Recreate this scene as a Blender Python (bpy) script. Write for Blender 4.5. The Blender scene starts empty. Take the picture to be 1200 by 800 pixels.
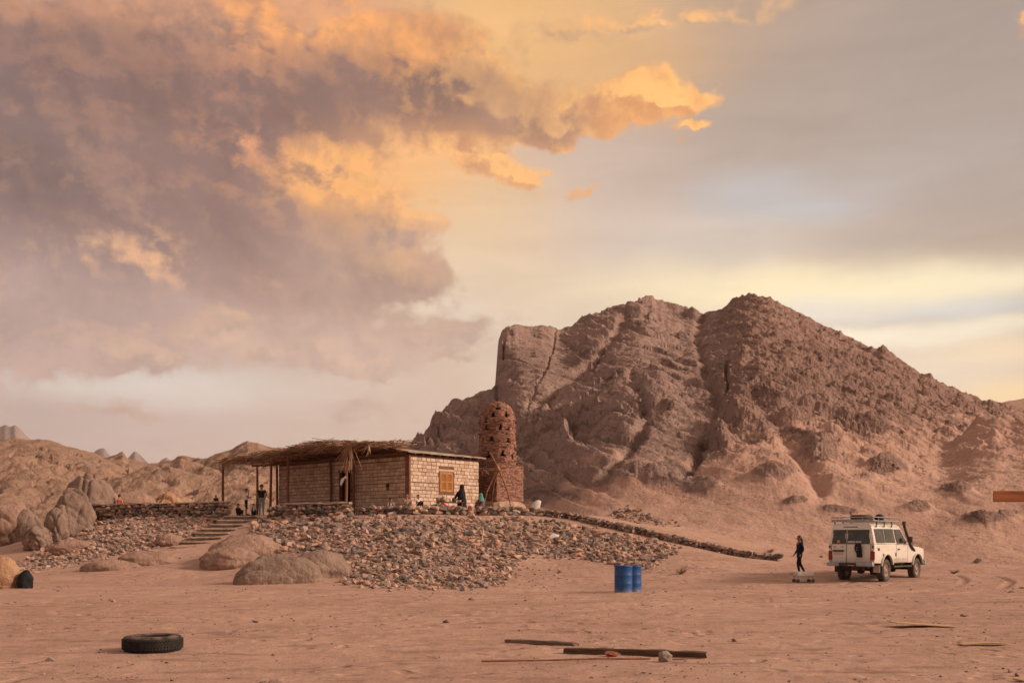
import bpy, bmesh, math, random
import numpy as np
from mathutils import Vector, Matrix
R = math.radians
rng = np.random.default_rng(7)
random.seed(7)
SC = bpy.context.scene
COL = SC.collection

# ------------------------------------------------------------------ camera
F = 1200.0            # focal length in photo pixels (36 mm on a 36 mm sensor, 1200 px wide)
HZ = 634.0            # photo row of the horizon
CH = 1.45             # eye height
cam_d = bpy.data.cameras.new('camera')
cam_d.lens = 36.0; cam_d.sensor_width = 36.0; cam_d.shift_y = (HZ - 400.0) / 1200.0
cam_d.clip_start = 0.1; cam_d.clip_end = 20000.0
cam = bpy.data.objects.new('camera', cam_d); COL.objects.link(cam)
cam.location = (0, 0, CH); cam.rotation_euler = (R(90), 0, 0)
SC.camera = cam
SC.view_settings.view_transform = 'Standard'
SC.view_settings.look = 'None'
SC.view_settings.gamma = 1.0
SC.view_settings.exposure = 0.15
SC.view_settings.use_curve_mapping = False
SC.cycles.use_denoising = True
SC.cycles.use_adaptive_sampling = True
SC.cycles.adaptive_threshold = 0.012
SC.cycles.adaptive_min_samples = 8
SC.cycles.max_bounces = 5
SC.cycles.diffuse_bounces = 3
SC.cycles.volume_bounces = 1

# ------------------------------------------------------------------ sun
SUN_EL = 26.0; SUN_AZ = 97.0           # azimuth clockwise from +Y
sl = bpy.data.lights.new('sun', 'SUN'); sl.energy = 3.5; sl.angle = R(13.0); sl.color = (1.0, 0.77, 0.60)
so = bpy.data.objects.new('sun', sl); COL.objects.link(so)
sd = Vector((math.sin(R(SUN_AZ)) * math.cos(R(SUN_EL)), math.cos(R(SUN_AZ)) * math.cos(R(SUN_EL)), math.sin(R(SUN_EL))))
so.rotation_euler = sd.to_track_quat('Z', 'Y').to_euler(); so.location = (60, -20, 60)

# ------------------------------------------------------------------ node helper
def s2l(c):
    c = c / 255.0
    return c / 12.92 if c <= 0.04045 else ((c + 0.055) / 1.055) ** 2.4
def rgb(r, g, b): return (s2l(r), s2l(g), s2l(b), 1.0)

class NT:
    """small expression layer over a node tree"""
    def __init__(s, tree): s.t = tree; s.n = tree.nodes; s.l = tree.links
    def put(s, sock, v):
        if isinstance(v, bpy.types.NodeSocket): s.l.new(v, sock)
        elif v is not None:
            try: sock.default_value = v
            except Exception: sock.default_value = tuple(v)[:len(sock.default_value)]
    def m(s, op, a, b=None, c=None, clamp=False):
        n = s.n.new('ShaderNodeMath'); n.operation = op; n.use_clamp = clamp
        for i, v in enumerate((a, b, c)):
            if v is not None: s.put(n.inputs[i], v)
        return n.outputs[0]
    def v(s, op, a, b=None, scale=None):
        n = s.n.new('ShaderNodeVectorMath'); n.operation = op
        s.put(n.inputs[0], a)
        if b is not None: s.put(n.inputs[1], b)
        if scale is not None: s.put(n.inputs['Scale'], scale)
        return n.outputs['Value'] if op in ('DOT_PRODUCT', 'LENGTH', 'DISTANCE') else n.outputs[0]
    def comb(s, x, y, z=0.0):
        n = s.n.new('ShaderNodeCombineXYZ')
        for i, v in enumerate((x, y, z)): s.put(n.inputs[i], v)
        return n.outputs[0]
    def sep(s, v):
        n = s.n.new('ShaderNodeSeparateXYZ'); s.put(n.inputs[0], v); return n.outputs
    def noise(s, vec, scale=5.0, detail=4.0, rough=0.5, dist=0.0, lac=2.0, out=0, dim='3D', typ=None):
        n = s.n.new('ShaderNodeTexNoise'); n.noise_dimensions = dim
        if typ: n.noise_type = typ
        s.put(n.inputs['Vector'], vec); s.put(n.inputs['Scale'], scale); s.put(n.inputs['Detail'], detail)
        s.put(n.inputs['Roughness'], rough); s.put(n.inputs['Distortion'], dist); s.put(n.inputs['Lacunarity'], lac)
        return n.outputs[out]
    def voro(s, vec, scale=5.0, feature='F1', out='Distance', rnd=1.0):
        n = s.n.new('ShaderNodeTexVoronoi'); n.feature = feature
        s.put(n.inputs['Vector'], vec); s.put(n.inputs['Scale'], scale); s.put(n.inputs['Randomness'], rnd)
        return n.outputs[out]
    def wave(s, vec, scale, dist, detail=2.0, dscale=1.0, direction='X', rough=0.5):
        n = s.n.new('ShaderNodeTexWave'); n.bands_direction = direction
        s.put(n.inputs['Vector'], vec); s.put(n.inputs['Scale'], scale); s.put(n.inputs['Distortion'], dist)
        s.put(n.inputs['Detail'], detail); s.put(n.inputs['Detail Scale'], dscale); s.put(n.inputs['Detail Roughness'], rough)
        return n.outputs['Fac']
    def mapr(s, v, a, b, c=0.0, d=1.0, smooth=True):
        n = s.n.new('ShaderNodeMapRange'); n.interpolation_type = 'SMOOTHSTEP' if smooth else 'LINEAR'
        s.put(n.inputs['Value'], v)
        for k, x in (('From Min', a), ('From Max', b), ('To Min', c), ('To Max', d)): s.put(n.inputs[k], x)
        return n.outputs[0]
    def mix(s, f, a, b, blend='MIX'):
        n = s.n.new('ShaderNodeMix'); n.data_type = 'RGBA'; n.blend_type = blend
        s.put(n.inputs[0], f); s.put(n.inputs[6], a); s.put(n.inputs[7], b)
        return n.outputs[2]
    def ramp(s, f, stops):
        n = s.n.new('ShaderNodeValToRGB'); s.put(n.inputs[0], f)
        e = n.color_ramp.elements
        while len(e) > 1: e.remove(e[-1])
        e[0].position = stops[0][0]; e[0].color = stops[0][1]
        for p, c in stops[1:]:
            k = e.new(p); k.color = c
        return n.outputs[0]
    def attr(s, name):
        n = s.n.new('ShaderNodeAttribute'); n.attribute_name = name; return n.outputs
    def bump(s, h, strength=0.5, dist=0.1, normal=None):
        n = s.n.new('ShaderNodeBump'); s.put(n.inputs['Height'], h); s.put(n.inputs['Strength'], strength); s.put(n.inputs['Distance'], dist)
        if normal is not None: s.put(n.inputs['Normal'], normal)
        return n.outputs[0]
# ------------------------------------------------------------------ world: evening sky with clouds
world = bpy.data.worlds.new('World'); SC.world = world; world.use_nodes = True
def build_sky():
    T = NT(world.node_tree)
    for n in list(T.n): T.n.remove(n)
    out = T.n.new('ShaderNodeOutputWorld'); bg = T.n.new('ShaderNodeBackground')
    T.l.new(bg.outputs[0], out.inputs[0])
    gen = T.n.new('ShaderNodeTexCoord').outputs['Generated']
    d = T.v('NORMALIZE', gen)
    x, y, z = T.sep(d)
    az = T.m('ARCTAN2', x, y)
    hor = T.m('SQRT', T.m('ADD', T.m('MULTIPLY', x, x), T.m('MULTIPLY', y, y)))
    el = T.m('DIVIDE', z, T.m('MAXIMUM', hor, 0.05))
    p0 = T.comb(az, el, 0.0)
    # gentle warps of the layout so that no edge follows a smooth ellipse
    w1 = T.v('SUBTRACT', T.noise(d, 7.0, 5.0, 0.55, out=1), (0.5, 0.5, 0.5))
    w2 = T.v('SUBTRACT', T.noise(d, 26.0, 4.0, 0.6, out=1), (0.5, 0.5, 0.5))
    pv = T.v('ADD', p0, T.v('MULTIPLY', w1, (0.10, 0.035, 0.0)))
    pc = T.v('ADD', p0, T.v('ADD', T.v('MULTIPLY', w1, (0.11, 0.085, 0.0)), T.v('MULTIPLY', w2, (0.055, 0.04, 0.0))))
    def ae(px, py):
        a = math.atan((px - 600.0) / F)
        return (a, (HZ - py) / F * math.cos(a), 0.0)
    def wgt(p, px, py, rx, ry):
        q = T.v('MULTIPLY', T.v('SUBTRACT', p, ae(px, py)), (F / rx, F / ry, 0.0))
        return T.m('POWER', 0.36788, T.v('DOT_PRODUCT', q, q))
    def field(p, pts, default, wdef):
        """normalised blend of colours placed on the sky"""
        acc = None; ws = None
        for (px, py, rx, ry, c) in pts:
            w = wgt(p, px, py, rx, ry)
            cv = T.v('SCALE', tuple(s2l(k) for k in c), scale=w)
            if acc is None:
                acc = T.v('ADD', cv, tuple(s2l(k) * wdef for k in default)); ws = T.m('ADD', w, wdef)
            else:
                acc = T.v('ADD', acc, cv); ws = T.m('ADD', ws, w)
        return T.v('SCALE', acc, scale=T.m('DIVIDE', 1.0, ws))
    def dens(p, pts):
        ws = None
        for (px, py, rx, ry, a) in pts:
            w = wgt(p, px, py, rx, ry)
            ws = T.m('MULTIPLY', w, a) if ws is None else T.m('MULTIPLY_ADD', w, a, ws)
        return ws
    # ---- high veil
    veil = field(pv, [
        (640, 40, 110, 60, (236, 184, 122)), (740, 60, 120, 60, (214, 168, 122)), (880, 20, 120, 60, (178, 154, 136)),
        (1020, 60, 150, 80, (166, 149, 138)), (1180, 40, 120, 90, (161, 145, 136)), (950, 140, 140, 60, (176, 158, 145)),
        (1150, 160, 130, 60, (172, 156, 146)), (720, 190, 100, 50, (196, 172, 156)), (890, 225, 60, 22, (192, 188, 188)),
        (1060, 190, 90, 30, (182, 170, 162)), (960, 245, 60, 16, (192, 190, 190)), (1010, 215, 90, 14, (190, 178, 170)), (1150, 240, 110, 40, (176, 160, 150)), (700, 260, 110, 50, (206, 184, 168)),
        (560, 250, 80, 50, (226, 190, 148)), (560, 330, 90, 60, (222, 196, 166)), (860, 290, 130, 30, (205, 190, 176)),
        (1020, 290, 110, 28, (190, 170, 154)), (1190, 288, 80, 24, (180, 157, 138)), (740, 335, 110, 26, (228, 206, 174)),
        (900, 330, 130, 20, (252, 231, 188)), (1060, 333, 120, 19, (255, 238, 196)), (1190, 320, 100, 17, (255, 240, 204)),
        (980, 362, 80, 13, (230, 219, 203)), (1150, 355, 80, 10, (216, 213, 207)), (1080, 392, 110, 10, (250, 235, 208)), (1200, 372, 80, 8, (248, 232, 204)),
        (1120, 425, 90, 22, (236, 216, 190)), (1190, 410, 60, 14, (246, 218, 176)), (1200, 460, 90, 16, (255, 220, 162)), (1090, 455, 60, 14, (222, 204, 188)),
        (640, 400, 90, 50, (214, 194, 172)), (500, 410, 90, 40, (207, 180, 160)), (540, 370, 40, 25, (220, 204, 188)),
        (100, 440, 120, 22, (214, 202, 192)), (260, 452, 110, 18, (212, 198, 186)), (400, 450, 90, 20, (204, 180, 163)), (330, 420, 120, 14, (194, 170, 157)),
        (60, 495, 120, 25, (190, 168, 158)), (260, 500, 120, 30, (199, 176, 164)), (440, 495, 90, 30, (203, 177, 161)),
        (230, 345, 60, 18, (226, 186, 148)), (60, 400, 90, 20, (190, 160, 150)), (300, 20, 120, 40, (228, 165, 120)), (100, 10, 120, 40, (205, 152, 122)),
        (460, 190, 90, 50, (238, 178, 118)), (150, 560, 300, 40, (192, 166, 156)), (700, 560, 400, 60, (208, 182, 160)), (1250, 540, 300, 60, (226, 196, 160)), (-300, 200, 300, 250, (165, 138, 128)), (1600, 200, 300, 250, (170, 152, 142)), (600, -500, 600, 300, (158, 138, 130)),
    ], (168, 144, 134), 0.004)
    # fine streaks across the veil
    ds = T.v('MULTIPLY', d, (2.2, 2.2, 11.0))
    st = T.noise(ds, 3.2, 6.0, 0.58, 0.6)
    veil = T.v('SCALE', veil, scale=T.mapr(st, 0.28, 0.72, 0.94, 1.06, False))
    nis = T.n.new('ShaderNodeTexSky'); nis.sky_type = 'NISHITA'; nis.sun_disc = False
    nis.sun_elevation = R(SUN_EL); nis.sun_rotation = R(SUN_AZ); nis.dust_density = 3.0; nis.air_density = 1.0
    nsk = T.v('SCALE', nis.outputs[0], scale=0.08)
    base = T.mix(0.965, nsk, veil)
    # ---- cloud bank
    BANK = [
        (-40, 170, 190, 120, 1.0), (120, 120, 150, 90, 0.95), (110, 250, 170, 60, 0.85), (300, 120, 120, 85, 0.95), (255, 255, 95, 75, 0.95),
        (420, 80, 90, 55, 0.95), (540, 85, 75, 42, 1.0), (470, 130, 90, 30, 0.7), (390, 300, 85, 55, 0.95), (470, 335, 75, 35, 0.85), (330, 340, 70, 30, 0.7),
        (625, 118, 55, 32, 0.95), (735, 108, 50, 26, 0.95), (800, 118, 38, 15, 0.85), (680, 140, 70, 20, 0.7), (600, 195, 26, 14, 0.65), (560, 170, 50, 25, 0.6),
        (45, 320, 120, 50, 0.85), (150, 320, 60, 35, 0.7), (40, 380, 80, 26, 0.55), (350, 200, 80, 50, 0.6), (480, 265, 40, 22, 0.6),
        (300, 400, 200, 18, 0.52), (490, 390, 110, 16, 0.48), (420, 420, 150, 12, 0.42), (160, 415, 120, 12, 0.40), (520, 430, 60, 8, 0.3), (120, 478, 110, 12, 0.28), (350, 472, 120, 12, 0.25), (1194, 40, 16, 13, 0.95), (668, 226, 26, 7, 0.38), (822, 152, 26, 7, 0.55),
        (790, 22, 110, 16, 0.34), (900, 18, 60, 12, 0.30), (690, 30, 70, 16, 0.30), (660, 160, 16, 8, 0.4), (-500, 200, 300, 200, 0.8), (250, -60, 300, 60, 0.55), (-200, 400, 150, 40, 0.5),
    ]
    def cloud_density(off):
        dd = T.v('ADD', d, off) if off else d
        q = T.v('ADD', pc, (off[0], off[2], 0.0)) if off else pc
        b = dens(q, BANK)
        n1 = T.noise(T.v('MULTIPLY', dd, (1.0, 1.0, 1.5)), 9.0, 9.0, 0.58, 0.25)
        n2 = T.noise(T.v('MULTIPLY', dd, (1.0, 1.0, 1.3)), 30.0, 7.0, 0.62, 0.3)
        return T.m('ADD', T.m('MULTIPLY_ADD', T.m('SUBTRACT', n1, 0.5), 1.45, b), T.m('MULTIPLY', T.m('SUBTRACT', n2, 0.5), 0.62))
    D0 = cloud_density(None)
    D1 = cloud_density((0.013, 0.0, 0.011))
    alpha = T.mapr(D0, 0.20, 0.54)
    lit = T.m('SUBTRACT', D0, D1)
    p1 = T.noise(d, 34.0, 5.0, 0.58, 0.25); p2 = T.noise(T.v('ADD', d, (0.007, 0.0, 0.006)), 34.0, 5.0, 0.58, 0.25)
    puff = T.m('SUBTRACT', p1, p2)
    # where the low sun reaches the cloud
    glow = dens(pc, [(760, 112, 80, 34, 1.0), (640, 185, 90, 40, 0.75), (600, 60, 70, 30, 0.4), (480, 55, 60, 40, 0.45), (780, 20, 120, 24, 0.55), (470, 150, 60, 14, 0.6), (560, 165, 90, 16, 0.75), (330, 190, 40, 24, 0.35), (520, 180, 110, 34, 0.5), (400, 222, 90, 28, 0.9), (385, 12, 45, 30, 0.95), (290, 20, 60, 40, 0.6),
                     (265, 150, 32, 32, 0.55), (150, 10, 60, 24, 0.5), (285, 75, 45, 30, 0.15), (160, 305, 70, 28, 0.6), (500, 245, 40, 24, 0.5), (480, 290, 45, 40, 0.3), (1196, 40, 30, 20, 1.0), (300, 410, 200, 20, 0.3), (20, 10, 40, 20, 0.4), (520, 112, 50, 18, 0.35), (100, 90, 60, 30, 0.08), (30, 300, 60, 40, 0.2), (822, 150, 40, 12, 0.8)])
    thin = T.mapr(D0, 0.30, 0.95, 1.0, 0.0)
    h = T.m('ADD', T.m('MULTIPLY', T.mapr(lit, -0.02, 0.24), T.m('MULTIPLY_ADD', glow, 1.05, 0.17)), T.m('MULTIPLY', glow, T.m('MULTIPLY_ADD', thin, 0.40, 0.06)), clamp=True)
    h = T.m('ADD', h, T.m('MULTIPLY', puff, T.m('MULTIPLY_ADD', glow, 2.5, 0.32)), clamp=True)
    shade = field(pv, [
        (30, 190, 130, 90, (124, 102, 99)), (250, 120, 130, 80, (130, 103, 97)), (250, 260, 90, 70, (144, 116, 109)), (540, 90, 90, 50, (134, 105, 96)),
        (420, 320, 110, 50, (174, 144, 130)), (60, 340, 120, 60, (176, 150, 142)), (860, 20, 150, 40, (190, 158, 132)), (640, 120, 50, 40, (166, 130, 110)), (760, 115, 60, 40, (214, 150, 98)), (560, 190, 90, 40, (208, 150, 110)),
        (400, 420, 250, 40, (190, 161, 147)), (420, 210, 80, 40, (190, 142, 112)), (100, 480, 250, 40, (186, 156, 145)), (300, 10, 200, 30, (165, 128, 112)),
    ], (150, 124, 116), 0.01)
    hot = field(pv, [(760, 110, 120, 60, (252, 188, 116)), (600, 180, 120, 60, (242, 182, 118)), (420, 220, 90, 50, (238, 172, 108)), (385, 10, 100, 60, (242, 166, 100)), (160, 310, 120, 60, (226, 174, 136)),
                     (260, 150, 60, 60, (214, 150, 112)), (100, 20, 150, 50, (206, 148, 114)), (480, 300, 60, 60, (226, 176, 132)), (400, 420, 250, 40, (216, 182, 152))], (226, 168, 122), 0.01)
    # soft rolls of light and dark inside the bank
    n3 = T.noise(d, 13.0, 6.0, 0.6, 0.5)
    shade = T.v('SCALE', shade, scale=T.mapr(n3, 0.28, 0.72, 0.84, 1.16, False))
    n4 = T.noise(d, 42.0, 6.0, 0.62, 0.3)
    shade = T.v('SCALE', shade, scale=T.mapr(n4, 0.3, 0.7, 0.96, 1.05, False))
    hot = T.v('SCALE', hot, scale=T.mapr(n4, 0.3, 0.7, 0.95, 1.06, False))
    ccol = T.mix(h, shade, hot)
    skyc = T.mix(T.m('MULTIPLY', alpha, 0.96), base, ccol)
    T.l.new(skyc, bg.inputs['Color']); bg.inputs['Strength'].default_value = 1.05
    # ---- the rest of the dome: the same broken cloud, with fewer layers
    bg2 = T.n.new('ShaderNodeBackground'); ms = T.n.new('ShaderNodeMixShader')
    dp = T.v('MULTIPLY', d, (1.0, 1.0, 2.2))
    m1 = T.noise(dp, 2.6, 4.0, 0.56)
    c2 = T.mix(T.mapr(m1, 0.40, 0.62), rgb(192, 168, 152), rgb(146, 120, 112))
    east = T.mapr(T.v('DOT_PRODUCT', d, tuple(sd)), 0.2, 1.0)
    c2 = T.mix(T.m('MULTIPLY', east, 0.6), c2, rgb(240, 200, 150))
    c2 = T.mix(T.mapr(m1, 0.36, 0.30), c2, rgb(190, 186, 190))
    T.put(bg2.inputs['Color'], c2)
    # weight of the detailed part: 1 around the open view to the north
    fa = T.mapr(T.m('ABSOLUTE', az), 0.52, 0.66, 1.0, 0.0)
    fe = T.mapr(el, 0.58, 0.74, 1.0, 0.0)
    fb = T.mapr(z, -0.08, -0.06, 0.0, 1.0)
    fac = T.m('MULTIPLY', T.m('MULTIPLY', fa, fe), fb)
    T.l.new(fac, ms.inputs[0]); T.l.new(bg2.outputs[0], ms.inputs[1]); T.l.new(bg.outputs[0], ms.inputs[2])
    T.l.new(ms.outputs[0], out.inputs[0])
    world.cycles.sampling_method = 'MANUAL'; world.cycles.sample_map_resolution = 512
build_sky()
# ------------------------------------------------------------------ numpy noise
_P = np.random.default_rng(11).permutation(512).astype(np.int64)
_P = np.concatenate([_P, _P, _P])
_G = np.random.default_rng(12).normal(size=(512, 3)); _G /= np.linalg.norm(_G, axis=1)[:, None]
def perlin(x, y, z):
    xi = np.floor(x).astype(np.int64); yi = np.floor(y).astype(np.int64); zi = np.floor(z).astype(np.int64)
    xf = x - xi; yf = y - yi; zf = z - zi
    xi &= 511; yi &= 511; zi &= 511
    u = xf * xf * xf * (xf * (xf * 6 - 15) + 10); v = yf * yf * yf * (yf * (yf * 6 - 15) + 10); w = zf * zf * zf * (zf * (zf * 6 - 15) + 10)
    def g(dx, dy, dz):
        h = _P[(_P[(_P[(xi + dx) & 511] + yi + dy) & 511] + zi + dz) & 511]
        q = _G[h]
        return q[..., 0] * (xf - dx) + q[..., 1] * (yf - dy) + q[..., 2] * (zf - dz)
    a = g(0,0,0); a = a + u * (g(1,0,0) - a)
    b = g(0,1,0); b = b + u * (g(1,1,0) - b)
    a = a + v * (b - a)
    c = g(0,0,1); c = c + u * (g(1,0,1) - c)
    e = g(0,1,1); e = e + u * (g(1,1,1) - e)
    c = c + v * (e - c)
    return (a + w * (c - a)) * 1.5
def fbm(x, y, z, oct=5, gain=0.5, lac=2.03):
    s = 0; a = 1.0; n = 0
    for _ in range(oct):
        s = s + a * perlin(x, y, z); n += a; a *= gain
        x = x * lac + 13.7; y = y * lac + 7.1; z = z * lac + 3.3
    return s / n
def ridged(x, y, z, oct=5, gain=0.5, lac=2.03):
    s = 0; a = 1.0; n = 0
    for _ in range(oct):
        s = s + a * (1 - 2 * np.abs(perlin(x, y, z))); n += a; a *= gain
        x = x * lac + 17.7; y = y * lac + 5.1; z = z * lac + 9.3
    return s / n
def cellular(x, y, z, seed=3):
    """F1, F2 and the id of the nearest feature point"""
    rg = np.random.default_rng(seed); off = rg.random((512, 3))
    xi = np.floor(x).astype(np.int64); yi = np.floor(y).astype(np.int64); zi = np.floor(z).astype(np.int64)
    f1 = np.full(x.shape, 9.0); f2 = np.full(x.shape, 9.0); idn = np.zeros(x.shape)
    for dx in (-1, 0, 1):
        for dy in (-1, 0, 1):
            for dz in (-1, 0, 1):
                h = _P[(_P[(_P[(xi + dx) & 511] + yi + dy) & 511] + zi + dz) & 511]
                o = off[h]
                dd = np.sqrt((xi + dx + o[..., 0] - x) ** 2 + (yi + dy + o[..., 1] - y) ** 2 + (zi + dz + o[..., 2] - z) ** 2)
                nw = dd < f1
                f2 = np.where(nw, f1, np.minimum(f2, dd)); idn = np.where(nw, h / 512.0, idn); f1 = np.where(nw, dd, f1)
    return f1, f2, idn
def sstep(a, b, x):
    t = np.clip((x - a) / (b - a), 0, 1); return t * t * (3 - 2 * t)
def spl(pts, x):
    p = np.array(pts, float)
    return np.interp(x, p[:, 0], p[:, 1])
def smax(a, b, k): 
    h = np.clip(0.5 + 0.5 * (a - b) / k, 0, 1)
    return b + (a - b) * h + k * h * (1 - h)

# ------------------------------------------------------------------ ground heights
def W(px, py, d): return ((px - 600.0) * d / F, d, CH + (HZ - py) * d / F)
def WZ(px, d, z): return ((px - 600.0) * d / F, d, z)
TF = 2.95                                   # terrace floor
_gc = []
for d_ in (2.5, 6, 10, 16, 23, 30):
    for px_ in (-500, 0, 400, 800, 1200, 1700): _gc.append(WZ(px_, d_, 0.0))
_gc += [WZ(1000, 37, 0), WZ(1150, 37, 0), WZ(1300, 38, 0), WZ(1500, 40, 0), WZ(850, 38, 0), W(735, 694, 32.6)]
_gc += [W(1100, 660, 55), W(1000, 657, 53), W(1000, 652, 62), W(1200, 657, 58), W(1350, 656, 58), W(900, 662, 47), W(950, 652, 58), W(915, 658, 45), W(850, 648, 47),
        W(800, 637, 48.5), W(740, 622, 51), W(690, 612, 53.5), W(760, 618, 57), W(700, 606, 60), W(800, 622, 68), W(900, 642, 72), W(1000, 648, 77), W(1200, 650, 77), W(640, 604, 56)]
for px_, d_ in ((600, 56), (540, 55.5), (480, 54), (420, 55), (340, 56.5), (280, 58.5), (200, 60.5), (130, 62.5), (620, 62), (560, 66), (400, 74), (300, 72), (200, 70), (480, 62), (380, 64)):
    _gc.append(WZ(px_, d_, TF))
_gc += [W(330, 686, 36.5), W(390, 689, 36.5), W(450, 690, 36.5), W(520, 689, 36.5), W(575, 687, 36.8), W(610, 680, 38), W(655, 664, 43.5), W(700, 664, 42.5), W(745, 668, 41.5), W(800, 655, 43),
        W(700, 640, 47.5), W(640, 632, 48.5), W(450, 645, 44.5), W(540, 645, 45), W(380, 640, 46.5),
        W(195, 645, 51.5), W(165, 652, 50.5), W(100, 661, 50), W(20, 669, 50), W(-60, 672, 50), W(270, 668, 45.5), W(300, 680, 40), W(150, 668, 46), W(60, 680, 41), W(260, 632, 53.5), W(110, 628, 56), W(50, 650, 56),
        W(-50, 655, 70), W(60, 640, 75), W(-250, 655, 80), W(0, 640, 100), W(150, 630, 90), W(300, 620, 100), W(500, 600, 100), W(700, 615, 100), W(950, 640, 105), W(1300, 645, 100), W(1600, 640, 80), W(1700, 650, 60), W(-500, 660, 60)]
for a_ in range(-180, 180, 20):
    _gc.append((160 * math.sin(R(a_)), 160 * math.cos(R(a_)), 0.5 if abs(a_) < 50 else 0.0))
for a_ in (70, 100, 130, 160, 190, 220, 250, 290):
    for r_ in (15, 45, 90): _gc.append((r_ * math.sin(R(a_)), r_ * math.cos(R(a_)), 0.0))
_gc = np.array(_gc)
def _tk(r2): return 0.5 * r2 * np.log(np.maximum(r2, 1e-9))
_n = len(_gc)
_A = np.zeros((_n + 3, _n + 3))
_dx = _gc[:, None, 0] - _gc[None, :, 0]; _dy = _gc[:, None, 1] - _gc[None, :, 1]
_A[:_n, :_n] = _tk(_dx ** 2 + _dy ** 2) + np.eye(_n) * 0.6
_A[:_n, _n] = 1; _A[:_n, _n + 1] = _gc[:, 0]; _A[:_n, _n + 2] = _gc[:, 1]; _A[_n:, :_n] = _A[:_n, _n:].T
_wt = np.linalg.solve(_A, np.concatenate([_gc[:, 2], np.zeros(3)]))
def tps(X, Y):
    X = np.asarray(X, float); Y = np.asarray(Y, float); sh = X.shape
    X = X.ravel(); Y = Y.ravel(); o = np.empty(X.shape)
    for i in range(0, len(X), 20000):
        a, b = X[i:i + 20000], Y[i:i + 20000]
        o[i:i + 20000] = _tk((a[:, None] - _gc[None, :, 0]) ** 2 + (b[:, None] - _gc[None, :, 1]) ** 2) @ _wt[:_n] + _wt[_n] + _wt[_n + 1] * a + _wt[_n + 2] * b
    return o.reshape(sh)
_ter = np.array([WZ(px_, d_, 0)[:2] for px_, d_ in ((612, 55.2), (540, 54.6), (478, 53.2), (415, 54.2), (340, 55.6), (300, 57.2), (255, 58.6), (190, 60.2), (118, 62.2), (150, 72), (300, 84), (520, 80), (600, 68))])
def poly_sd(P, X, Y):
    """signed distance to a polygon, positive inside"""
    X = np.asarray(X, float); Y = np.asarray(Y, float)
    d = np.full(X.shape, 1e9); ins = np.zeros(X.shape, bool)
    for i in range(len(P)):
        ax, ay = P[i]; bx, by = P[(i + 1) % len(P)]
        ex, ey = bx - ax, by - ay
        t = np.clip(((X - ax) * ex + (Y - ay) * ey) / (ex * ex + ey * ey), 0, 1)
        d = np.minimum(d, np.hypot(X - ax - t * ex, Y - ay - t * ey))
        c = (ay > Y) != (by > Y)
        with np.errstate(divide='ignore', invalid='ignore'):
            xx = ex * (Y - ay) / (ey if ey else 1e-9) + ax
        ins ^= c & (X < xx)
    return np.where(ins, d, -d)
def ground_z(X, Y, fine=True):
    X = np.asarray(X, float); Y = np.asarray(Y, float)
    r = np.hypot(X, Y)
    far = sstep(110, 170, r)
    z = tps(np.clip(X, -170, 170), np.clip(Y, -170, 170)) * (1 - far)
    flat = 1 - sstep(33, 40, r)
    z = z * (1 - flat) + np.where(Y > 25, np.minimum(z, 0.0), 0.0) * flat
    lump = fbm(X / 7.0, Y / 7.0, 0 * X + 2.5, 3)
    s = poly_sd(_ter, X, Y)
    out = 1 - sstep(-1.5, 0.0, s)
    z = z + lump * (0.05 + 0.22 * sstep(38, 60, r) * (1 - sstep(2, 4, r / 60))) * out
    k = sstep(-0.4, 0.8, s)
    z = z * (1 - k) + TF * k
    if fine:
        z = z + 0.025 * fbm(X / 0.9, Y / 0.9, 0 * X + 8, 3) + 0.012 * fbm(X / 0.22, Y / 0.22, 0 * X + 1, 2) * (1 - sstep(15, 40, r))
    return z
TRACKS = [[(12.9, 36.4), (10.5, 32.6), (6.0, 29.0), (-1.0, 26.4), (-10.0, 24.6), (-22.0, 24.0), (-40, 25.0)], [(19, 42), (17.5, 37.5), (14.0, 31.0), (8.0, 25.0), (0.0, 21.5), (-9.0, 19.8), (-20.0, 19.0)],
          [(30, 30.5), (18, 28.6), (8, 27.6), (-3, 28.2), (-14, 30.5), (-22, 35)], [(25, 17.6), (12, 16.9), (3, 17.3), (-6, 16.4), (-18, 15.4)]]
def rut_field(X, Y):
    """wheel ruts pressed into the sand: depth 0..1 and the thrown-up edge"""
    rut = np.zeros(X.shape); rim = np.zeros(X.shape)
    wv = 0.12 * perlin(X / 2.5, Y / 2.5, 0 * X + 4.4)
    for k, tr in enumerate(TRACKS):
        p = np.array(tr, float); tt = np.linspace(0, 1, len(p)); q = np.linspace(0, 1, 60)
        P = np.stack([np.interp(q, tt, p[:, 0]), np.interp(q, tt, p[:, 1])], 1)
        for _ in range(6): P[1:-1] = 0.25 * P[:-2] + 0.5 * P[1:-1] + 0.25 * P[2:]
        d = np.full(X.shape, 1e9)
        for a, b in zip(P[:-1], P[1:]):
            e = b - a; t = np.clip(((X - a[0]) * e[0] + (Y - a[1]) * e[1]) / (e @ e), 0, 1); d = np.minimum(d, np.hypot(X - a[0] - t * e[0], Y - a[1] - t * e[1]))
        u = np.abs(d + wv * 0.4 - 0.74); fade = 0.55 + 0.45 * (k < 2)
        keep = sstep(-0.45, 0.15, perlin(X / 4.0, Y / 4.0, 0 * X + k * 3.1))
        rut = np.maximum(rut, np.exp(-(u / 0.13) ** 4) * fade * keep); rim = np.maximum(rim, np.exp(-((u - 0.21) / 0.07) ** 2) * fade * keep)
    return rut, rim
def gz(x, y): return float(ground_z(np.array([x]), np.array([y]))[0])
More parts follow.
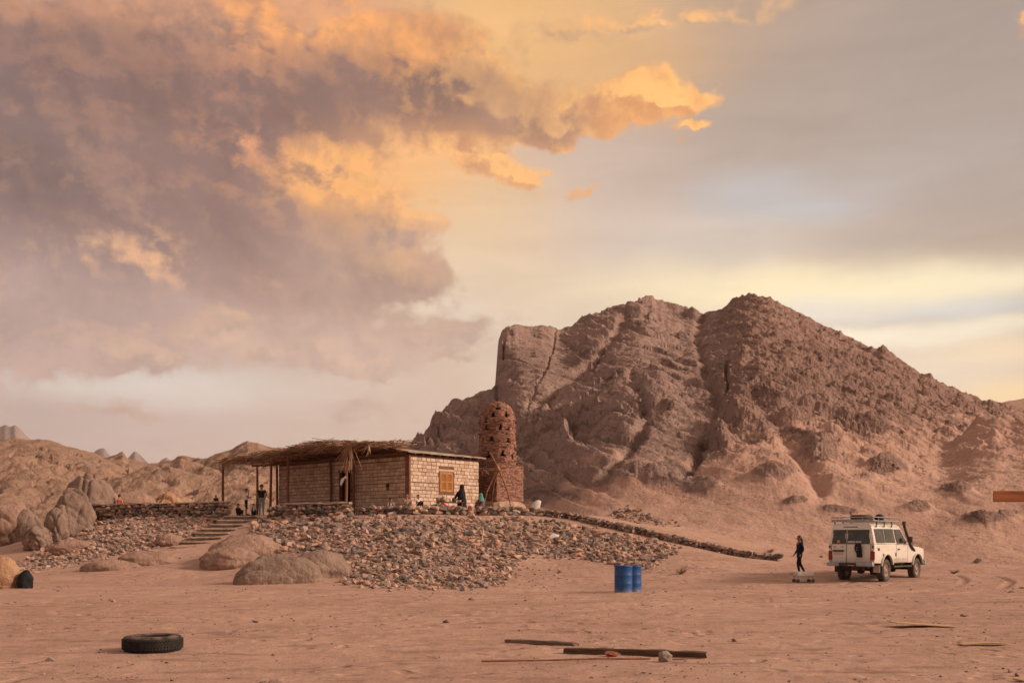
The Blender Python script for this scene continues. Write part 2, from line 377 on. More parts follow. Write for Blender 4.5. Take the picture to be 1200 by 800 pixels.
def pick(px, py, d0=5.0, d1=110.0, n=1200):
    """world point where a photo pixel meets the ground"""
    px = np.atleast_1d(np.asarray(px, float)); py = np.atleast_1d(np.asarray(py, float))
    ds = np.exp(np.linspace(math.log(d0), math.log(d1), n))
    D = np.broadcast_to(ds, (len(px), n))
    X = (px[:, None] - 600) / F * D
    Z = CH + (HZ - py[:, None]) / F * D
    H = np.empty(D.shape)
    for i in range(0, len(px), 64): H[i:i + 64] = ground_z(X[i:i + 64], D[i:i + 64], False)
    hit = Z < H
    j = np.where(hit.any(1), hit.argmax(1), n - 1)
    d = ds[j]
    x = (px - 600) / F * d
    return np.stack([x, d, ground_z(x, d)], 1)

# ------------------------------------------------------------------ mesh helpers
def link(name, me, mat=None, parent=None):
    o = bpy.data.objects.new(name, me); COL.objects.link(o)
    if mat is not None and len(me.materials) == 0: me.materials.append(mat)
    if parent is not None: o.parent = parent
    return o
def grid_mesh(name, X, Y, Z, smooth=True, wrap=False):
    n, m = X.shape
    co = np.stack([X, Y, Z], -1).reshape(-1, 3)
    i = np.arange((n) * (m)).reshape(n, m)
    if wrap: i = np.concatenate([i, i[:1]], 0)
    q = np.stack([i[:-1, :-1], i[1:, :-1], i[1:, 1:], i[:-1, 1:]], -1).reshape(-1, 4)
    me = bpy.data.meshes.new(name)
    me.vertices.add(len(co)); me.vertices.foreach_set('co', co.ravel())
    me.loops.add(q.size); me.loops.foreach_set('vertex_index', q.ravel().astype(np.int32))
    me.polygons.add(len(q)); me.polygons.foreach_set('loop_start', np.arange(0, q.size, 4, dtype=np.int32))
    me.polygons.foreach_set('loop_total', np.full(len(q), 4, dtype=np.int32))
    me.polygons.foreach_set('use_smooth', np.full(len(q), smooth))
    me.update(); me.validate()
    return me
def set_attr(me, name, val):
    a = me.attributes.new(name, 'FLOAT', 'POINT'); a.data.foreach_set('value', np.asarray(val, np.float32).ravel())
def structure(o): o['kind'] = 'structure'; return o

# ------------------------------------------------------------------ terrain materials
def new_mat(name, rough=0.9, spec=0.15):
    m = bpy.data.materials.new(name); m.use_nodes = True
    T = NT(m.node_tree); b = T.n['Principled BSDF']
    b.inputs['Roughness'].default_value = rough; b.inputs['Specular IOR Level'].default_value = spec
    return m, T, b
def pos(T): return T.n.new('ShaderNodeNewGeometry').outputs['Position']
SAND_A, SAND_B, SAND_C = (0.500, 0.324, 0.260, 1), (0.415, 0.256, 0.204, 1), (0.285, 0.171, 0.137, 1)
def sand_color(T, P):
    n1 = T.noise(P, 0.16, 5, 0.6); n2 = T.noise(P, 1.7, 6, 0.62); n3 = T.noise(P, 14.0, 3, 0.6)
    c = T.mix(T.mapr(n1, 0.35, 0.68), SAND_A, SAND_B)
    c = T.mix(T.mapr(n2, 0.52, 0.78, 0, 0.75), c, SAND_C)
    return T.mix(T.mapr(n3, 0.60, 0.80, 0, 0.5), c, (0.16, 0.088, 0.065, 1)), n1, n2, n3
def mat_ground():
    m, T, b = new_mat('sand')
    P = pos(T)
    c, n1, n2, n3 = sand_color(T, P)
    # churned, trodden and wheel-marked surface: stretched marks across the yard
    Ps = T.v('MULTIPLY', P, (0.55, 2.1, 1.0))
    tr = T.noise(Ps, 1.1, 6, 0.65, 0.5)
    c = T.mix(T.mapr(tr, 0.50, 0.72, 0, 0.70), c, (0.235, 0.130, 0.098, 1))
    gr2 = T.noise(T.v('MULTIPLY', P, (1.0, 1.6, 1.0)), 26.0, 5, 0.7)
    c = T.mix(T.mapr(gr2, 0.52, 0.68, 0, 0.75), c, (0.185, 0.108, 0.085, 1))
    c = T.mix(T.mapr(gr2, 0.45, 0.32, 0, 0.45), c, (0.62, 0.43, 0.345, 1))
    c = T.mix(T.m('MULTIPLY', T.attr('rut')['Fac'], 0.70), c, (0.27, 0.160, 0.124, 1))
    sp = T.voro(P, 9.0); gr = T.mapr(sp, 0.10, 0.16, 1, 0)
    pick_ = T.noise(P, 2.3, 2, 0.5)
    gr = T.m('MULTIPLY', gr, T.mapr(pick_, 0.50, 0.60))
    c = T.mix(T.m('MULTIPLY', gr, 0.65), c, (0.13, 0.078, 0.06, 1))
    T.put(b.inputs['Base Color'], c)
    h = T.m('ADD', T.m('MULTIPLY', tr, 0.5), T.m('ADD', T.m('MULTIPLY', n2, 0.5), T.m('MULTIPLY', n3, 0.12)))
    h = T.m('ADD', h, T.m('MULTIPLY', gr2, 0.16))
    # shallow footprints and wheel ruts
    dv = T.voro(T.v('ADD', P, T.v('SCALE', T.noise(P, 1.5, 2, 0.5, out=1), scale=0.5)), 2.2)
    h = T.m('ADD', h, T.m('MULTIPLY', T.mapr(dv, 0.12, 0.34), T.mapr(T.noise(P, 0.35, 3, 0.6), 0.42, 0.58, 0, 0.45)))
    T.put(b.inputs['Normal'], T.bump(h, 1.0, 0.11, T.bump(gr, 0.6, 0.03)))
    return m
M_GROUND = mat_ground()
def mat_rock(name, c1, c2, c3, bscale=1.0, bstr=0.8):
    """bare rock with sand lying where the 'sand' attribute says"""
    m, T, b = new_mat(name)
    P = pos(T)
    sc, n1, n2, n3 = sand_color(T, P)
    a = T.noise(P, 0.05, 5, 0.6); e = T.noise(P, 0.55 * bscale, 8, 0.66, 0.4); f = T.noise(P, 3.5 * bscale, 4, 0.6)
    c = T.mix(T.mapr(a, 0.36, 0.66), c1, c2)
    c = T.mix(T.mapr(e, 0.50, 0.72, 0, 0.8), c, c3)
    c = T.mix(T.mapr(f, 0.55, 0.75, 0, 0.35), c, tuple(k * 1.45 for k in c1[:3]) + (1,))
    s = T.attr('sand')['Fac']
    sm = T.mapr(T.m('ADD', s, T.m('MULTIPLY', T.m('SUBTRACT', e, 0.5), 1.0)), 0.40, 0.64)
    c = T.mix(sm, c, sc)
    T.put(b.inputs['Base Color'], c)
    h = T.m('ADD', T.m('MULTIPLY', e, 1.0), T.m('MULTIPLY', f, 0.22))
    T.put(b.inputs['Normal'], T.bump(h, bstr, 0.9 / bscale))
    return m

# ------------------------------------------------------------------ ground sheet
def build_ground():
    an = np.concatenate([np.linspace(-180, -34, 60, endpoint=False), np.linspace(-34, 34, 560), np.linspace(34, 180, 61)[1:-1]])
    rr = np.concatenate([np.exp(np.linspace(math.log(0.4), math.log(5.0), 14, endpoint=False)), np.exp(np.linspace(math.log(5.0), math.log(14.0), 90, endpoint=False)), np.exp(np.linspace(math.log(14.0), math.log(44.0), 330, endpoint=False)), np.exp(np.linspace(math.log(44.0), math.log(115.0), 150, endpoint=False)), np.exp(np.linspace(math.log(115.0), math.log(3500.0), 30))])
    A, Rr = np.meshgrid(np.radians(an), rr, indexing='ij')
    X = Rr * np.sin(A); Y = Rr * np.cos(A)
    Z = ground_z(X, Y) - 1.5 * sstep(170, 400, Rr)
    rut, rim = rut_field(X, Y); near = (Rr < 60) * (Y > 0)
    Z = Z + (-0.05 * rut + 0.02 * rim) * near + 0.03 * near * np.maximum(0, fbm(X / 0.45, Y / 0.45, 0 * X + 5, 3)) * sstep(-0.1, 0.4, fbm(X / 6, Y / 6, 0 * X + 9, 2))
    me = grid_mesh('desert_ground', X, Y, Z, wrap=True); set_attr(me, 'rut', rut * near)
    structure(link('desert_ground', me, M_GROUND))
build_ground()

# ------------------------------------------------------------------ the mountain
def layer(PX, D, crest, dcrest, foot, zfoot, conc=1.5, back=0.9, soft=0.0):
    """height of one ridge: crest row and crest distance per photo column, falling to the foot in front"""
    py = spl(crest, PX); dr = spl(dcrest, PX); df = spl(foot, PX); zf = spl(zfoot, PX)
    zr = CH + (HZ - py) * dr / F
    t = (D - df) / (dr - df)
    tc = np.clip(t, 0, 1)
    if soft:                                    # below the skyline the face forgets the small steps of the crest
        off = np.linspace(-2.2, 2.2, 23); k = np.exp(-off ** 2)
        sm = sum(w_ * (CH + (HZ - spl(crest, PX + o_ * soft)) * dr / F) for o_, w_ in zip(off, k)) / k.sum()
        mixf = sstep(0.70, 0.97, t)
        zr = sm + (zr - sm) * mixf
    prof = 0.45 * tc + 0.55 * tc ** conc
    z = zf + (zr - zf) * prof
    z = np.where(t < 0, zf + (D - df) * 0.45, z)
    z = np.where(t > 1, zr - (D - dr) * back - 0.02 * (D - dr) ** 2 * (D - dr < 10), z)
    return z, t, zr
def seg_dist(PX, PY, pts):
    d = np.full(PX.shape, 1e9)
    for (ax, ay), (bx, by) in zip(pts[:-1], pts[1:]):
        ex, ey = bx - ax, by - ay
        t = np.clip(((PX - ax) * ex + (PY - ay) * ey) / (ex * ex + ey * ey), 0, 1)
        d = np.minimum(d, np.hypot(PX - ax - t * ex, PY - ay - t * ey))
    return d
def build_mountain():
    px = np.concatenate([np.linspace(300, 470, 60, endpoint=False), np.linspace(470, 1230, 980, endpoint=False), np.linspace(1230, 2000, 140)])
    tt = np.concatenate([np.linspace(0, 1, 580) ** 1.15, 1 + np.linspace(0, 1, 30)[1:] ** 1.5 * 0.5])
    MAINC = [(300, 600), (430, 560), (482, 522), (497, 506), (505, 497), (511, 485), (520, 480), (533, 474), (545, 468), (560, 462), (577, 455), (580.5, 450), (582, 426), (584, 398), (588, 388), (594, 383), (603, 380), (612, 382), (625, 384), (634, 380), (645, 382), (656, 386), (668, 382), (682, 375), (694, 368),
             (708, 364), (722, 360), (733, 357), (737, 353), (750, 351), (764, 352), (770, 356), (784, 361), (803, 366), (822, 368), (840, 366), (853, 361), (862, 353), (872, 351), (886, 350), (900, 352), (912, 357), (930, 366), (950, 376), (975, 390), (996, 400), (1010, 407), (1026, 413), (1034, 411), (1046, 420), (1056, 428), (1075, 440),
             (1090, 446), (1110, 457), (1122, 461), (1140, 470), (1150, 474), (1164, 475), (1200, 486), (1260, 512), (1400, 560), (1600, 600), (2000, 630)]
    DC = [(300, 150), (482, 150), (560, 165), (579, 168), (583, 178), (640, 190), (740, 225), (800, 240), (890, 235), (1000, 220), (1164, 200), (1300, 180), (2000, 170)]
    DFOOT = [(300, 92), (480, 88), (600, 80), (680, 68), (760, 63), (850, 58), (900, 55), (1000, 53), (1200, 53), (1400, 58), (2000, 80)]
    def smooth_list(L, wd):
        g_ = np.arange(200, 2101, 5.0); off = np.linspace(-2, 2, 17); k_ = np.exp(-off ** 2)
        return [(float(a_), float(b_)) for a_, b_ in zip(g_, sum(w_ * spl(L, g_ + o_ * wd) for o_, w_ in zip(off, k_)) / k_.sum())]
    DFOOT = smooth_list(DFOOT, 45.0)
    dmax = spl(DC, px)[:, None]; dmin = spl(DFOOT, px)[:, None] - 8.0
    PX = np.repeat(px[:, None], len(tt), 1)
    T_ = np.repeat(tt[None, :], len(px), 0)
    D = dmin + (dmax - dmin) * T_
    X = (PX - 600) / F * D
    fx = (px - 600) / F * (spl(DFOOT, px)); zf = ground_z(fx, spl(DFOOT, px), False) - 0.15
    ZF = list(zip(px, zf))
    jag = np.linspace(470, 1230, 760)
    jn = 1.3 * ridged(jag / 34, 0 * jag + 3.3, 0 * jag, 3, 0.6) + 0.8 * ridged(jag / 9, 0 * jag + 7.7, 0 * jag, 3, 0.6)
    MAINC = [p for p in MAINC if p[0] < 470] + [(float(a_), float(b_)) for a_, b_ in zip(jag, spl(MAINC, jag) - jn + 1.0)] + [p for p in MAINC if p[0] > 1230]
    z, t, zr = layer(PX, D, MAINC, DC, DFOOT, ZF, 1.35, soft=22.0)
    # rounded spur in front of the main ridge
    zb, tb, zrb = layer(PX, D, [(440, 640), (500, 560), (540, 530), (600, 500), (650, 474), (690, 452), (720, 441), (742, 437), (770, 446), (800, 462), (830, 484), (850, 505), (880, 545), (910, 600), (930, 660), (2000, 660)],
                        [(440, 120), (600, 128), (740, 140), (850, 128), (2000, 120)], DFOOT, ZF, 1.0, 0.35, 18.0)
    # rib coming down from the higher summit
    zc, tc_, _ = layer(PX, D, [(300, 700), (780, 700), (800, 560), (820, 500), (845, 455), (870, 420), (900, 425), (940, 450), (1000, 478), (1080, 505), (1150, 540), (1200, 560), (1260, 640), (2000, 700)],
                       [(300, 120), (820, 130), (880, 165), (1000, 150), (1200, 125), (2000, 120)], DFOOT, ZF, 1.1, 0.25, 25.0)
    # low dark knolls on the right
    zd, td, _ = layer(PX, D, [(300, 720), (1060, 720), (1090, 560), (1120, 520), (1145, 503), (1165, 499), (1185, 502), (1230, 497), (1300, 520), (1400, 600), (2000, 720)],
                      [(300, 120), (2000, 120)], DFOOT, ZF, 1.0, 0.4, 12.0)
    big = 0.25 * sstep(0.03, 0.10, T_) + 0.75 * sstep(0.05, 0.25, T_)
    z = smax(z, zb, 2.2); z = smax(z, zc, 2.5); z = smax(z, zd, 1.5)
    G_ = ground_z(X, D, False); kf = sstep(0.0, 0.14, t)
    z = (G_ - 0.12) * (1 - kf) + np.maximum(z, G_ + 0.05) * kf - 0.5 * sstep(0.0, -0.04, t)
    PY = HZ - (z - CH) / D * F
    # gullies and cracks
    wob = 6 * fbm(X / 14, D / 14, z / 14, 3)
    def carve(pts, w, depth):
        nonlocal z
        dd = seg_dist(PX + wob, PY, pts)
        z = z - depth * np.exp(-(dd / w) ** 2) * np.clip((1.02 - T_) * 12, 0, 1)
    carve([(822, 372), (815, 405), (830, 450), (845, 500), (800, 560)], 5, 1.0)
    carve([(853, 430), (850, 470)], 1.6, 1.6)
    carve([(735, 372), (720, 400), (690, 430), (640, 470), (560, 520)], 5, 1.0)
    carve([(880, 470), (920, 520), (960, 570)], 9, 0.8)
    carve([(740, 440), (760, 500), (700, 570)], 5, 0.8)
    PY = HZ - (z - CH) / D * F
    # ---- rock texture
    east = sstep(800, 880, PX + wob * 2)                       # rubbly eastern mass against smooth western granite
    block = (1 - sstep(640, 700, PX)) * (1 - sstep(440, 475, PY)) # bare cliff block
    sandy = sstep(500, 610, PY + 30 * fbm(X / 22, D / 22, z / 30, 4) + 25 * (PX - 780) / 300 * (PX > 780)) * (0.30 + 0.7 * np.maximum(sstep(620, 720, PX), sstep(585, 605, PY)))
    # bedding that dips to the right
    q = (z * 0.86 + X * 0.46)
    wq = 2.4 * fbm(X / 18, D / 18, z / 18, 4)
    fine = fbm(X / 2.2, D / 2.2, z / 2.2, 4, 0.6)
    def beds(L, sharp, seed):
        u = (q + wq) / L + 0.30 * perlin(X / (6 * L), D / (6 * L), z / (6 * L) + seed) + 0.10 * fine
        k = np.floor(u); fr = u - k
        saw = np.where(fr < sharp, fr / sharp, (1 - fr) / (1 - sharp))
        hh = (np.sin(k * 127.1 + seed) * 43758.5453) % 1.0
        m_ = sstep(-0.2, 0.4, perlin(X / (7 * L), D / (7 * L), k * 0.7 + seed))
        return (saw - 0.5) * (0.45 + 0.55 * hh) * (0.25 + 0.75 * m_)
    strata = beds(4.2, 0.82, 3.0)
    strata2 = beds(1.7, 0.80, 9.0)
    strata3 = beds(0.75, 0.75, 5.0)
    crag = ridged(X / 9, D / 9, z / 9, 6, 0.58)
    crag2 = ridged(X / 3.1, D / 3.1, z / 3.1, 5, 0.6)
    fine = fbm(X / 2.2, D / 2.2, z / 2.2, 4, 0.6)
    f1, f2, cid = cellular(X / 5.2 + 0.35 * fine, D / 5.2, z / 4.2)
    f1b, f2b, cidb = cellular(X / 1.9 + 0.3 * fine, D / 1.9, z / 1.5, 5)
    amp = big * np.clip((1.0 - T_) * 12 + 0.45, 0, 1) * (T_ <= 1.0) + (T_ > 1.0) * 0.45
    rock = (1 - 0.88 * sandy) * amp
    disp = rock * ((1 - east) * (1 - 0.8 * block) * (3.4 * strata + 2.2 * strata2 + 0.8 * strata3 + 0.5 * crag)
                   + east * (1.2 * crag + 0.9 * crag2 + 2.2 * strata + 1.6 * strata2 + 0.6 * strata3 + 0.7 * (0.5 - np.minimum(f1b, 0.9)) + 0.35 * (cidb - 0.5))
                   + 0.45 * fine * (1 - 0.5 * block) + (1 - east) * 0.9 * (cid - 0.5) * (1 - 0.5 * block)
                   )
    disp += sandy * amp * (0.55 * fbm(X / 9, D / 9, z / 9, 4) + 0.30 * fine + 0.25 * crag2 * sstep(-0.1, 0.4, perlin(X / 12, D / 12, 0 * X)))
    z = z + disp
    # sandy rills on the low apron
    z = z - sandy * amp * 0.5 * np.maximum(0, ridged(X / 6 + wob * 0.1, D / 22, 0 * X, 3) - 0.55)
    # dark outcrops breaking the sand
    outc = np.zeros_like(z)
    for (ox, oy, rx, ry, hh) in ((842, 528, 13, 11, 2.4), (865, 503, 20, 9, 2.0), (775, 560, 30, 10, 1.4), (818, 572, 22, 8, 1.0), (738, 556, 16, 9, 1.2), (905, 560, 26, 9, 1.1), (1040, 556, 26, 8, 1.3), (960, 538, 24, 10, 1.2), (1010, 510, 30, 10, 1.2), (1120, 580, 22, 7, 0.9), (930, 590, 16, 5, 0.7), (1160, 610, 34, 7, 0.9), (1075, 600, 20, 6, 0.8), (985, 600, 26, 6, 0.8), (700, 560, 18, 9, 0.9)):
        e_ = np.exp(-(((PX - ox + wob) / rx) ** 2 + ((PY - oy) / ry) ** 2) ** 1.2)
        outc = np.maximum(outc, e_ * (0.6 + 0.8 * sstep(-0.2, 0.5, crag2)))
        z = z + e_ * hh * (0.25 + 0.5 * crag + 0.9 * crag2 + 0.7 * (cidb - 0.5) + 0.6 * strata2) * 0.55
    for pts, w, dep in ((((651, 388), (648, 410), (641, 432)), 1.3, 0.5), (((592, 418), (605, 422), (622, 428), (641, 432)), 1.2, 1.5), (((591, 398), (590, 420)), 1.1, 1.6),
                        (((594, 446), (604, 442)), 2.2, 2.5), (((641, 432), (628, 455), (618, 485)), 1.3, 0.4), (((655, 400), (690, 415)), 0.9, 0.9), (((712, 410), (695, 436)), 1.2, 1.6), (((600, 452), (627, 450)), 0.9, 1.4),
                        (((517, 482), (528, 500)), 1.2, 1.6), (((505, 500), (516, 512)), 1.0, 1.2)):
        dd = seg_dist(PX + 1.5 * fine, PY + 1.5 * crag, pts)
        z = z - dep * np.exp(-(dd / w) ** 2)
    me = grid_mesh('mountain', X, D, z)
    sand = np.clip(sandy * 0.95 * (1 - outc * 1.3) + 0.30 * east + 0.22 * (1 - sstep(-0.2, 0.5, crag)) * (1 - block), 0, 1)
    set_attr(me, 'sand', sand); set_attr(me, 'east', east)
    m, T, b = new_mat('mountain_rock')
    P = pos(T)
    sc, n1, n2, n3 = sand_color(T, P)
    a = T.noise(P, 0.06, 5, 0.6); e = T.noise(P, 0.45, 9, 0.68, 0.5); f = T.noise(P, 2.6, 5, 0.65)
    x_, y_, z_ = T.sep(P)
    qq = T.m('ADD', T.m('MULTIPLY', z_, 0.86), T.m('MULTIPLY', x_, 0.46)); al = T.m('SUBTRACT', T.m('MULTIPLY', x_, 0.88), T.m('MULTIPLY', z_, 0.46))
    BV = T.v('ADD', T.comb(T.m('MULTIPLY', qq, 1.0), T.m('MULTIPLY', al, 0.13), T.m('MULTIPLY', y_, 0.16)), T.v('SCALE', T.noise(P, 0.11, 4, 0.55, out=1), scale=5.0))
    bed = T.noise(BV, 0.75, 7, 0.68)
    cw = T.mix(T.mapr(a, 0.36, 0.66), (0.520, 0.362, 0.322, 1), (0.440, 0.300, 0.266, 1))
    ce = T.mix(T.mapr(a, 0.36, 0.66), (0.465, 0.300, 0.256, 1), (0.380, 0.242, 0.206, 1))
    c = T.mix(T.attr('east')['Fac'], cw, ce)
    c = T.mix(T.mapr(e, 0.50, 0.70, 0, 0.55), c, (0.165, 0.106, 0.090, 1))
    c = T.mix(T.mapr(bed, 0.51, 0.66, 0, 0.70), c, (0.165, 0.108, 0.094, 1))
    c = T.mix(T.mapr(bed, 0.44, 0.30, 0, 0.55), c, (0.50, 0.34, 0.27, 1))
    c = T.mix(T.mapr(f, 0.56, 0.74, 0, 0.40), c, (0.48, 0.32, 0.25, 1))
    s = T.attr('sand')['Fac']
    sm = T.mapr(T.m('ADD', s, T.m('ADD', T.m('MULTIPLY', T.m('SUBTRACT', e, 0.5), 1.1), T.m('MULTIPLY', T.m('SUBTRACT', 0.5, bed), 0.7))), 0.36, 0.66)
    c = T.mix(T.m('MULTIPLY', sm, 0.92), c, sc)
    # stones strewn over the sand
    v1 = T.m('MULTIPLY', T.mapr(T.voro(P, 0.9), 0.16, 0.24, 1, 0), T.mapr(T.noise(P, 0.12, 3, 0.6), 0.44, 0.60))
    v2 = T.m('MULTIPLY', T.mapr(T.voro(P, 2.6), 0.18, 0.26, 1, 0), T.mapr(T.noise(P, 0.23, 3, 0.6), 0.42, 0.60))
    st = T.m('MAXIMUM', v1, v2)
    c = T.mix(T.m('MULTIPLY', st, 0.7), c, (0.20, 0.128, 0.102, 1))
    T.put(b.inputs['Base Color'], c)
    h = T.m('ADD', T.m('MULTIPLY', e, 0.9), T.m('ADD', T.m('MULTIPLY', f, 0.32), T.m('ADD', T.m('MULTIPLY', bed, 0.7), T.m('MULTIPLY', st, 0.10))))
    T.put(b.inputs['Normal'], T.bump(h, T.m('MULTIPLY_ADD', sm, -0.6, 1.0), 1.7))
    structure(link('mountain', me, m))
build_mountain()

def build_hills():
    # broken hills on the left, behind the terrace
    px = np.concatenate([np.linspace(-900, -40, 80, endpoint=False), np.linspace(-40, 540, 620, endpoint=False), np.linspace(540, 700, 30)])
    tt = np.concatenate([np.linspace(0, 1, 300), 1 + np.linspace(0, 1, 24)[1:] ** 1.5 * 0.7])
    PX = np.repeat(px[:, None], len(tt), 1); T_ = np.repeat(tt[None, :], len(px), 0)
    D = 74 + (150 - 74) * T_
    X = (PX - 600) / F * D
    ZF = [(-900, 0.2), (0, 0.6), (150, 1.2), (300, 1.8), (540, 2.5), (700, 2.5)]
    z1, _, _ = layer(PX, D, [(-900, 600), (-400, 530), (-100, 512), (0, 516), (18, 514), (40, 515), (60, 518), (76, 523), (95, 528), (110, 533), (125, 540), (150, 552), (200, 560), (700, 600)], [(-900, 118), (0, 118), (700, 105)], [(-900, 74), (700, 74)], ZF, 1.05, 0.5, 14.0)
    z2, _, _ = layer(PX, D, [(-900, 640), (60, 560), (110, 541), (132, 536), (144, 533), (150, 541), (170, 545), (186, 545), (203, 541), (212, 535), (222, 537), (240, 538), (258, 534), (272, 530), (279, 525), (290, 519), (303, 520), (310, 524), (322, 530), (345, 534), (380, 535), (430, 530), (482, 524), (540, 540), (700, 560)], [(-900, 146), (700, 146)], [(-900, 90), (700, 90)], ZF, 1.1, 0.5, 14.0)
    z3, _, _ = layer(PX, D, [(-900, 690), (-60, 640), (-20, 600), (30, 585), (60, 575), (110, 570), (150, 560), (200, 552), (230, 556), (300, 560), (400, 570), (700, 640)], [(-900, 96), (700, 96)], [(-900, 74), (700, 74)], ZF, 1.0, 0.4)
    z = smax(smax(z1, z2, 1.0), z3, 0.8)
    PY = HZ - (z - CH) / D * F
    crag = ridged(X / 6.5, D / 6.5, z / 6.5, 5, 0.55); fine = fbm(X / 1.6, D / 1.6, z / 1.6, 4, 0.6)
    f1, f2, cid = cellular(X / 3.4 + 0.3 * fine, D / 3.4 + 0.3 * crag, z / 2.6, 9)
    f1b, f2b, cidb = cellular(X / 1.5, D / 1.5, z / 1.2, 4)
    amp = sstep(0.0, 0.12, T_) * (0.25 + 0.75 * np.clip((1 - T_) * 6, 0, 1))
    near1 = 0.35 + 0.65 * sstep(3, 16, np.abs(D - 118) + 10 * (PX > 150))
    z = z + amp * near1 * (0.75 * crag + 0.9 * (0.55 - np.minimum(f1, 1.0)) + 0.6 * (cid - 0.5) + 0.35 * (0.5 - f1b) + 0.25 * fine)
    me = grid_mesh('hills', X, D, z)
    set_attr(me, 'sand', np.clip(0.34 + 0.5 * sstep(0.45, 0.9, f1) - 0.4 * sstep(0.0, 0.5, crag) + 0.2 * fbm(X / 15, D / 15, 0 * X, 3), 0, 1))
    structure(link('hills', me, mat_rock('hill_rock', (0.380, 0.250, 0.185, 1), (0.300, 0.195, 0.148, 1), (0.160, 0.106, 0.085, 1), 1.0)))
    # pale hill showing past the mountain's right shoulder
    px = np.linspace(1080, 1900, 160); tt = np.concatenate([np.linspace(0, 1, 50), 1 + np.linspace(0, .5, 10)[1:]])
    PX = np.repeat(px[:, None], len(tt), 1); T_ = np.repeat(tt[None, :], len(px), 0); D = 300 + 120 * T_
    X = (PX - 600) / F * D
    z, _, _ = layer(PX, D, [(1080, 520), (1130, 492), (1160, 476), (1180, 470), (1200, 467), (1240, 462), (1300, 460), (1400, 480), (1900, 590)], [(1080, 420), (1900, 420)], [(1080, 300), (1900, 300)], [(1080, 1), (1900, 1)], 1.0, 0.5)
    z = z + 0.8 * fbm(X / 14, D / 14, 0 * X, 5, 0.6) + 0.5 * ridged(X / 9, D / 9, 0 * X, 4)
    me = grid_mesh('hill', X, D, z); set_attr(me, 'sand', np.full(z.shape, 0.62))
    structure(link('hill', me, bpy.data.materials['hill_rock']))
    # far peaks in the haze
    m, T, b = new_mat('far_rock'); P = pos(T)
    T.put(b.inputs['Base Color'], T.mix(T.mapr(T.noise(P, 0.02, 6, 0.6), 0.4, 0.65), (0.27, 0.21, 0.20, 1), (0.20, 0.155, 0.15, 1)))
    px = np.linspace(-260, 420, 420); tt = np.concatenate([np.linspace(0, 1, 60), 1 + np.linspace(0, .6, 16)[1:]])
    PX = np.repeat(px[:, None], len(tt), 1); T_ = np.repeat(tt[None, :], len(px), 0); D = 2500 + 500 * T_
    X = (PX - 600) / F * D
    z, _, _ = layer(PX, D, [(-260, 560), (-150, 520), (-60, 507), (-20, 502), (-8, 498), (0, 500), (6, 497.5), (12, 500), (18, 498), (24, 503), (30, 510), (36, 515), (60, 535), (90, 545), (104, 536), (112, 528), (117, 525.5), (122, 525), (126, 530), (134, 540), (142, 545), (150, 537), (155, 531), (158, 528.5), (162, 531), (168, 537), (176, 545), (184, 544), (190, 538.5), (195, 536), (200, 540), (210, 550), (420, 600)],
                    [(-260, 3000), (420, 3000)], [(-260, 2500), (420, 2500)], [(-260, 0), (420, 0)], 1.3, 0.8)
    z = z + 16 * ridged(X / 110, D / 110, z / 110, 4) * np.clip((1 - T_) * 5 + 0.1, 0, 1)
    structure(link('far_peaks', grid_mesh('far_peaks', X, D, z), m))
build_hills()
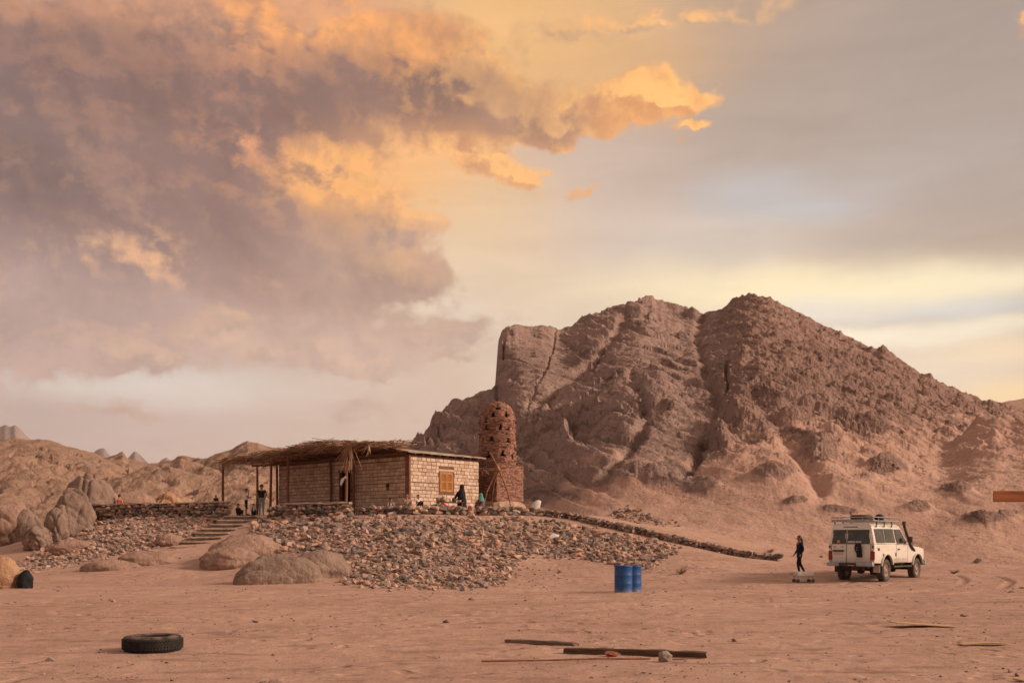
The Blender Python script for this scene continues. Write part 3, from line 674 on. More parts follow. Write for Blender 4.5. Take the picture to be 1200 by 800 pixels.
# ------------------------------------------------------------------ object helpers
def tag(o, label=None, cat=None, group=None, kind=None):
    if label: o['label'] = label
    if cat: o['category'] = cat
    if group: o['group'] = group
    if kind: o['kind'] = kind
    return o
def empty(name, loc, rz=0.0, label=None, cat=None, group=None):
    o = bpy.data.objects.new(name, None); COL.objects.link(o)
    o.empty_display_size = 0.3; o.location = loc; o.rotation_euler = (0, 0, rz)
    return tag(o, label, cat, group)
class MB:
    """collects shapes and links them as one mesh object"""
    def __init__(s): s.v = []; s.f = []; s.mi = []; s.sm = []
    def add(s, vs, fs, mi=0, smooth=False):
        b = len(s.v); s.v += [tuple(p) for p in vs]
        for f in fs: s.f.append([b + i for i in f]); s.mi.append(mi); s.sm.append(smooth)
        return s
    def box(s, c, d, rot=None, mi=0, taper=1.0):
        hx, hy, hz = d[0] / 2, d[1] / 2, d[2] / 2
        vs = [Vector((x * (taper if z > 0 else 1), y * (taper if z > 0 else 1), z)) for z in (-hz, hz) for x, y in ((-hx, -hy), (hx, -hy), (hx, hy), (-hx, hy))]
        if rot is not None: vs = [rot @ p for p in vs]
        c = Vector(c)
        return s.add([p + c for p in vs], [(0, 3, 2, 1), (4, 5, 6, 7), (0, 1, 5, 4), (1, 2, 6, 5), (2, 3, 7, 6), (3, 0, 4, 7)], mi)
    def bar(s, p0, p1, w, h, mi=0):
        p0 = Vector(p0); p1 = Vector(p1); a = p1 - p0
        q = a.to_track_quat('X', 'Z').to_matrix()
        return s.box((p0 + p1) / 2, (a.length, w, h), q, mi)
    def tube(s, pts, r, n=8, mi=0, caps=True, smooth=True):
        pts = [Vector(p) for p in pts]; rs = r if isinstance(r, (list, tuple)) else [r] * len(pts)
        vs = []; fs = []; ref = None
        for i, p in enumerate(pts):
            t = (pts[min(i + 1, len(pts) - 1)] - pts[max(i - 1, 0)]).normalized()
            if ref is None:
                ref = Vector((0, 0, 1)) if abs(t.z) < 0.9 else Vector((1, 0, 0))
            u = (ref - t * ref.dot(t)).normalized(); w = t.cross(u); ref = u
            for k in range(n):
                a = 2 * math.pi * k / n; vs.append(p + (u * math.cos(a) + w * math.sin(a)) * rs[i])
        for i in range(len(pts) - 1):
            for k in range(n):
                k2 = (k + 1) % n; fs.append((i * n + k, i * n + k2, (i + 1) * n + k2, (i + 1) * n + k))
        s.add(vs, fs, mi, smooth)
        if caps:
            s.add(vs[:n], [tuple(range(n))[::-1]], mi); s.add(vs[-n:], [tuple(range(n))], mi)
        return s
    def lathe(s, prof, n=24, c=(0, 0, 0), mi=0, smooth=True, axis=None, close=False):
        vs = []; fs = []
        for r, z in prof:
            for k in range(n):
                a = 2 * math.pi * k / n; p = Vector((r * math.cos(a), r * math.sin(a), z))
                if axis is not None: p = axis @ p
                vs.append(p + Vector(c))
        m = len(prof)
        for i in range(m if close else m - 1):
            for k in range(n):
                k2 = (k + 1) % n; j = (i + 1) % m; fs.append((i * n + k, i * n + k2, j * n + k2, j * n + k))
        return s.add(vs, fs, mi, smooth)
    def prism(s, poly, y0, y1, mi=0):
        """outline in x,z pushed along y"""
        n = len(poly)
        vs = [(x, y0, z) for x, z in poly] + [(x, y1, z) for x, z in poly]
        fs = [tuple(range(n)), tuple(range(2 * n - 1, n - 1, -1))] + [(i, n + i, n + (i + 1) % n, (i + 1) % n) for i in range(n)]
        return s.add(vs, fs, mi)
    def mesh(s, name, mats):
        me = bpy.data.meshes.new(name); me.from_pydata(s.v, [], s.f)
        for m in (mats if isinstance(mats, (list, tuple)) else [mats]): me.materials.append(m)
        me.polygons.foreach_set('material_index', s.mi); me.polygons.foreach_set('use_smooth', s.sm)
        bm = bmesh.new(); bm.from_mesh(me); bmesh.ops.recalc_face_normals(bm, faces=bm.faces); bm.to_mesh(me); bm.free()
        return me
    def build(s, name, mats, parent=None, loc=None, bevel=0.0):
        o = link(name, s.mesh(name, mats), None, parent)
        if loc is not None: o.location = loc
        if bevel:
            m = o.modifiers.new('bevel', 'BEVEL'); m.width = bevel; m.segments = 2; m.limit_method = 'ANGLE'; m.angle_limit = R(40)
        return o
def rotz(a): return Matrix.Rotation(a, 3, 'Z')
def tri_mesh(name, V, Fc, tint=None, smooth=False):
    V = np.asarray(V, np.float32); Fc = np.asarray(Fc, np.int32)
    me = bpy.data.meshes.new(name); me.vertices.add(len(V)); me.vertices.foreach_set('co', V.ravel())
    me.loops.add(Fc.size); me.loops.foreach_set('vertex_index', Fc.ravel())
    k = Fc.shape[1]
    me.polygons.add(len(Fc)); me.polygons.foreach_set('loop_start', np.arange(0, Fc.size, k, dtype=np.int32)); me.polygons.foreach_set('loop_total', np.full(len(Fc), k, dtype=np.int32))
    me.polygons.foreach_set('use_smooth', np.full(len(Fc), smooth)); me.update(); me.validate()
    if tint is not None: set_attr(me, 'tint', tint)
    return me

# ------------------------------------------------------------------ object materials
def ocoord(T): return T.n.new('ShaderNodeTexCoord').outputs['Object']
def mat(name, col, rough=0.7, spec=0.3, metal=0.0, var=0.25, scale=6.0, bump=0.0, bscale=30.0, bdist=0.01, dust=0.0, stretch=None):
    m, T, b = new_mat(name, rough, spec)
    P = ocoord(T)
    if stretch: P = T.v('MULTIPLY', P, stretch)
    n = T.noise(P, scale, 5, 0.62)
    c = T.mix(T.mapr(n, 0.3, 0.72), tuple(k * (1 + var) for k in col) + (1,), tuple(k * (1 - var) for k in col) + (1,))
    if dust:
        nd = T.noise(P, scale * 0.35, 6, 0.65)
        c = T.mix(T.mapr(nd, 0.42, 0.70, 0.25 * dust, dust), c, (0.36, 0.235, 0.175, 1))
    T.put(b.inputs['Base Color'], c); b.inputs['Metallic'].default_value = metal
    T.put(b.inputs['Roughness'], T.mapr(n, 0.3, 0.7, max(rough - 0.1, 0.05), min(rough + 0.1, 1.0)))
    if bump: T.put(b.inputs['Normal'], T.bump(T.noise(P, bscale, 4, 0.6), bump, bdist))
    return m
STONE_RAMP = [(0.0, (0.078, 0.064, 0.061, 1)), (0.20, (0.156, 0.124, 0.113, 1)), (0.36, (0.255, 0.188, 0.160, 1)), (0.50, (0.244, 0.198, 0.177, 1)), (0.64, (0.364, 0.241, 0.191, 1)), (0.80, (0.468, 0.304, 0.233, 1)), (0.92, (0.406, 0.232, 0.172, 1)), (1.0, (0.593, 0.415, 0.330, 1))]
def mat_stone(name, by_object, dark=1.0):
    dark = dark * 1.12
    m, T, b = new_mat(name, 0.88, 0.2)
    P = pos(T)
    if by_object: t = T.n.new('ShaderNodeObjectInfo').outputs['Random']
    else: t = T.attr('tint')['Fac']
    n = T.noise(P, 3.2, 6, 0.66); n2 = T.noise(P, 14.0, 4, 0.6)
    t = T.m('ADD', T.m('MULTIPLY', t, 0.80), T.m('MULTIPLY', n, 0.22), clamp=True)
    c = T.ramp(t, [(p, tuple(k * dark for k in q[:3]) + (1,)) for p, q in STONE_RAMP])
    c = T.mix(T.mapr(n2, 0.52, 0.76, 0, 0.5), c, tuple(k * dark for k in (0.13, 0.095, 0.082)) + (1,))
    T.put(b.inputs['Base Color'], c)
    T.put(b.inputs['Normal'], T.bump(T.m('ADD', n, T.m('MULTIPLY', n2, 0.4)), 0.7, 0.06))
    return m
M_STONE_O = mat_stone('stone', True); M_STONE_A = mat_stone('stone_heap', False)
M_DARK_O = mat_stone('dark_stone', True, 0.90); M_DARK_A = mat_stone('dark_stone_heap', False, 0.90)
def mat_granite(name, c1, c2, dark):
    m, T, b = new_mat(name, 0.9, 0.2)
    P = pos(T)
    n = T.noise(P, 0.9, 7, 0.66, 0.3); n2 = T.noise(P, 6.0, 6, 0.66); n3 = T.noise(T.v('MULTIPLY', P, (1.2, 1.2, 0.35)), 1.6, 5, 0.6)
    c = T.mix(T.mapr(n, 0.34, 0.68), c1, c2)
    c = T.mix(T.mapr(n3, 0.54, 0.74, 0, 0.6), c, dark)
    c = T.mix(T.mapr(n2, 0.55, 0.75, 0, 0.4), c, tuple(k * 0.6 for k in c2[:3]) + (1,))
    gn = T.noise(P, 28.0, 4, 0.65); c = T.mix(T.mapr(gn, 0.52, 0.70, 0, 0.5), c, tuple(k * 0.45 for k in c2[:3]) + (1,)); c = T.mix(T.mapr(gn, 0.46, 0.32, 0, 0.35), c, tuple(min(1, k * 1.35) for k in c1[:3]) + (1,))
    T.put(b.inputs['Base Color'], c)
    T.put(b.inputs['Normal'], T.bump(T.m('ADD', T.m('ADD', T.m('MULTIPLY', n, 0.8), T.m('MULTIPLY', n3, 0.5)), T.m('ADD', T.m('MULTIPLY', n2, 0.35), T.m('MULTIPLY', gn, 0.08))), 1.0, 0.32))
    return m
M_GRAN = mat_granite('granite', (0.420, 0.275, 0.218, 1), (0.315, 0.200, 0.158, 1), (0.200, 0.130, 0.105, 1))
M_GRAN_GREY = mat_granite('grey_granite', (0.330, 0.232, 0.190, 1), (0.250, 0.172, 0.140, 1), (0.140, 0.096, 0.080, 1))
M_GRAN_OR = mat_granite('orange_granite', (0.52, 0.32, 0.205, 1), (0.42, 0.245, 0.155, 1), (0.25, 0.14, 0.095, 1))
M_WOOD = mat('weathered_wood', (0.150, 0.085, 0.060), 0.85, 0.2, var=0.4, scale=5.0, bump=0.5, bscale=24, stretch=(0.35, 3, 3))
M_PALM = mat('dry_palm', (0.330, 0.190, 0.110), 0.85, 0.2, var=0.55, scale=1.6, bump=0.4, bscale=30)
M_BLACK = mat('black_cloth', (0.016, 0.015, 0.018), 0.85, 0.2, var=0.3)
M_RUBBER = mat('rubber', (0.022, 0.021, 0.021), 0.75, 0.3, var=0.3, scale=9, dust=0.35)

# ------------------------------------------------------------------ stones
def hull_rock(seed, n=15):
    r = np.random.default_rng(seed)
    p = r.normal(size=(n, 3)); p /= np.linalg.norm(p, axis=1)[:, None]
    p *= (0.82 + 0.28 * r.random(n))[:, None]
    bm = bmesh.new()
    for q in p: bm.verts.new(q)
    res = bmesh.ops.convex_hull(bm, input=bm.verts)
    bmesh.ops.delete(bm, geom=list({g for g in list(res['geom_interior']) + list(res['geom_unused']) if isinstance(g, bmesh.types.BMVert)}), context='VERTS')
    bmesh.ops.triangulate(bm, faces=bm.faces); bmesh.ops.recalc_face_normals(bm, faces=bm.faces)
    bm.verts.ensure_lookup_table(); bm.verts.index_update()
    V = np.array([v.co[:] for v in bm.verts]); Fc = np.array([[v.index for v in f.verts] for f in bm.faces]); bm.free()
    return V, Fc
ROCKS = [hull_rock(100 + i, 13 + i % 5) for i in range(18)]
ROCK_MESH = []
for i, (V, Fc) in enumerate(ROCKS):
    me = tri_mesh('stone', V, Fc); me.materials.append(M_STONE_O); ROCK_MESH.append(me)
ROCK_DARK = []
for i, (V, Fc) in enumerate(ROCKS):
    me = tri_mesh('stone', V, Fc); me.materials.append(M_DARK_O); ROCK_DARK.append(me)
def lay_stones(root, items, nsingle=300, dark=False, smallname='small_stones'):
    """items: (x,y,z, sx,sy,sz, rz, tilt_x, tilt_y) in world space; the largest become stones of their own"""
    base = np.array(root.location)
    items = sorted(items, key=lambda t: -t[3] * t[4])
    meshes = ROCK_DARK if dark else ROCK_MESH
    for k, (x, y, z, sx, sy, sz, rz, tx, ty) in enumerate(items[:nsingle]):
        o = bpy.data.objects.new('stone', meshes[k % len(meshes)]); COL.objects.link(o); o.parent = root
        o.location = (x - base[0], y - base[1], z - base[2]); o.scale = (sx, sy, sz); o.rotation_euler = (tx, ty, rz)
    Vs = []; Fs = []; Ts = []; nb = 0
    for k, (x, y, z, sx, sy, sz, rz, tx, ty) in enumerate(items[nsingle:]):
        V, Fc = ROCKS[k % len(ROCKS)]
        Rm = np.array((Matrix.Rotation(rz, 3, 'Z') @ Matrix.Rotation(ty, 3, 'Y') @ Matrix.Rotation(tx, 3, 'X')))
        W_ = (V * (sx, sy, sz)) @ Rm.T + (x - base[0], y - base[1], z - base[2])
        Vs.append(W_); Fs.append(Fc + nb); Ts.append(np.full(len(V), random.random())); nb += len(V)
    if Vs:
        me = tri_mesh(smallname, np.concatenate(Vs), np.concatenate(Fs), np.concatenate(Ts)); me.materials.append(M_DARK_A if dark else M_STONE_A)
        o = link(smallname, me, None, root); o['kind'] = 'stuff'
def in_poly(P, x, y):
    P = np.array(P, float); ins = np.zeros(x.shape, bool)
    for i in range(len(P)):
        (ax, ay), (bx, by) = P[i], P[(i + 1) % len(P)]
        c = (ay > y) != (by > y)
        ins ^= c & (x < (bx - ax) * (y - ay) / ((by - ay) if by != ay else 1e-9) + ax)
    return ins
_tpx = np.arange(-80, 1290, 5.0); _td = np.arange(28, 80, 0.25)
_TA, _TB = np.meshgrid(_tpx, _td, indexing='ij')
_TH = ground_z((_TA - 600) / F * _TB, _TB, False)
_TPY = HZ - (_TH - CH) / _TB * F
def fast_pick(px, py):
    out = np.zeros((len(px), 3))
    for k, (a, b) in enumerate(zip(px, py)):
        i = int(np.clip(round((a - _tpx[0]) / 5.0), 0, len(_tpx) - 1))
        col = _TPY[i]; hit = np.nonzero(col < b)[0]
        if len(hit) == 0: j = len(_td) - 1; d = _td[j]
        else:
            j = hit[0]
            d = _td[j] if j == 0 else _td[j - 1] + 0.25 * (col[j - 1] - b) / max(col[j - 1] - col[j], 1e-6)
        out[k] = ((a - 600) / F * d, d, 0)
    out[:, 2] = ground_z(out[:, 0], out[:, 1])
    return out
def ray_pick(px, py):
    """first point of the built terrain behind a photo pixel"""
    bpy.context.view_layer.update(); dg = bpy.context.evaluated_depsgraph_get(); out = []
    for a, b in zip(px, py):
        v = Vector(((a - 600) / F, 1.0, (HZ - b) / F)).normalized()
        ok, hit, *_ = SC.ray_cast(dg, Vector((0, 0, CH)), v)
        out.append(tuple(hit) if ok else tuple(fast_pick(np.array([a]), np.array([b]))[0]))
    return np.array(out)
def scatter_px(poly, sx, sy, seed, edge=4.0):
    r = np.random.default_rng(seed)
    P = np.array(poly, float); x0, y0 = P.min(0); x1, y1 = P.max(0)
    gx, gy = np.meshgrid(np.arange(x0, x1, sx), np.arange(y0, y1, sy), indexing='ij')
    gx = gx + (np.arange(gy.shape[1]) % 2 * sx / 2)[None, :]
    x = (gx + r.uniform(-0.5, 0.5, gx.shape) * sx).ravel(); y = (gy + r.uniform(-0.5, 0.5, gx.shape) * sy).ravel()
    k = in_poly(P, x + r.uniform(-edge, edge, x.shape), y + r.uniform(-edge, edge, x.shape) * 0.6)
    return x[k], y[k]
def rubble(name, poly, sx, sy, smin, smax_, label, cat, seed, rootpx, nsingle=300, dark=False, edge=4.0, flatness=0.55, finder=None):
    finder = finder or fast_pick
    x, y = scatter_px(poly, sx, sy, seed, edge)
    P = finder(x, y); r = np.random.default_rng(seed + 1); items = []
    for (wx, wy, wz) in P:
        s = (smin + (smax_ - smin) * r.random() ** 2.6 + (0.55 * r.random() if r.random() < 0.03 else 0) * (smax_ - smin)) * wy / F / 2
        a, b, c = s * r.uniform(0.9, 1.35), s * r.uniform(0.7, 1.0), s * r.uniform(0.42, 0.42 + flatness * 0.6)
        items.append((wx, wy, wz + c * r.uniform(0.05, 0.75), a, b, c, r.uniform(0, 6.28), r.normal() * 0.28, r.normal() * 0.28))
    c0 = finder(np.array([float(rootpx[0])]), np.array([float(rootpx[1])]))[0]
    root = empty(name, tuple(c0), 0, label, cat)
    lay_stones(root, items, nsingle, dark)
    return root
rubble('rubble_pile', [(716, 603), (735, 594), (748, 596), (756, 603), (775, 609), (800, 612), (796, 618), (770, 615), (740, 611)], 4.0, 2.4, 4.0, 9.0,
       'loose heap of dark stones on the sand slope behind the low stone wall', 'stone pile', 41, (750, 612), dark=True, finder=ray_pick)
rubble('stone_embankment', [(296, 610), (330, 603), (420, 603), (500, 606), (600, 607), (640, 611), (700, 621), (760, 633), (797, 642), (790, 652), (765, 664), (735, 667), (700, 657), (662, 654), (628, 650), (606, 660), (592, 688), (520, 691), (440, 689), (402, 683), (392, 664), (370, 650), (330, 648), (312, 640), (292, 625)],
       4.0, 2.25, 4.6, 12.5, 'wide slope of loose tan and grey stones below the brick house', 'stone embankment', 21, (470, 688))
rubble('stone_embankment', [(113, 601), (200, 601), (264, 602), (262, 612), (246, 622), (232, 631), (212, 630), (190, 641), (150, 648), (100, 659), (50, 668), (18, 671), (30, 655), (70, 633), (100, 611)],
       3.5, 2.1, 4.2, 10.0, 'narrower slope of small grey stones running down between the steps and the tall boulders', 'stone embankment', 31, (130, 650))
rubble('fallen_stones', [(592, 655), (640, 655), (675, 672), (650, 684), (600, 690)], 9.0, 6.0, 2.5, 8.0, 'few stones spilled on sand between the big stone slope and the blue barrels', 'stones', 43, (630, 675), nsingle=60, edge=10)

def stone_wall(name, pts, hgt, size, label, cat, seed, dark=True, jag=0.15, thick=1.4, capped=None):
    """dry wall along world points; heights in metres"""
    r = np.random.default_rng(seed); items = []
    P = [np.array(p, float) for p in pts]
    for a, b in zip(P[:-1], P[1:]):
        L = np.linalg.norm((b - a)[:2]); n = max(1, int(L / (size * 0.82)))
        for i in range(n):
            for row in range(max(1, int(round(hgt / (size * 0.55))))):
                for lay in range(2):
                    t = (i + (0.5 if row % 2 else 0) + r.uniform(-0.3, 0.3)) / n
                    q = a + (b - a) * t
                    nrm = np.array([-(b - a)[1], (b - a)[0], 0]) / max(L, 1e-6)
                    q = q + nrm * (lay - 0.5) * size * thick * 0.5 + nrm * r.normal() * 0.04
                    s = size * r.uniform(0.75, 1.25) / 2
                    g = float(ground_z(q[:1], q[1:2], False)[0])
                    if row * size * 0.55 > hgt - r.random() * jag: continue
                    items.append((q[0], q[1], g + size * 0.22 + row * size * 0.52, s * 1.25, s * 0.95, s * 0.68, math.atan2((b - a)[1], (b - a)[0]) + r.normal() * 0.35, r.normal() * 0.12, r.normal() * 0.12))
    root = empty(name, (P[0][0], P[0][1], gz(P[0][0], P[0][1])), 0, label, cat)
    lay_stones(root, items, 300, dark)
    if capped:
        for (a, b, z) in capped:
            a = np.array(a); b = np.array(b); mb = MB(); n = 14; dv = (b - a)[:2] / np.linalg.norm((b - a)[:2]); nv = np.array([-dv[1], dv[0]])
            vs = []; fs = []
            for i in range(n + 1):
                p = a + (b - a) * i / n; w_ = 0.19 + r.random() * 0.06; t_ = z + r.normal() * 0.02; lo = z - 0.10 + r.normal() * 0.02
                for (sgn, zz) in ((-1, lo), (-0.85, t_ - 0.02), (0.85, t_), (1, lo)):
                    q = p[:2] + nv * sgn * w_; vs.append((q[0] - P[0][0], q[1] - P[0][1], zz - root.location[2]))
                if i:
                    o_ = (i - 1) * 4
                    for k in range(4): fs.append((o_ + k, o_ + (k + 1) % 4, o_ + 4 + (k + 1) % 4, o_ + 4 + k))
            fs += [(0, 1, 2, 3), tuple(n * 4 + k for k in (3, 2, 1, 0))]
            mb.add(vs, fs)
            mb.build('mortar_cap', M_MORTAR, root)
    return root
M_MORTAR = mat('mud_mortar', (0.40, 0.275, 0.205), 0.95, 0.1, var=0.25, scale=3, bump=0.6, bscale=12, bdist=0.04)
def on(px, d): return WZ(px, d, 0)
stone_wall('parapet_wall', [on(113, 62.0), on(190, 60.2), on(268, 58.3)], 0.78, 0.36, 'longest mortar topped stone wall, running from the steps to the tall boulders', 'wall', 51, jag=0.08,
           capped=[(on(113, 62.1), on(268, 58.4), TF + 0.79)])
stone_wall('parapet_wall', [on(318, 56.3), on(340, 55.5), on(412, 54.3)], 0.62, 0.36, 'short mortar topped stone wall in front of the veranda door', 'wall', 52, jag=0.12,
           capped=[(on(335, 55.7), on(411, 54.4), TF + 0.60)])
stone_wall('parapet_wall', [on(424, 54.2), on(478, 53.3), on(494, 53.5)], 0.55, 0.4, 'crooked low stone wall below the small square hole in the house wall', 'wall', 53, jag=0.3)
stone_wall('parapet_wall', [on(498, 53.6), on(540, 54.3), on(612, 55.2), on(640, 55.2)], 0.46, 0.42, 'ragged low stone wall in front of the shuttered window and the red tower', 'wall', 54, jag=0.25)
stone_wall('boundary_wall', [on(636, 55.6), on(690, 53.2), on(740, 50.8), on(800, 48.4), on(850, 46.8), on(916, 44.9)], 0.45, 0.34, 'long low dark stone wall descending beside the sandy track', 'wall', 55, jag=0.1)

# ------------------------------------------------------------------ steps
def build_steps():
    bot = np.array(WZ(211, 51.8, 0.98)); top = np.array(WZ(281, 57.0, 2.86))
    n = 9; root = empty('stone_steps', (bot[0], bot[1], gz(bot[0], bot[1])), 0, 'stone staircase climbing between the two rubble slopes to the terrace', 'steps')
    m2 = mat('tread_stone', (0.43, 0.315, 0.255), 0.92, 0.15, var=0.3, scale=2.2, bump=0.6, bscale=9, bdist=0.03)
    m = mat('step_stone', (0.20, 0.155, 0.14), 0.92, 0.15, var=0.35, scale=2.2, bump=0.7, bscale=9, bdist=0.04)
    up = (top - bot)[:2]; L = np.linalg.norm(up); u = up / L
    # the treads run across the view, a little skewed
    side = np.array([0.985, 0.17])
    r = np.random.default_rng(5)
    for i in range(n):
        t = i / (n - 1); c = bot + (top - bot) * t
        w = (1.0, 1.6, 1.9, 1.75)[min(i, 3)] + r.uniform(-0.08, 0.08)
        mb = MB(); ang = math.atan2(side[1], side[0])
        q = c[:2] + np.array([0.08, 0.0])
        base = (q[0] - root.location[0], q[1] - root.location[1])
        mb.box((base[0], base[1], c[2] - 0.36 - root.location[2]), (w - 0.05, 0.9, 0.6), rotz(ang), 0)
        st = mb.build('step', m, root, bevel=0.02)
        x = -w / 2
        while x < w / 2 - 0.05:                      # flat stones laid as the tread
            l = min(r.uniform(0.35, 0.75), w / 2 - x)
            qq = Vector((base[0], base[1], 0)) + rotz(ang) @ Vector((x + l / 2, -0.04 + r.normal() * 0.015, 0))
            MB().box((qq.x, qq.y, c[2] - 0.03 - root.location[2] + r.normal() * 0.006), (l - 0.015, 0.97, 0.075), rotz(ang + r.normal() * 0.015), 0).build('tread_stone', m2, st, bevel=0.012)
            x += l
build_steps()

# ------------------------------------------------------------------ boulders
def boulder(px, py, d, w, dep, h, seed, label, material, sink=0.25, rz=0.0, rough=0.16, cracks=0.0, sub=5, lean=0.0, zc=None, power=1.0):
    """rounded granite boulder; px,py is the middle of its base"""
    bm = bmesh.new(); bmesh.ops.create_icosphere(bm, subdivisions=sub, radius=1.0)
    co = np.array([v.co[:] for v in bm.verts])
    s = seed * 7.31
    n1 = fbm(co[:, 0] * 0.9 + s, co[:, 1] * 0.9, co[:, 2] * 0.9, 3); n2 = ridged(co[:, 0] * 1.7 + s, co[:, 1] * 1.7, co[:, 2] * 1.7 + s, 4); n3 = fbm(co[:, 0] * 6 + s, co[:, 1] * 6, co[:, 2] * 6, 3)
    rr = 1 + rough * 2.4 * n1 + rough * 0.55 * (n2 - 0.4) + rough * 0.18 * n3
    if cracks:
        f1, f2, ci = cellular(co[:, 0] * 1.5 + s, co[:, 1] * 1.5, co[:, 2] * 0.9 + s, seed)
        rr = rr + cracks * (ci - 0.5) - cracks * 0.9 * np.exp(-((f2 - f1) / 0.07) ** 2)
    co = np.sign(co) * np.abs(co) ** power * rr[:, None]
    co = co * (w / 2, dep / 2, h / (1 + (1 - sink)))
    co[:, 0] += lean * co[:, 2]
    x, y = (px - 600) / F * d, d
    if zc is None: zc = gz(x, y)
    for v, q in zip(bm.verts, co): v.co = q
    for f in bm.faces: f.smooth = True
    me = bpy.data.meshes.new('boulder'); bm.to_mesh(me); bm.free(); me.materials.append(material)
    o = link('boulder', me); o.location = (x, y, zc + h / (2 - sink) * (1 - sink) - 0.02); o.rotation_euler = (0, 0, rz)
    return tag(o, label, 'boulder')
BL = [
    (290, 664, 48.0, 3.4, 2.8, 0.98, 1, 'broad domed pink boulder half buried at the foot of the stone steps', M_GRAN, 0.85, 0.3, 0.10, 0.03),
    (272, 672, 46.4, 2.7, 1.9, 0.82, 2, 'rounded boulder resting against the front of the domed pink one', M_GRAN, 0.85, 0.0, 0.12, 0.05),
    (328, 689, 38.9, 3.2, 2.4, 1.02, 3, 'large brown boulder with a grooved face at the edge of the wide rubble slope', M_GRAN_GREY, 0.85, 0.2, 0.13, 0.06),
    (374, 686, 40.4, 2.6, 2.2, 1.02, 4, 'smooth humped boulder wedged among the edge stones of the wide rubble slope', M_GRAN_GREY, 0.85, 0.5, 0.11, 0.03),
    (310, 690, 37.9, 2.2, 0.9, 0.55, 5, 'narrow ledge of rock on the sand before the grooved brown boulder', M_GRAN_GREY, 0.8, 0.1, 0.12, 0.05),
    (174, 662, 48.0, 2.6, 2.0, 0.62, 6, 'low sandy hump of rock showing through sand below the narrow rubble slope', M_GRAN, 0.9, 0.4, 0.10, 0.0),
    (130, 667, 46.5, 2.6, 1.8, 0.45, 7, 'flattest hump of rock, almost covered by sand, below the narrow rubble slope', M_GRAN, 0.9, 0.1, 0.10, 0.0),
    (196, 642, 52.6, 1.4, 1.1, 0.62, 8, 'pale slab boulder beside the lowest steps', M_GRAN, 0.6, 0.2, 0.16, 0.10),
    (84, 652, 53.2, 2.2, 0.9, 0.62, 9, 'long tilted slab of rock lying within the narrow rubble slope', M_GRAN, 0.6, 0.5, 0.12, 0.08),
    (-1, 691, 33.2, 1.25, 1.2, 1.10, 10, 'orange boulder standing on the sand beside the black bag', M_GRAN_OR, 0.5, 0.0, 0.10, 0.06),
    (88, 645, 60, 2.5, 2.2, 2.35, 12, 'tall cleft boulder in the rock cluster by the end of the long mortar topped wall', M_GRAN_GREY, 0.6, 0.2, 0.15, 0.14),
    (106, 640, 63, 2.6, 2.4, 3.0, 13, 'tallest boulder of the cluster, rising beside the end of the low wall', M_GRAN_GREY, 0.6, 0.9, 0.15, 0.14),
    (72, 652, 59, 1.7, 1.8, 2.0, 14, 'leaning wedge boulder at the front of the rock cluster', M_GRAN_GREY, 0.6, 0.4, 0.15, 0.14),
    (46, 655, 58, 1.9, 1.6, 1.2, 15, 'sloping grey boulder lowest in the rock cluster above the small stones', M_GRAN_GREY, 0.6, 1.4, 0.14, 0.16),
    (122, 620, 65, 2.0, 1.8, 2.0, 16, 'rusty cracked boulder touching the end of the low wall', M_GRAN, 0.6, 0.4, 0.15, 0.12),
    (30, 642, 66, 2.0, 2.0, 2.1, 17, 'round boulder perched behind the leaning wedge boulder', M_GRAN_GREY, 0.5, 0.2, 0.14, 0.10),
    (8, 648, 66, 3.2, 2.6, 2.9, 18, 'broad split boulder at the foot of the hills behind the black bag', M_GRAN, 0.6, 0.3, 0.15, 0.20),
    (150, 592, 70, 4.2, 2.6, 2.0, 19, 'wide rounded boulder behind the seated person in coral', M_GRAN, 0.7, 0.2, 0.12, 0.10),
    (120, 592, 68, 2.4, 2.2, 1.4, 20, 'small rounded boulder behind the far end of the long mortar topped wall', M_GRAN, 0.7, 0.7, 0.12, 0.08),
    (198, 592, 72, 2.6, 2.2, 1.8, 21, 'orange faced block boulder behind the middle of the long mortar topped wall', M_GRAN_OR, 0.6, 0.3, 0.13, 0.16),
    (176, 592, 74, 2.0, 2.0, 1.7, 22, 'grey boulder between the wide rounded one and the orange block', M_GRAN, 0.6, 0.3, 0.13, 0.12),
]
for (px_, py_, d_, w_, dp_, h_, sd_, lb_, mt_, sk_, rz_, ro_, cr_) in BL:
    boulder(px_, py_, d_, w_, dp_, h_, sd_, lb_, mt_, sk_, rz_, ro_, cr_, sub=5 if w_ > 1 else 4)
# ------------------------------------------------------------------ house
C0 = np.array([-5.70, 57.0]); RD = np.array([0.66, 0.75]); RD /= np.linalg.norm(RD); LD = np.array([-RD[1], RD[0]])
ROT_H = math.atan2(RD[1], RD[0])         # local +x runs along the shuttered wall, local +y along the veranda wall
LR, LL = 5.6, 12.1; WT = 3.40            # wall lengths and height
M_BRICK = None
def mat_brick():
    m, T, b = new_mat('limestone_brick', 0.92, 0.15)
    P = ocoord(T); t = T.attr('tint')['Fac']
    n = T.noise(P, 2.4, 6, 0.65); n2 = T.noise(P, 11, 4, 0.6)
    c = T.ramp(T.m('ADD', T.m('MULTIPLY', t, 0.7), T.m('MULTIPLY', n, 0.3)), [(0.1, (0.41, 0.295, 0.228, 1)), (0.45, (0.55, 0.41, 0.322, 1)), (0.8, (0.66, 0.515, 0.405, 1))])
    c = T.mix(T.mapr(n2, 0.54, 0.74, 0, 0.45), c, (0.36, 0.25, 0.18, 1))
    T.put(b.inputs['Base Color'], c); T.put(b.inputs['Normal'], T.bump(n2, 0.6, 0.02)); return m
M_BRICK = mat_brick()
M_BRICK_PLAIN = mat('pale_stone', (0.52, 0.39, 0.29), 0.92, 0.15, var=0.2, scale=3)
M_JOINT = mat('brown_mortar', (0.165, 0.095, 0.066), 0.95, 0.1, var=0.3, scale=3, bump=0.4, bscale=14, bdist=0.02)
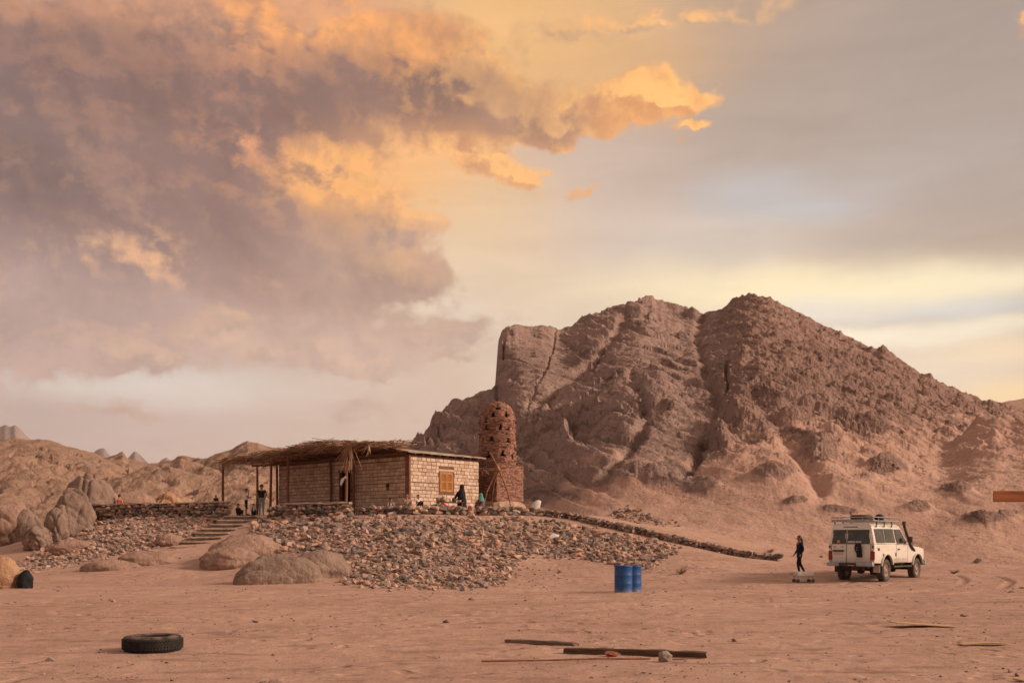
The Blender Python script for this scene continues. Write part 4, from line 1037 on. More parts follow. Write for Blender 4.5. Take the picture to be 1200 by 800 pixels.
M_MUD = mat('mud_plaster', (0.215, 0.105, 0.072), 0.95, 0.1, var=0.3, scale=2.5, bump=0.5, bscale=8, bdist=0.03)
M_SHUT = mat('orange_wood', (0.40, 0.185, 0.060), 0.6, 0.3, var=0.25, scale=4, stretch=(6, 6, 0.7), bump=0.3, bscale=20)
M_ROOF = mat('roof_sheet', (0.36, 0.285, 0.235), 0.9, 0.15, var=0.3, scale=1.4, bump=0.5, bscale=6, bdist=0.04)
M_DARKIN = mat('dark_interior', (0.030, 0.022, 0.018), 0.95, 0.1)  # near-black colour puts the shade of openings and hollows into the surface
def brick_wall(L, H, holes, seed, axis):
    """bricks standing 2 cm proud of the mortar; axis 0: along x facing -y, axis 1: along y facing -x"""
    r = np.random.default_rng(seed); V = []; Fc = []; Ti = []; nb = 0
    bl, bh, jt = 0.345, 0.205, 0.032
    rows = int(H / bh)
    q = np.array([(0, 3, 2, 1), (4, 5, 6, 7), (0, 1, 5, 4), (1, 2, 6, 5), (2, 3, 7, 6), (3, 0, 4, 7)])
    wav = r.normal(size=rows) * 0.006
    for i in range(rows):
        x = -r.random() * bl * 0.2 - (0.5 * bl if i % 2 else 0)
        while x < L:
            l = bl * r.uniform(0.86, 1.14); a, b_ = max(x, 0.0) + jt / 2, min(x + l, L) - jt / 2; x += l
            if b_ - a < 0.06: continue
            z0 = i * bh + jt / 2 + wav[i]; z1 = (i + 1) * bh - jt / 2 + wav[i]
            segs = [(a, b_)]
            for (h0, h1, hz0, hz1) in holes:
                if z1 > hz0 and z0 < hz1:
                    ns = []
                    for (s0, s1) in segs:
                        if s1 <= h0 or s0 >= h1: ns.append((s0, s1))
                        else:
                            if h0 - s0 > 0.06: ns.append((s0, h0))
                            if s1 - h1 > 0.06: ns.append((h1, s1))
                    segs = ns
            for (s0, s1) in segs:
                pr = 0.022 + r.normal() * 0.006; dz = r.normal(size=4) * 0.006
                P = []
                for yy in (0.05, -pr):
                    for (xx, zz, k) in ((s0, z0, 0), (s1, z0, 1), (s1, z1, 2), (s0, z1, 3)):
                        P.append((xx + r.normal() * 0.005, yy, zz + dz[k]) if axis == 0 else (yy, xx + r.normal() * 0.005, zz + dz[k]))
                V += P; Fc += (q + nb).tolist(); nb += 8; t = r.random(); Ti += [t] * 8
    me = tri_mesh('brick_courses', V, Fc, Ti); me.materials.append(M_BRICK)
    bm = bmesh.new(); bm.from_mesh(me); bmesh.ops.recalc_face_normals(bm, faces=bm.faces); bm.to_mesh(me); bm.free()
    return me
def wall_with_holes(L, H, holes, th, axis):
    mb = MB(); hs = sorted(holes)
    def put(a, b, z0, z1):
        if b - a > 1e-3 and z1 - z0 > 1e-3:
            c = ((a + b) / 2, th / 2, (z0 + z1) / 2); d = (b - a, th, z1 - z0)
            mb.box((c[1], c[0], c[2]) if axis else c, (d[1], d[0], d[2]) if axis else d)
    x = 0.0
    for (h0, h1, z0, z1) in hs:
        put(x, h0, 0, H); put(h0, h1, 0, z0); put(h0, h1, z1, H); x = h1
    put(x, L, 0, H)
    return mb
house = empty('brick_house', (C0[0], C0[1], TF - 0.05), ROT_H, 'low house of pale limestone bricks with a shuttered window on the terrace', 'house')
H_R = [(2.35, 3.40, 1.40, 2.55)]
H_L = [(1.66, 1.90, 1.62, 1.86), (4.95, 6.05, 0.0, 2.66)]
wall_with_holes(LR, WT, H_R, 0.24, 0).build('wall', M_JOINT, house)
def lw():
    mb = wall_with_holes(LL, WT, H_L, 0.24, 1); return mb
wl = lw().build('wall', M_JOINT, house); wl.location = (0.0, 0.0, 0.0)
for v in wl.data.vertices:
    if v.co.y < 0.01: v.co.y = 0.242
mbk = MB(); mbk.box((LR - 0.12, LL / 2, WT / 2), (0.24, LL - 0.5, WT)); mbk.box((LR / 2, LL - 0.12, WT / 2), (LR - 0.002, 0.24, WT)); mbk.build('wall', M_JOINT, house)
mbf = MB(); mbf.box((LR / 2, LL / 2, 0.01), (LR - 0.5, LL - 0.5, 0.08)); mbf.build('floor', M_DARKIN, house)
mbi = MB(); mbi.box((2.4, LL / 2, WT / 2), (0.15, LL - 0.52, WT - 0.1)); mbi.build('inner_wall', M_DARKIN, house)
o = link('brick_courses', brick_wall(LR, WT, [(2.24, 3.51, 1.36, 2.70)], 3, 0), None, house); o['kind'] = 'stuff'; o['label'] = 'sunlit pale bricks of the shuttered wall'
o = link('brick_courses', brick_wall(LL, WT, H_L, 4, 1), None, house); o['kind'] = 'stuff'; o['label'] = 'pinkish shaded bricks of the veranda wall'
MB().box((-0.03, 0.10, WT / 2), (0.14, 0.34, WT - 0.02)).build('corner_post', M_MUD, house, bevel=0.02)
# small square opening, backed by a block coloured as dark as its shade
MB().box((0.30, 1.78, 1.74), (0.12, 0.30, 0.30)).build('vent', M_DARKIN, house)
# window with two louvred shutters
win = empty('window', (2.875, 0.0, 1.975)); win.parent = house
fr = MB()
fr.box((0, 0.02, 0.545), (1.05, 0.10, 0.06)); fr.box((0, 0.02, -0.545), (1.05, 0.10, 0.06)); fr.box((-0.495, 0.02, 0), (0.06, 0.10, 1.03)); fr.box((0.495, 0.02, 0), (0.06, 0.10, 1.03))
fr.build('frame', M_SHUT, win, bevel=0.006)
for sx in (-1, 1):
    sh = MB(); cx = sx * 0.236
    for a in (-1, 1): sh.box((cx + a * 0.195, -0.005, 0), (0.06, 0.05, 1.02))
    for zz in (-0.48, 0.0, 0.48): sh.box((cx, -0.004, zz), (0.33, 0.045, 0.07))
    sh.build('shutter', M_SHUT, win)
    lv = MB()
    for k in range(15):
        zz = -0.42 + k * 0.06
        if abs(zz) < 0.05: continue
        lv.box((cx, 0.008, zz), (0.335, 0.035, 0.045), Matrix.Rotation(R(35), 3, 'X'))
    lv.build('louvre', M_SHUT, win)
MB().box((2.875, 0.005, 2.635), (1.25, 0.06, 0.12)).build('lintel', M_BRICK_PLAIN, house, bevel=0.01)
# door: plank leaf standing ajar inside the dark opening, rough frame
dr = MB()
dr.box((0.02, 4.99, 1.33), (0.20, 0.09, 2.62)); dr.box((0.02, 6.01, 1.33), (0.20, 0.09, 2.62)); dr.box((0.02, 5.5, 2.70), (0.22, 1.25, 0.14))
dr.build('door_frame', M_WOOD, house, bevel=0.01)
MB().box((0.62, 5.95, 1.28), (0.95, 0.05, 2.5), rotz(R(-8))).build('door', M_DARKIN, house)
# pitched sheet roof, ridge across the veranda side
def roof_z(y): return 3.46 + 0.72 * (1 - abs(y - 4.9) / (5.3 if y < 4.9 else 7.6))
def build_roof():
    r = np.random.default_rng(8); ys = np.linspace(-0.30, LL + 0.3, 26); xs = np.linspace(-0.35, LR + 0.35, 13)
    vs = []; fs = []
    for top in (1, 0):
        for x in xs:
            for y in ys: vs.append((x + r.normal() * 0.01, y, roof_z(y) + (0.07 if top else 0.0) + (r.normal() * 0.012)))
    n, m = len(xs), len(ys)
    for t in (0, 1):
        for i in range(n - 1):
            for j in range(m - 1):
                a = t * n * m + i * m + j; fs.append((a, a + m, a + m + 1, a + 1))
    for i in range(n - 1):
        for j in (0, m - 1): a = i * m + j; fs.append((a, a + m, a + m + n * m, a + n * m))
    for j in range(m - 1):
        for i in (0, n - 1): a = i * m + j; fs.append((a, a + 1, a + 1 + n * m, a + n * m))
    rf = MB().add(vs, fs).build('roof', M_ROOF, house)
    for k in range(9):                                       # rafters under the sheet
        x = 0.2 + k * 0.64
        rb = MB(); rb.bar((x, -0.26, roof_z(-0.26) - 0.05), (x, 1.2, roof_z(1.2) - 0.05), 0.07, 0.09); rb.build('rafter', M_WOOD, rf)
    # gable infill between wall top and roof
    g = MB(); poly = [(0.244, WT)] + [(y, roof_z(y) - 0.01) for y in np.linspace(0.244, LL - 0.01, 12)] + [(LL - 0.01, WT)]
    for x0, x1 in ((0.004, 0.24), (LR - 0.24, LR - 0.004)):
        nn = len(poly); g.add([(x0, y, z) for y, z in poly] + [(x1, y, z) for y, z in poly], [tuple(range(nn)), tuple(range(nn, 2 * nn))[::-1]] + [(i, (i + 1) % nn, nn + (i + 1) % nn, nn + i) for i in range(nn)])
    g.build('gable', M_JOINT, house)
build_roof()

# ------------------------------------------------------------------ veranda with palm thatch (same local frame as the house)
ver = empty('palm_veranda', (C0[0], C0[1], TF - 0.05), ROT_H, 'wooden post veranda roofed with dry palm fronds along the house front', 'veranda')
VX = -2.6                                                   # front row of posts, local x
M_POST = mat('post_wood', (0.190, 0.082, 0.052), 0.8, 0.25, var=0.35, scale=3, stretch=(4, 4, 0.6), bump=0.4, bscale=18)
rr_ = np.random.default_rng(14)
for y, h, x in ((2.35, 3.62, VX), (7.6, 3.5, VX), (9.4, 3.5, VX), (14.35, 3.62, VX), (12.05, 3.35, -0.16), (6.7, 3.35, -0.20), (4.55, 3.35, -0.24), (14.2, 3.4, -0.2)):
    g = ground_z(np.array([C0[0] + RD[0] * x + LD[0] * y]), np.array([C0[1] + RD[1] * x + LD[1] * y]))[0] - (TF - 0.05)
    p = MB(); p.tube([(x, y, g - 0.2), (x + rr_.normal() * 0.03, y + rr_.normal() * 0.03, h * 0.5), (x + rr_.normal() * 0.03, y + rr_.normal() * 0.03, h)], [0.085, 0.08, 0.07], 9)
    p.build('post', M_POST, ver)
for x, z in ((VX, 3.56), (-0.30, 3.44)):
    p = MB(); ys = np.linspace(0.3 if x > -1 else 0.9, 14.6, 8); p.tube([(x + rr_.normal() * 0.03, y, z + rr_.normal() * 0.03) for y in ys], [0.075] * 8, 8); p.build('beam', M_POST, ver)
for k in range(15):
    y = 0.8 + k * 0.96; p = MB(); p.tube([(-3.1 - rr_.random() * 0.3, y + rr_.normal() * 0.1, 3.62 + rr_.normal() * 0.02), (-1.4, y, 3.66), (0.35, y + rr_.normal() * 0.1, 3.60 if y < 12 else 3.5)], [0.04, 0.045, 0.05], 6); p.build('cross_pole', M_WOOD, ver)
def stick(V, Fc, p0, p1, r0, sag=0.0, n=4):
    """thin bent frond rib with three sides"""
    p0 = np.array(p0); p1 = np.array(p1); b0 = len(V)
    ax = (p1 - p0); L = np.linalg.norm(ax); ax = ax / L
    u = np.cross(ax, (0.3, 0.2, 1.0)); u /= np.linalg.norm(u); w = np.cross(ax, u)
    for i in range(n):
        t = i / (n - 1); c = p0 + (p1 - p0) * t + np.array([0, 0, -sag * t * t]); r = r0 * (1 - 0.65 * t)
        for k in range(3):
            a = 2.094 * k; V.append(c + (u * math.cos(a) + w * math.sin(a)) * r)
    for i in range(n - 1):
        for k in range(3):
            k2 = (k + 1) % 3; Fc.append((b0 + i * 3 + k, b0 + i * 3 + k2, b0 + i * 3 + 3 + k2, b0 + i * 3 + 3 + k))
def mat_thatch():
    m, T, b = new_mat('palm_thatch', 0.9, 0.15)
    t = T.attr('tint')['Fac']; n = T.noise(ocoord(T), 3, 4, 0.6)
    c = T.ramp(T.m('ADD', T.m('MULTIPLY', t, 0.75), T.m('MULTIPLY', n, 0.25)), [(0.05, (0.10, 0.060, 0.044, 1)), (0.4, (0.26, 0.155, 0.105, 1)), (0.7, (0.42, 0.260, 0.165, 1)), (1.0, (0.56, 0.380, 0.250, 1))])
    T.put(b.inputs['Base Color'], c); return m
M_THATCH = mat_thatch()
def thatch():
    r = np.random.default_rng(33); V = []; Fc = []; Ti = []
    def put(p0, p1, rad, sag=0.0, t=None):
        b0 = len(V); stick(V, Fc, p0, p1, rad, sag); Ti.extend([r.random() if t is None else t] * (len(V) - b0))
    # dense mat over the veranda and the front half of the house roof
    def top(y): return 3.66 + 0.30 * math.exp(-((y - 4.2) / 3.4) ** 2) - 0.10 * (y > 10) * (y - 10) / 4
    for k in range(3400):
        y = r.uniform(0.2, 14.9) if r.random() < 0.85 else r.uniform(2.0, 9.0); dens_ = 1.0 if y < 12.3 else 0.5
        if r.random() > dens_: continue
        x = r.uniform(-3.35, 1.6 if y > 1.2 else -0.4); th = 0.17 * math.exp(-((y - 5) / 5.5) ** 2) + 0.05
        z = top(y) + (r.random() ** 1.3) * th + 0.22 * max(0, x) * (y < 12)
        a = r.normal() * 0.5 + (math.pi / 2 if r.random() < 0.72 else 0.15); L = r.uniform(0.5, 1.8)
        dx, dy = math.cos(a) * L / 2, math.sin(a) * L / 2
        if r.random() < 0.5: dx, dy = -dx, -dy
        if y + abs(dy) > 15.2: continue
        put((x - dx, y - dy, z + r.normal() * 0.05), (x + dx, y + dy, z + r.normal() * 0.07), r.uniform(0.010, 0.034), r.uniform(0, 0.12))
    # fringe hanging over the front edge
    for k in range(700):
        y = r.uniform(0.4, 14.6); x = -3.1 + r.normal() * 0.2
        put((x + 0.5, y + r.normal() * 0.3, top(y) + r.uniform(0.0, 0.2)), (x - r.uniform(0.05, 0.5), y + r.normal() * 0.6, top(y) - r.uniform(-0.1, 0.35)), r.uniform(0.007, 0.018), r.uniform(0, 0.3))
    # ribs poking past the far end
    for k in range(40):
        y = r.uniform(13.5, 14.8); x = r.uniform(-3.2, 0.2)
        put((x, y - 1.5, 3.55), (x + r.normal() * 0.4, y + r.uniform(0.0, 1.1), 3.55 + r.uniform(-0.1, 0.3)), r.uniform(0.012, 0.028), r.uniform(0, 0.15))
    me = tri_mesh('thatch', V, Fc, Ti); me.materials.append(M_THATCH)
    o = link('thatch', me, None, ver); o['kind'] = 'stuff'
    # under-mat that closes the roof
    ys = np.linspace(0.5, 12.6, 30); xs = np.linspace(-3.0, 0.2, 9); vs = []; fs = []
    for x in xs:
        for y in ys: vs.append((x + r.normal() * 0.05, y + r.normal() * 0.05, top(y) - 0.02 + r.normal() * 0.03))
    for i in range(len(xs) - 1):
        for j in range(len(ys) - 1): a = i * 30 + j; fs.append((a, a + 30, a + 31, a + 1))
    mo = MB().add(vs, fs); ob = mo.build('reed_mat', M_PALM, ver); sd_ = ob.modifiers.new('s', 'SOLIDIFY'); sd_.thickness = 0.05
    # tufts of palm leaf hanging at the front
    for (y0, x0, z0, n, Lm) in ((1.2, -3.25, 3.95, 24, 1.9), (0.1, -2.9, 3.75, 8, 0.8), (13.4, -2.9, 3.5, 9, 0.9), (13.1, -0.4, 3.45, 7, 0.7), (8.8, -3.0, 3.6, 6, 0.6)):
        V2 = []; F2 = []; T2 = []
        for k in range(n):
            a = r.normal() * 0.42; L = Lm * r.uniform(0.5, 1.0); b0 = len(V2)
            stick(V2, F2, (x0 + r.normal() * 0.06, y0 + r.normal() * 0.06, z0), (x0 - 0.1 + r.normal() * 0.15, y0 + math.sin(a) * L, z0 - math.cos(a) * L * 0.95 - 0.1), 0.026, -0.15)
            T2 += [0.7 + 0.3 * r.random()] * (len(V2) - b0)
        me = tri_mesh('palm_frond', V2, F2, T2); me.materials.append(M_THATCH); link('palm_frond', me, None, ver)
    cl = MB(); cl.add([(VX - 0.1, 2.36, 2.1), (VX - 0.12, 2.62, 2.0), (VX - 0.1, 2.75, 1.72), (VX - 0.13, 2.6, 1.62), (VX - 0.1, 2.38, 1.95)], [(0, 1, 2, 3, 4)])
    ob = cl.build('white_rag', mat('rag_white', (0.72, 0.70, 0.68), 0.9, 0.1, var=0.1), ver); sd2 = ob.modifiers.new('s', 'SOLIDIFY'); sd2.thickness = 0.02
    MB().tube([(VX, 2.35, 2.02), (VX, 2.35, 2.14)], 0.10, 9).build('rag_knot', bpy.data.materials['rag_white'], ver)
thatch()

# ------------------------------------------------------------------ pigeon tower
def tower():
    d = 64.0; x = (583 - 600) / F * d; gzv = gz(x, d)
    zb = CH + (HZ - 588) / F * d                           # top of the plinth
    root = empty('pigeon_tower', (x, d, gzv), R(45) - 0.02, 'domed red brick pigeon tower with triangular nest holes beside the house', 'tower')
    m, T, b = new_mat('red_brick', 0.92, 0.15); P = ocoord(T); t = T.attr('tint')['Fac']; n = T.noise(P, 1.6, 5, 0.6)
    c = T.ramp(T.m('ADD', T.m('MULTIPLY', t, 0.75), T.m('MULTIPLY', n, 0.25)), [(0.05, (0.135, 0.062, 0.047, 1)), (0.4, (0.250, 0.130, 0.100, 1)), (0.75, (0.350, 0.192, 0.148, 1)), (1.0, (0.46, 0.275, 0.21, 1))])
    T.put(b.inputs['Base Color'], c); T.put(b.inputs['Normal'], T.bump(T.noise(P, 30, 3, 0.6), 0.5, 0.01))
    z0 = zb - gzv
    z1 = CH + (HZ - 545) / F * d - gzv                     # base block ends
    zt = CH + (HZ - 470) / F * d - gzv                     # top of the dome
    r = np.random.default_rng(77)
    q = np.array([(0, 3, 2, 1), (4, 5, 6, 7), (0, 1, 5, 4), (1, 2, 6, 5), (2, 3, 7, 6), (3, 0, 4, 7)])
    def bricks(name, cells):
        V = []; Fc = []; Ti = []
        for k, (P8, tt) in enumerate(cells): V += P8; Fc += (q + 8 * k).tolist(); Ti += [tt] * 8
        me = tri_mesh(name, V, Fc, Ti); me.materials.append(m)
        bm = bmesh.new(); bm.from_mesh(me); bmesh.ops.recalc_face_normals(bm, faces=bm.faces); bm.to_mesh(me); bm.free()
        o = link(name, me, None, root); o['kind'] = 'stuff'; return o
    # square base: side 2.25
    S = 1.13; cells = []; rows = int((z1 - z0) / 0.085)
    for i in range(rows):
        za, zc_ = z0 + i * 0.085 + 0.006, z0 + (i + 1) * 0.085 - 0.006
        for side in range(4):
            u = -S - (0.1 if i % 2 else 0.0)
            while u < S:
                l = r.uniform(0.17, 0.27); a, bb = max(u, -S) + 0.006, min(u + l, S) - 0.006; u += l
                if bb - a < 0.04: continue
                pr = S + 0.02 + r.normal() * 0.014; P8 = []
                for dep in (S - 0.10, pr):
                    for (uu, zz) in ((a, za), (bb, za), (bb, zc_), (a, zc_)):
                        pt = (uu, -dep) if side == 0 else (dep, uu) if side == 1 else (-uu, dep) if side == 2 else (-dep, -uu)
                        P8.append((pt[0], pt[1], zz))
                cells.append((P8, r.random()))
    bricks('base_bricks', cells)
    MB().box((0, 0, (z0 + z1) / 2), (2 * S, 2 * S, z1 - z0 - 0.01)).build('base', M_JOINT, root)
    # drum and dome
    def rad(z):
        t_ = (z - z1) / (zt - z1)
        if t_ < 0.66: return 1.16 - 0.05 * t_ + 0.02 * math.sin(t_ * 9)
        k_ = (t_ - 0.66) / 0.34
        return 1.127 * math.sqrt(max(0.0, 1 - k_ ** 2.3)) 
    holes = []
    for (hx, hy) in ((578.6, 486.6), (594.4, 487), (570, 493.6), (571, 502), (587.6, 502), (596, 502), (577, 515), (596, 516), (573, 533.6), (601, 536), (590, 532), (584, 479)):
        z = CH + (HZ - hy) / F * d - gzv; rx = (hx - 583.5) / F * d; rr = rad(z)
        if abs(rx) < rr: holes.append((math.asin(max(-1, min(1, rx / rr))), z))
    for k in range(26): holes.append((r.uniform(1.9, 4.4), r.uniform(z1 + 0.4, zt - 0.7)))
    # front of the local frame: world -y direction seen from the camera
    f0 = -(root.rotation_euler[2])
    def ang(a): return a - math.pi / 2 + f0 
    def in_hole(a, z, pad=0.0):
        for (ha, hz) in holes:
            da = (a - ang(ha) + math.pi) % (2 * math.pi) - math.pi
            rr = rad(hz); u_ = da * rr; w_ = z - (hz - 0.17)
            if -pad < w_ < 0.34 + pad and abs(u_) < 0.13 * (1 - w_ / 0.36) + pad: return True
        return False
    cells = []; z = z1; i = 0
    while z < zt - 0.03:
        hh = 0.078; rr = rad(z + hh / 2); rr2 = rad(min(z + hh, zt))
        nbk = max(6, int(2 * math.pi * rr / 0.19)); off = r.random() * 6.28
        for k in range(nbk):
            a0 = off + 2 * math.pi * k / nbk; a1 = off + 2 * math.pi * (k + 0.94) / nbk
            am = (a0 + a1) / 2
            if in_hole(am, z + hh / 2, 0.03): continue
            pr = r.normal() * 0.016; P8 = []
            for dep in (-0.13, 0.01 + pr):
                for (aa, zz, rq) in ((a0, z + 0.005, rr), (a1, z + 0.005, rr), (a1, z + hh - 0.006, rr2 if dep > 0 else rr), (a0, z + hh - 0.006, rr2 if dep > 0 else rr)):
                    rq = max(rq + dep, 0.01); P8.append((rq * math.cos(aa), rq * math.sin(aa), zz))
            cells.append((P8, r.random()))
        z += hh; i += 1
    bricks('drum_bricks', cells)
    # mortar skin behind the bricks, pierced at the holes; a near-black lining inside paints the shade of the hollow
    na, nz = 150, 100; vs = []; fs = []
    for j in range(nz + 1):
        zz = z1 + (zt - z1) * j / nz
        for k in range(na): a = 2 * math.pi * k / na; rq = max(rad(zz) - 0.045, 0.0); vs.append((rq * math.cos(a), rq * math.sin(a), zz - 0.03))
    for j in range(nz):
        for k in range(na):
            if in_hole(2 * math.pi * (k + 0.5) / na, z1 + (zt - z1) * (j + 0.5) / nz, 0.02): continue
            fs.append((j * na + k, j * na + (k + 1) % na, (j + 1) * na + (k + 1) % na, (j + 1) * na + k))
    MB().add(vs, fs, 0, True).build('drum', M_JOINT, root)
    MB().lathe([(0.01, z1 + 0.05), (0.86, z1 + 0.05), (0.86, z1 + 2.2), (0.80, zt - 0.5), (0.4, zt - 0.25), (0.01, zt - 0.2)], 20).build('dark_lining', M_DARKIN, root)
    # perch stones
    for (hx, hy) in ((561.5, 496), (562, 509), (590, 494), (604, 495), (581, 508), (595, 509), (605, 509), (570, 525), (593, 525), (604, 527), (575, 499), (586, 518)):
        z = CH + (HZ - hy) / F * d - gzv; rr = rad(z); rx = max(-0.97, min(0.97, (hx - 583.5) / F * d / rr)); a = ang(math.asin(rx))
        V, Fc = ROCKS[int(r.integers(18))]; me = tri_mesh('perch_stone', V * (0.11, 0.10, 0.075), Fc); me.materials.append(M_MUD)
        o = link('perch_stone', me, None, root); o.location = ((rr + 0.06) * math.cos(a), (rr + 0.06) * math.sin(a), z)
    # spreading plinth of mortared stone
    pl = MB(); n = 28; vs = []; fs = []
    for j, (s_, zz) in enumerate(((1.75, -0.15), (1.6, 0.25), (1.32, z0 - 0.15), (1.16, z0 + 0.02))):
        for k in range(n):
            a = 2 * math.pi * k / n; cx_, cy_ = math.cos(a), math.sin(a); mx = max(abs(cx_), abs(cy_)); rq = s_ / mx ** 0.8 * (1 + 0.05 * r.normal() * (j < 3))
            vs.append((rq * cx_, rq * cy_, zz))
    for j in range(3):
        for k in range(n): fs.append((j * n + k, j * n + (k + 1) % n, (j + 1) * n + (k + 1) % n, (j + 1) * n + k))
    pl.add(vs, fs, 0, False).build('plinth', M_MORTAR, root)
tower()

# ------------------------------------------------------------------ branch shelter leaning between house and tower
def shelter():
    d = 61.3; gx, gy = (578 - 600) / F * d, d
    root = empty('branch_shelter', (gx, gy, gz(gx, gy)), 0, 'loose shelter of bent branches tied between the house and the red tower', 'shelter')
    def L(px, py, dd): p = W(px, py, dd); return (p[0] - gx, p[1] - gy, p[2] - root.location[2])
    m = mat('bare_branch', (0.235, 0.120, 0.072), 0.85, 0.2, var=0.4, scale=5)
    for pts, r0 in (([(574, 530, 61.8), (579, 539, 61.6), (584, 549, 61.4)], 0.05), ([(584, 549, 61.4), (591, 565, 61.2), (596, 580, 61.0), (599, 597, 60.8)], 0.045), ([(559, 550, 62), (575, 549, 61.6), (593, 548, 61.3)], 0.05), ([(560, 555, 62.2), (571, 555, 62.0), (583, 551, 61.5)], 0.04), ([(583, 551, 61.5), (577, 562, 61.4), (571, 575, 61.2), (566, 597, 61.1)], 0.045), ([(585, 549, 61.4), (579, 566, 61.9), (575, 600, 62.1)], 0.035)):
        MB().tube([L(*p) for p in pts], [r0] * (len(pts) - 1) + [r0 * 0.6], 7).build('branch', m, root)
    r = np.random.default_rng(3); V = []; Fc = []; Ti = []
    for k in range(70):
        a = L(560 + r.uniform(0, 24), 550 + r.normal() * 1.0, 61.9 + r.normal() * 0.4); e = (a[0] + r.uniform(-0.2, 0.6), a[1] + r.normal() * 0.5, a[2] - r.uniform(-0.1, 0.35)); b0 = len(V)
        stick(V, Fc, a, e, 0.014, 0.1); Ti += [r.random()] * (len(V) - b0)
    me = tri_mesh('palm_litter', V, Fc, Ti); me.materials.append(M_THATCH); o = link('palm_litter', me, None, root); o['kind'] = 'stuff'
    k = MB(); k.tube([L(583, 546.5, 61.35), L(584.5, 550, 61.35), L(586, 551.5, 61.35)], [0.06, 0.10, 0.05], 7); k.build('rope_knot', M_PALM, root)
shelter()
# ------------------------------------------------------------------ off-road car
def mat_paint():
    m, T, b = new_mat('cream_paint', 0.38, 0.45); P = ocoord(T); x, y, z = T.sep(P)
    n = T.noise(P, 1.6, 6, 0.65); n2 = T.noise(P, 9, 4, 0.6)
    low = T.mapr(T.m('ADD', z, T.m('MULTIPLY', n, 0.5)), 1.25, 0.75)          # road dust thrown up from the wheels
    c = T.mix(T.mapr(n2, 0.35, 0.7), (0.74, 0.705, 0.65, 1), (0.68, 0.64, 0.585, 1))
    c = T.mix(T.m('MULTIPLY_ADD', low, 0.55, T.mapr(n, 0.45, 0.75, 0.02, 0.16)), c, (0.40, 0.275, 0.205, 1))
    T.put(b.inputs['Base Color'], c); T.put(b.inputs['Roughness'], T.mapr(low, 0, 1, 0.35, 0.8)); b.inputs['Coat Weight'].default_value = 0.25; b.inputs['Coat Roughness'].default_value = 0.15
    return m
M_PAINT = mat_paint()
M_BLKPL = mat('black_plastic', (0.022, 0.022, 0.024), 0.5, 0.4, var=0.3, dust=0.15)
M_UNDER = mat('underbody', (0.020, 0.018, 0.017), 0.85, 0.2, var=0.4, dust=0.25)
M_GREYMET = mat('grey_metal', (0.33, 0.33, 0.34), 0.45, 0.5, metal=0.5, var=0.2, dust=0.15)
M_RIM = mat('dusty_rim', (0.36, 0.30, 0.25), 0.7, 0.3, var=0.3, dust=0.5)
M_RED = mat('red_lens', (0.22, 0.012, 0.012), 0.25, 0.5, var=0.15)
M_AMBER = mat('amber_lens', (0.55, 0.16, 0.02), 0.25, 0.5, var=0.1)
def mat_glass():
    m, T, b = new_mat('tinted_glass', 0.08, 0.6)
    P = ocoord(T); n = T.noise(P, 3.0, 4, 0.6)
    T.put(b.inputs['Base Color'], T.mix(T.mapr(n, 0.35, 0.7), (0.018, 0.020, 0.024, 1), (0.060, 0.056, 0.052, 1)))
    T.put(b.inputs['Roughness'], T.mapr(n, 0.3, 0.7, 0.05, 0.22)); return m
M_GLASS = mat_glass()
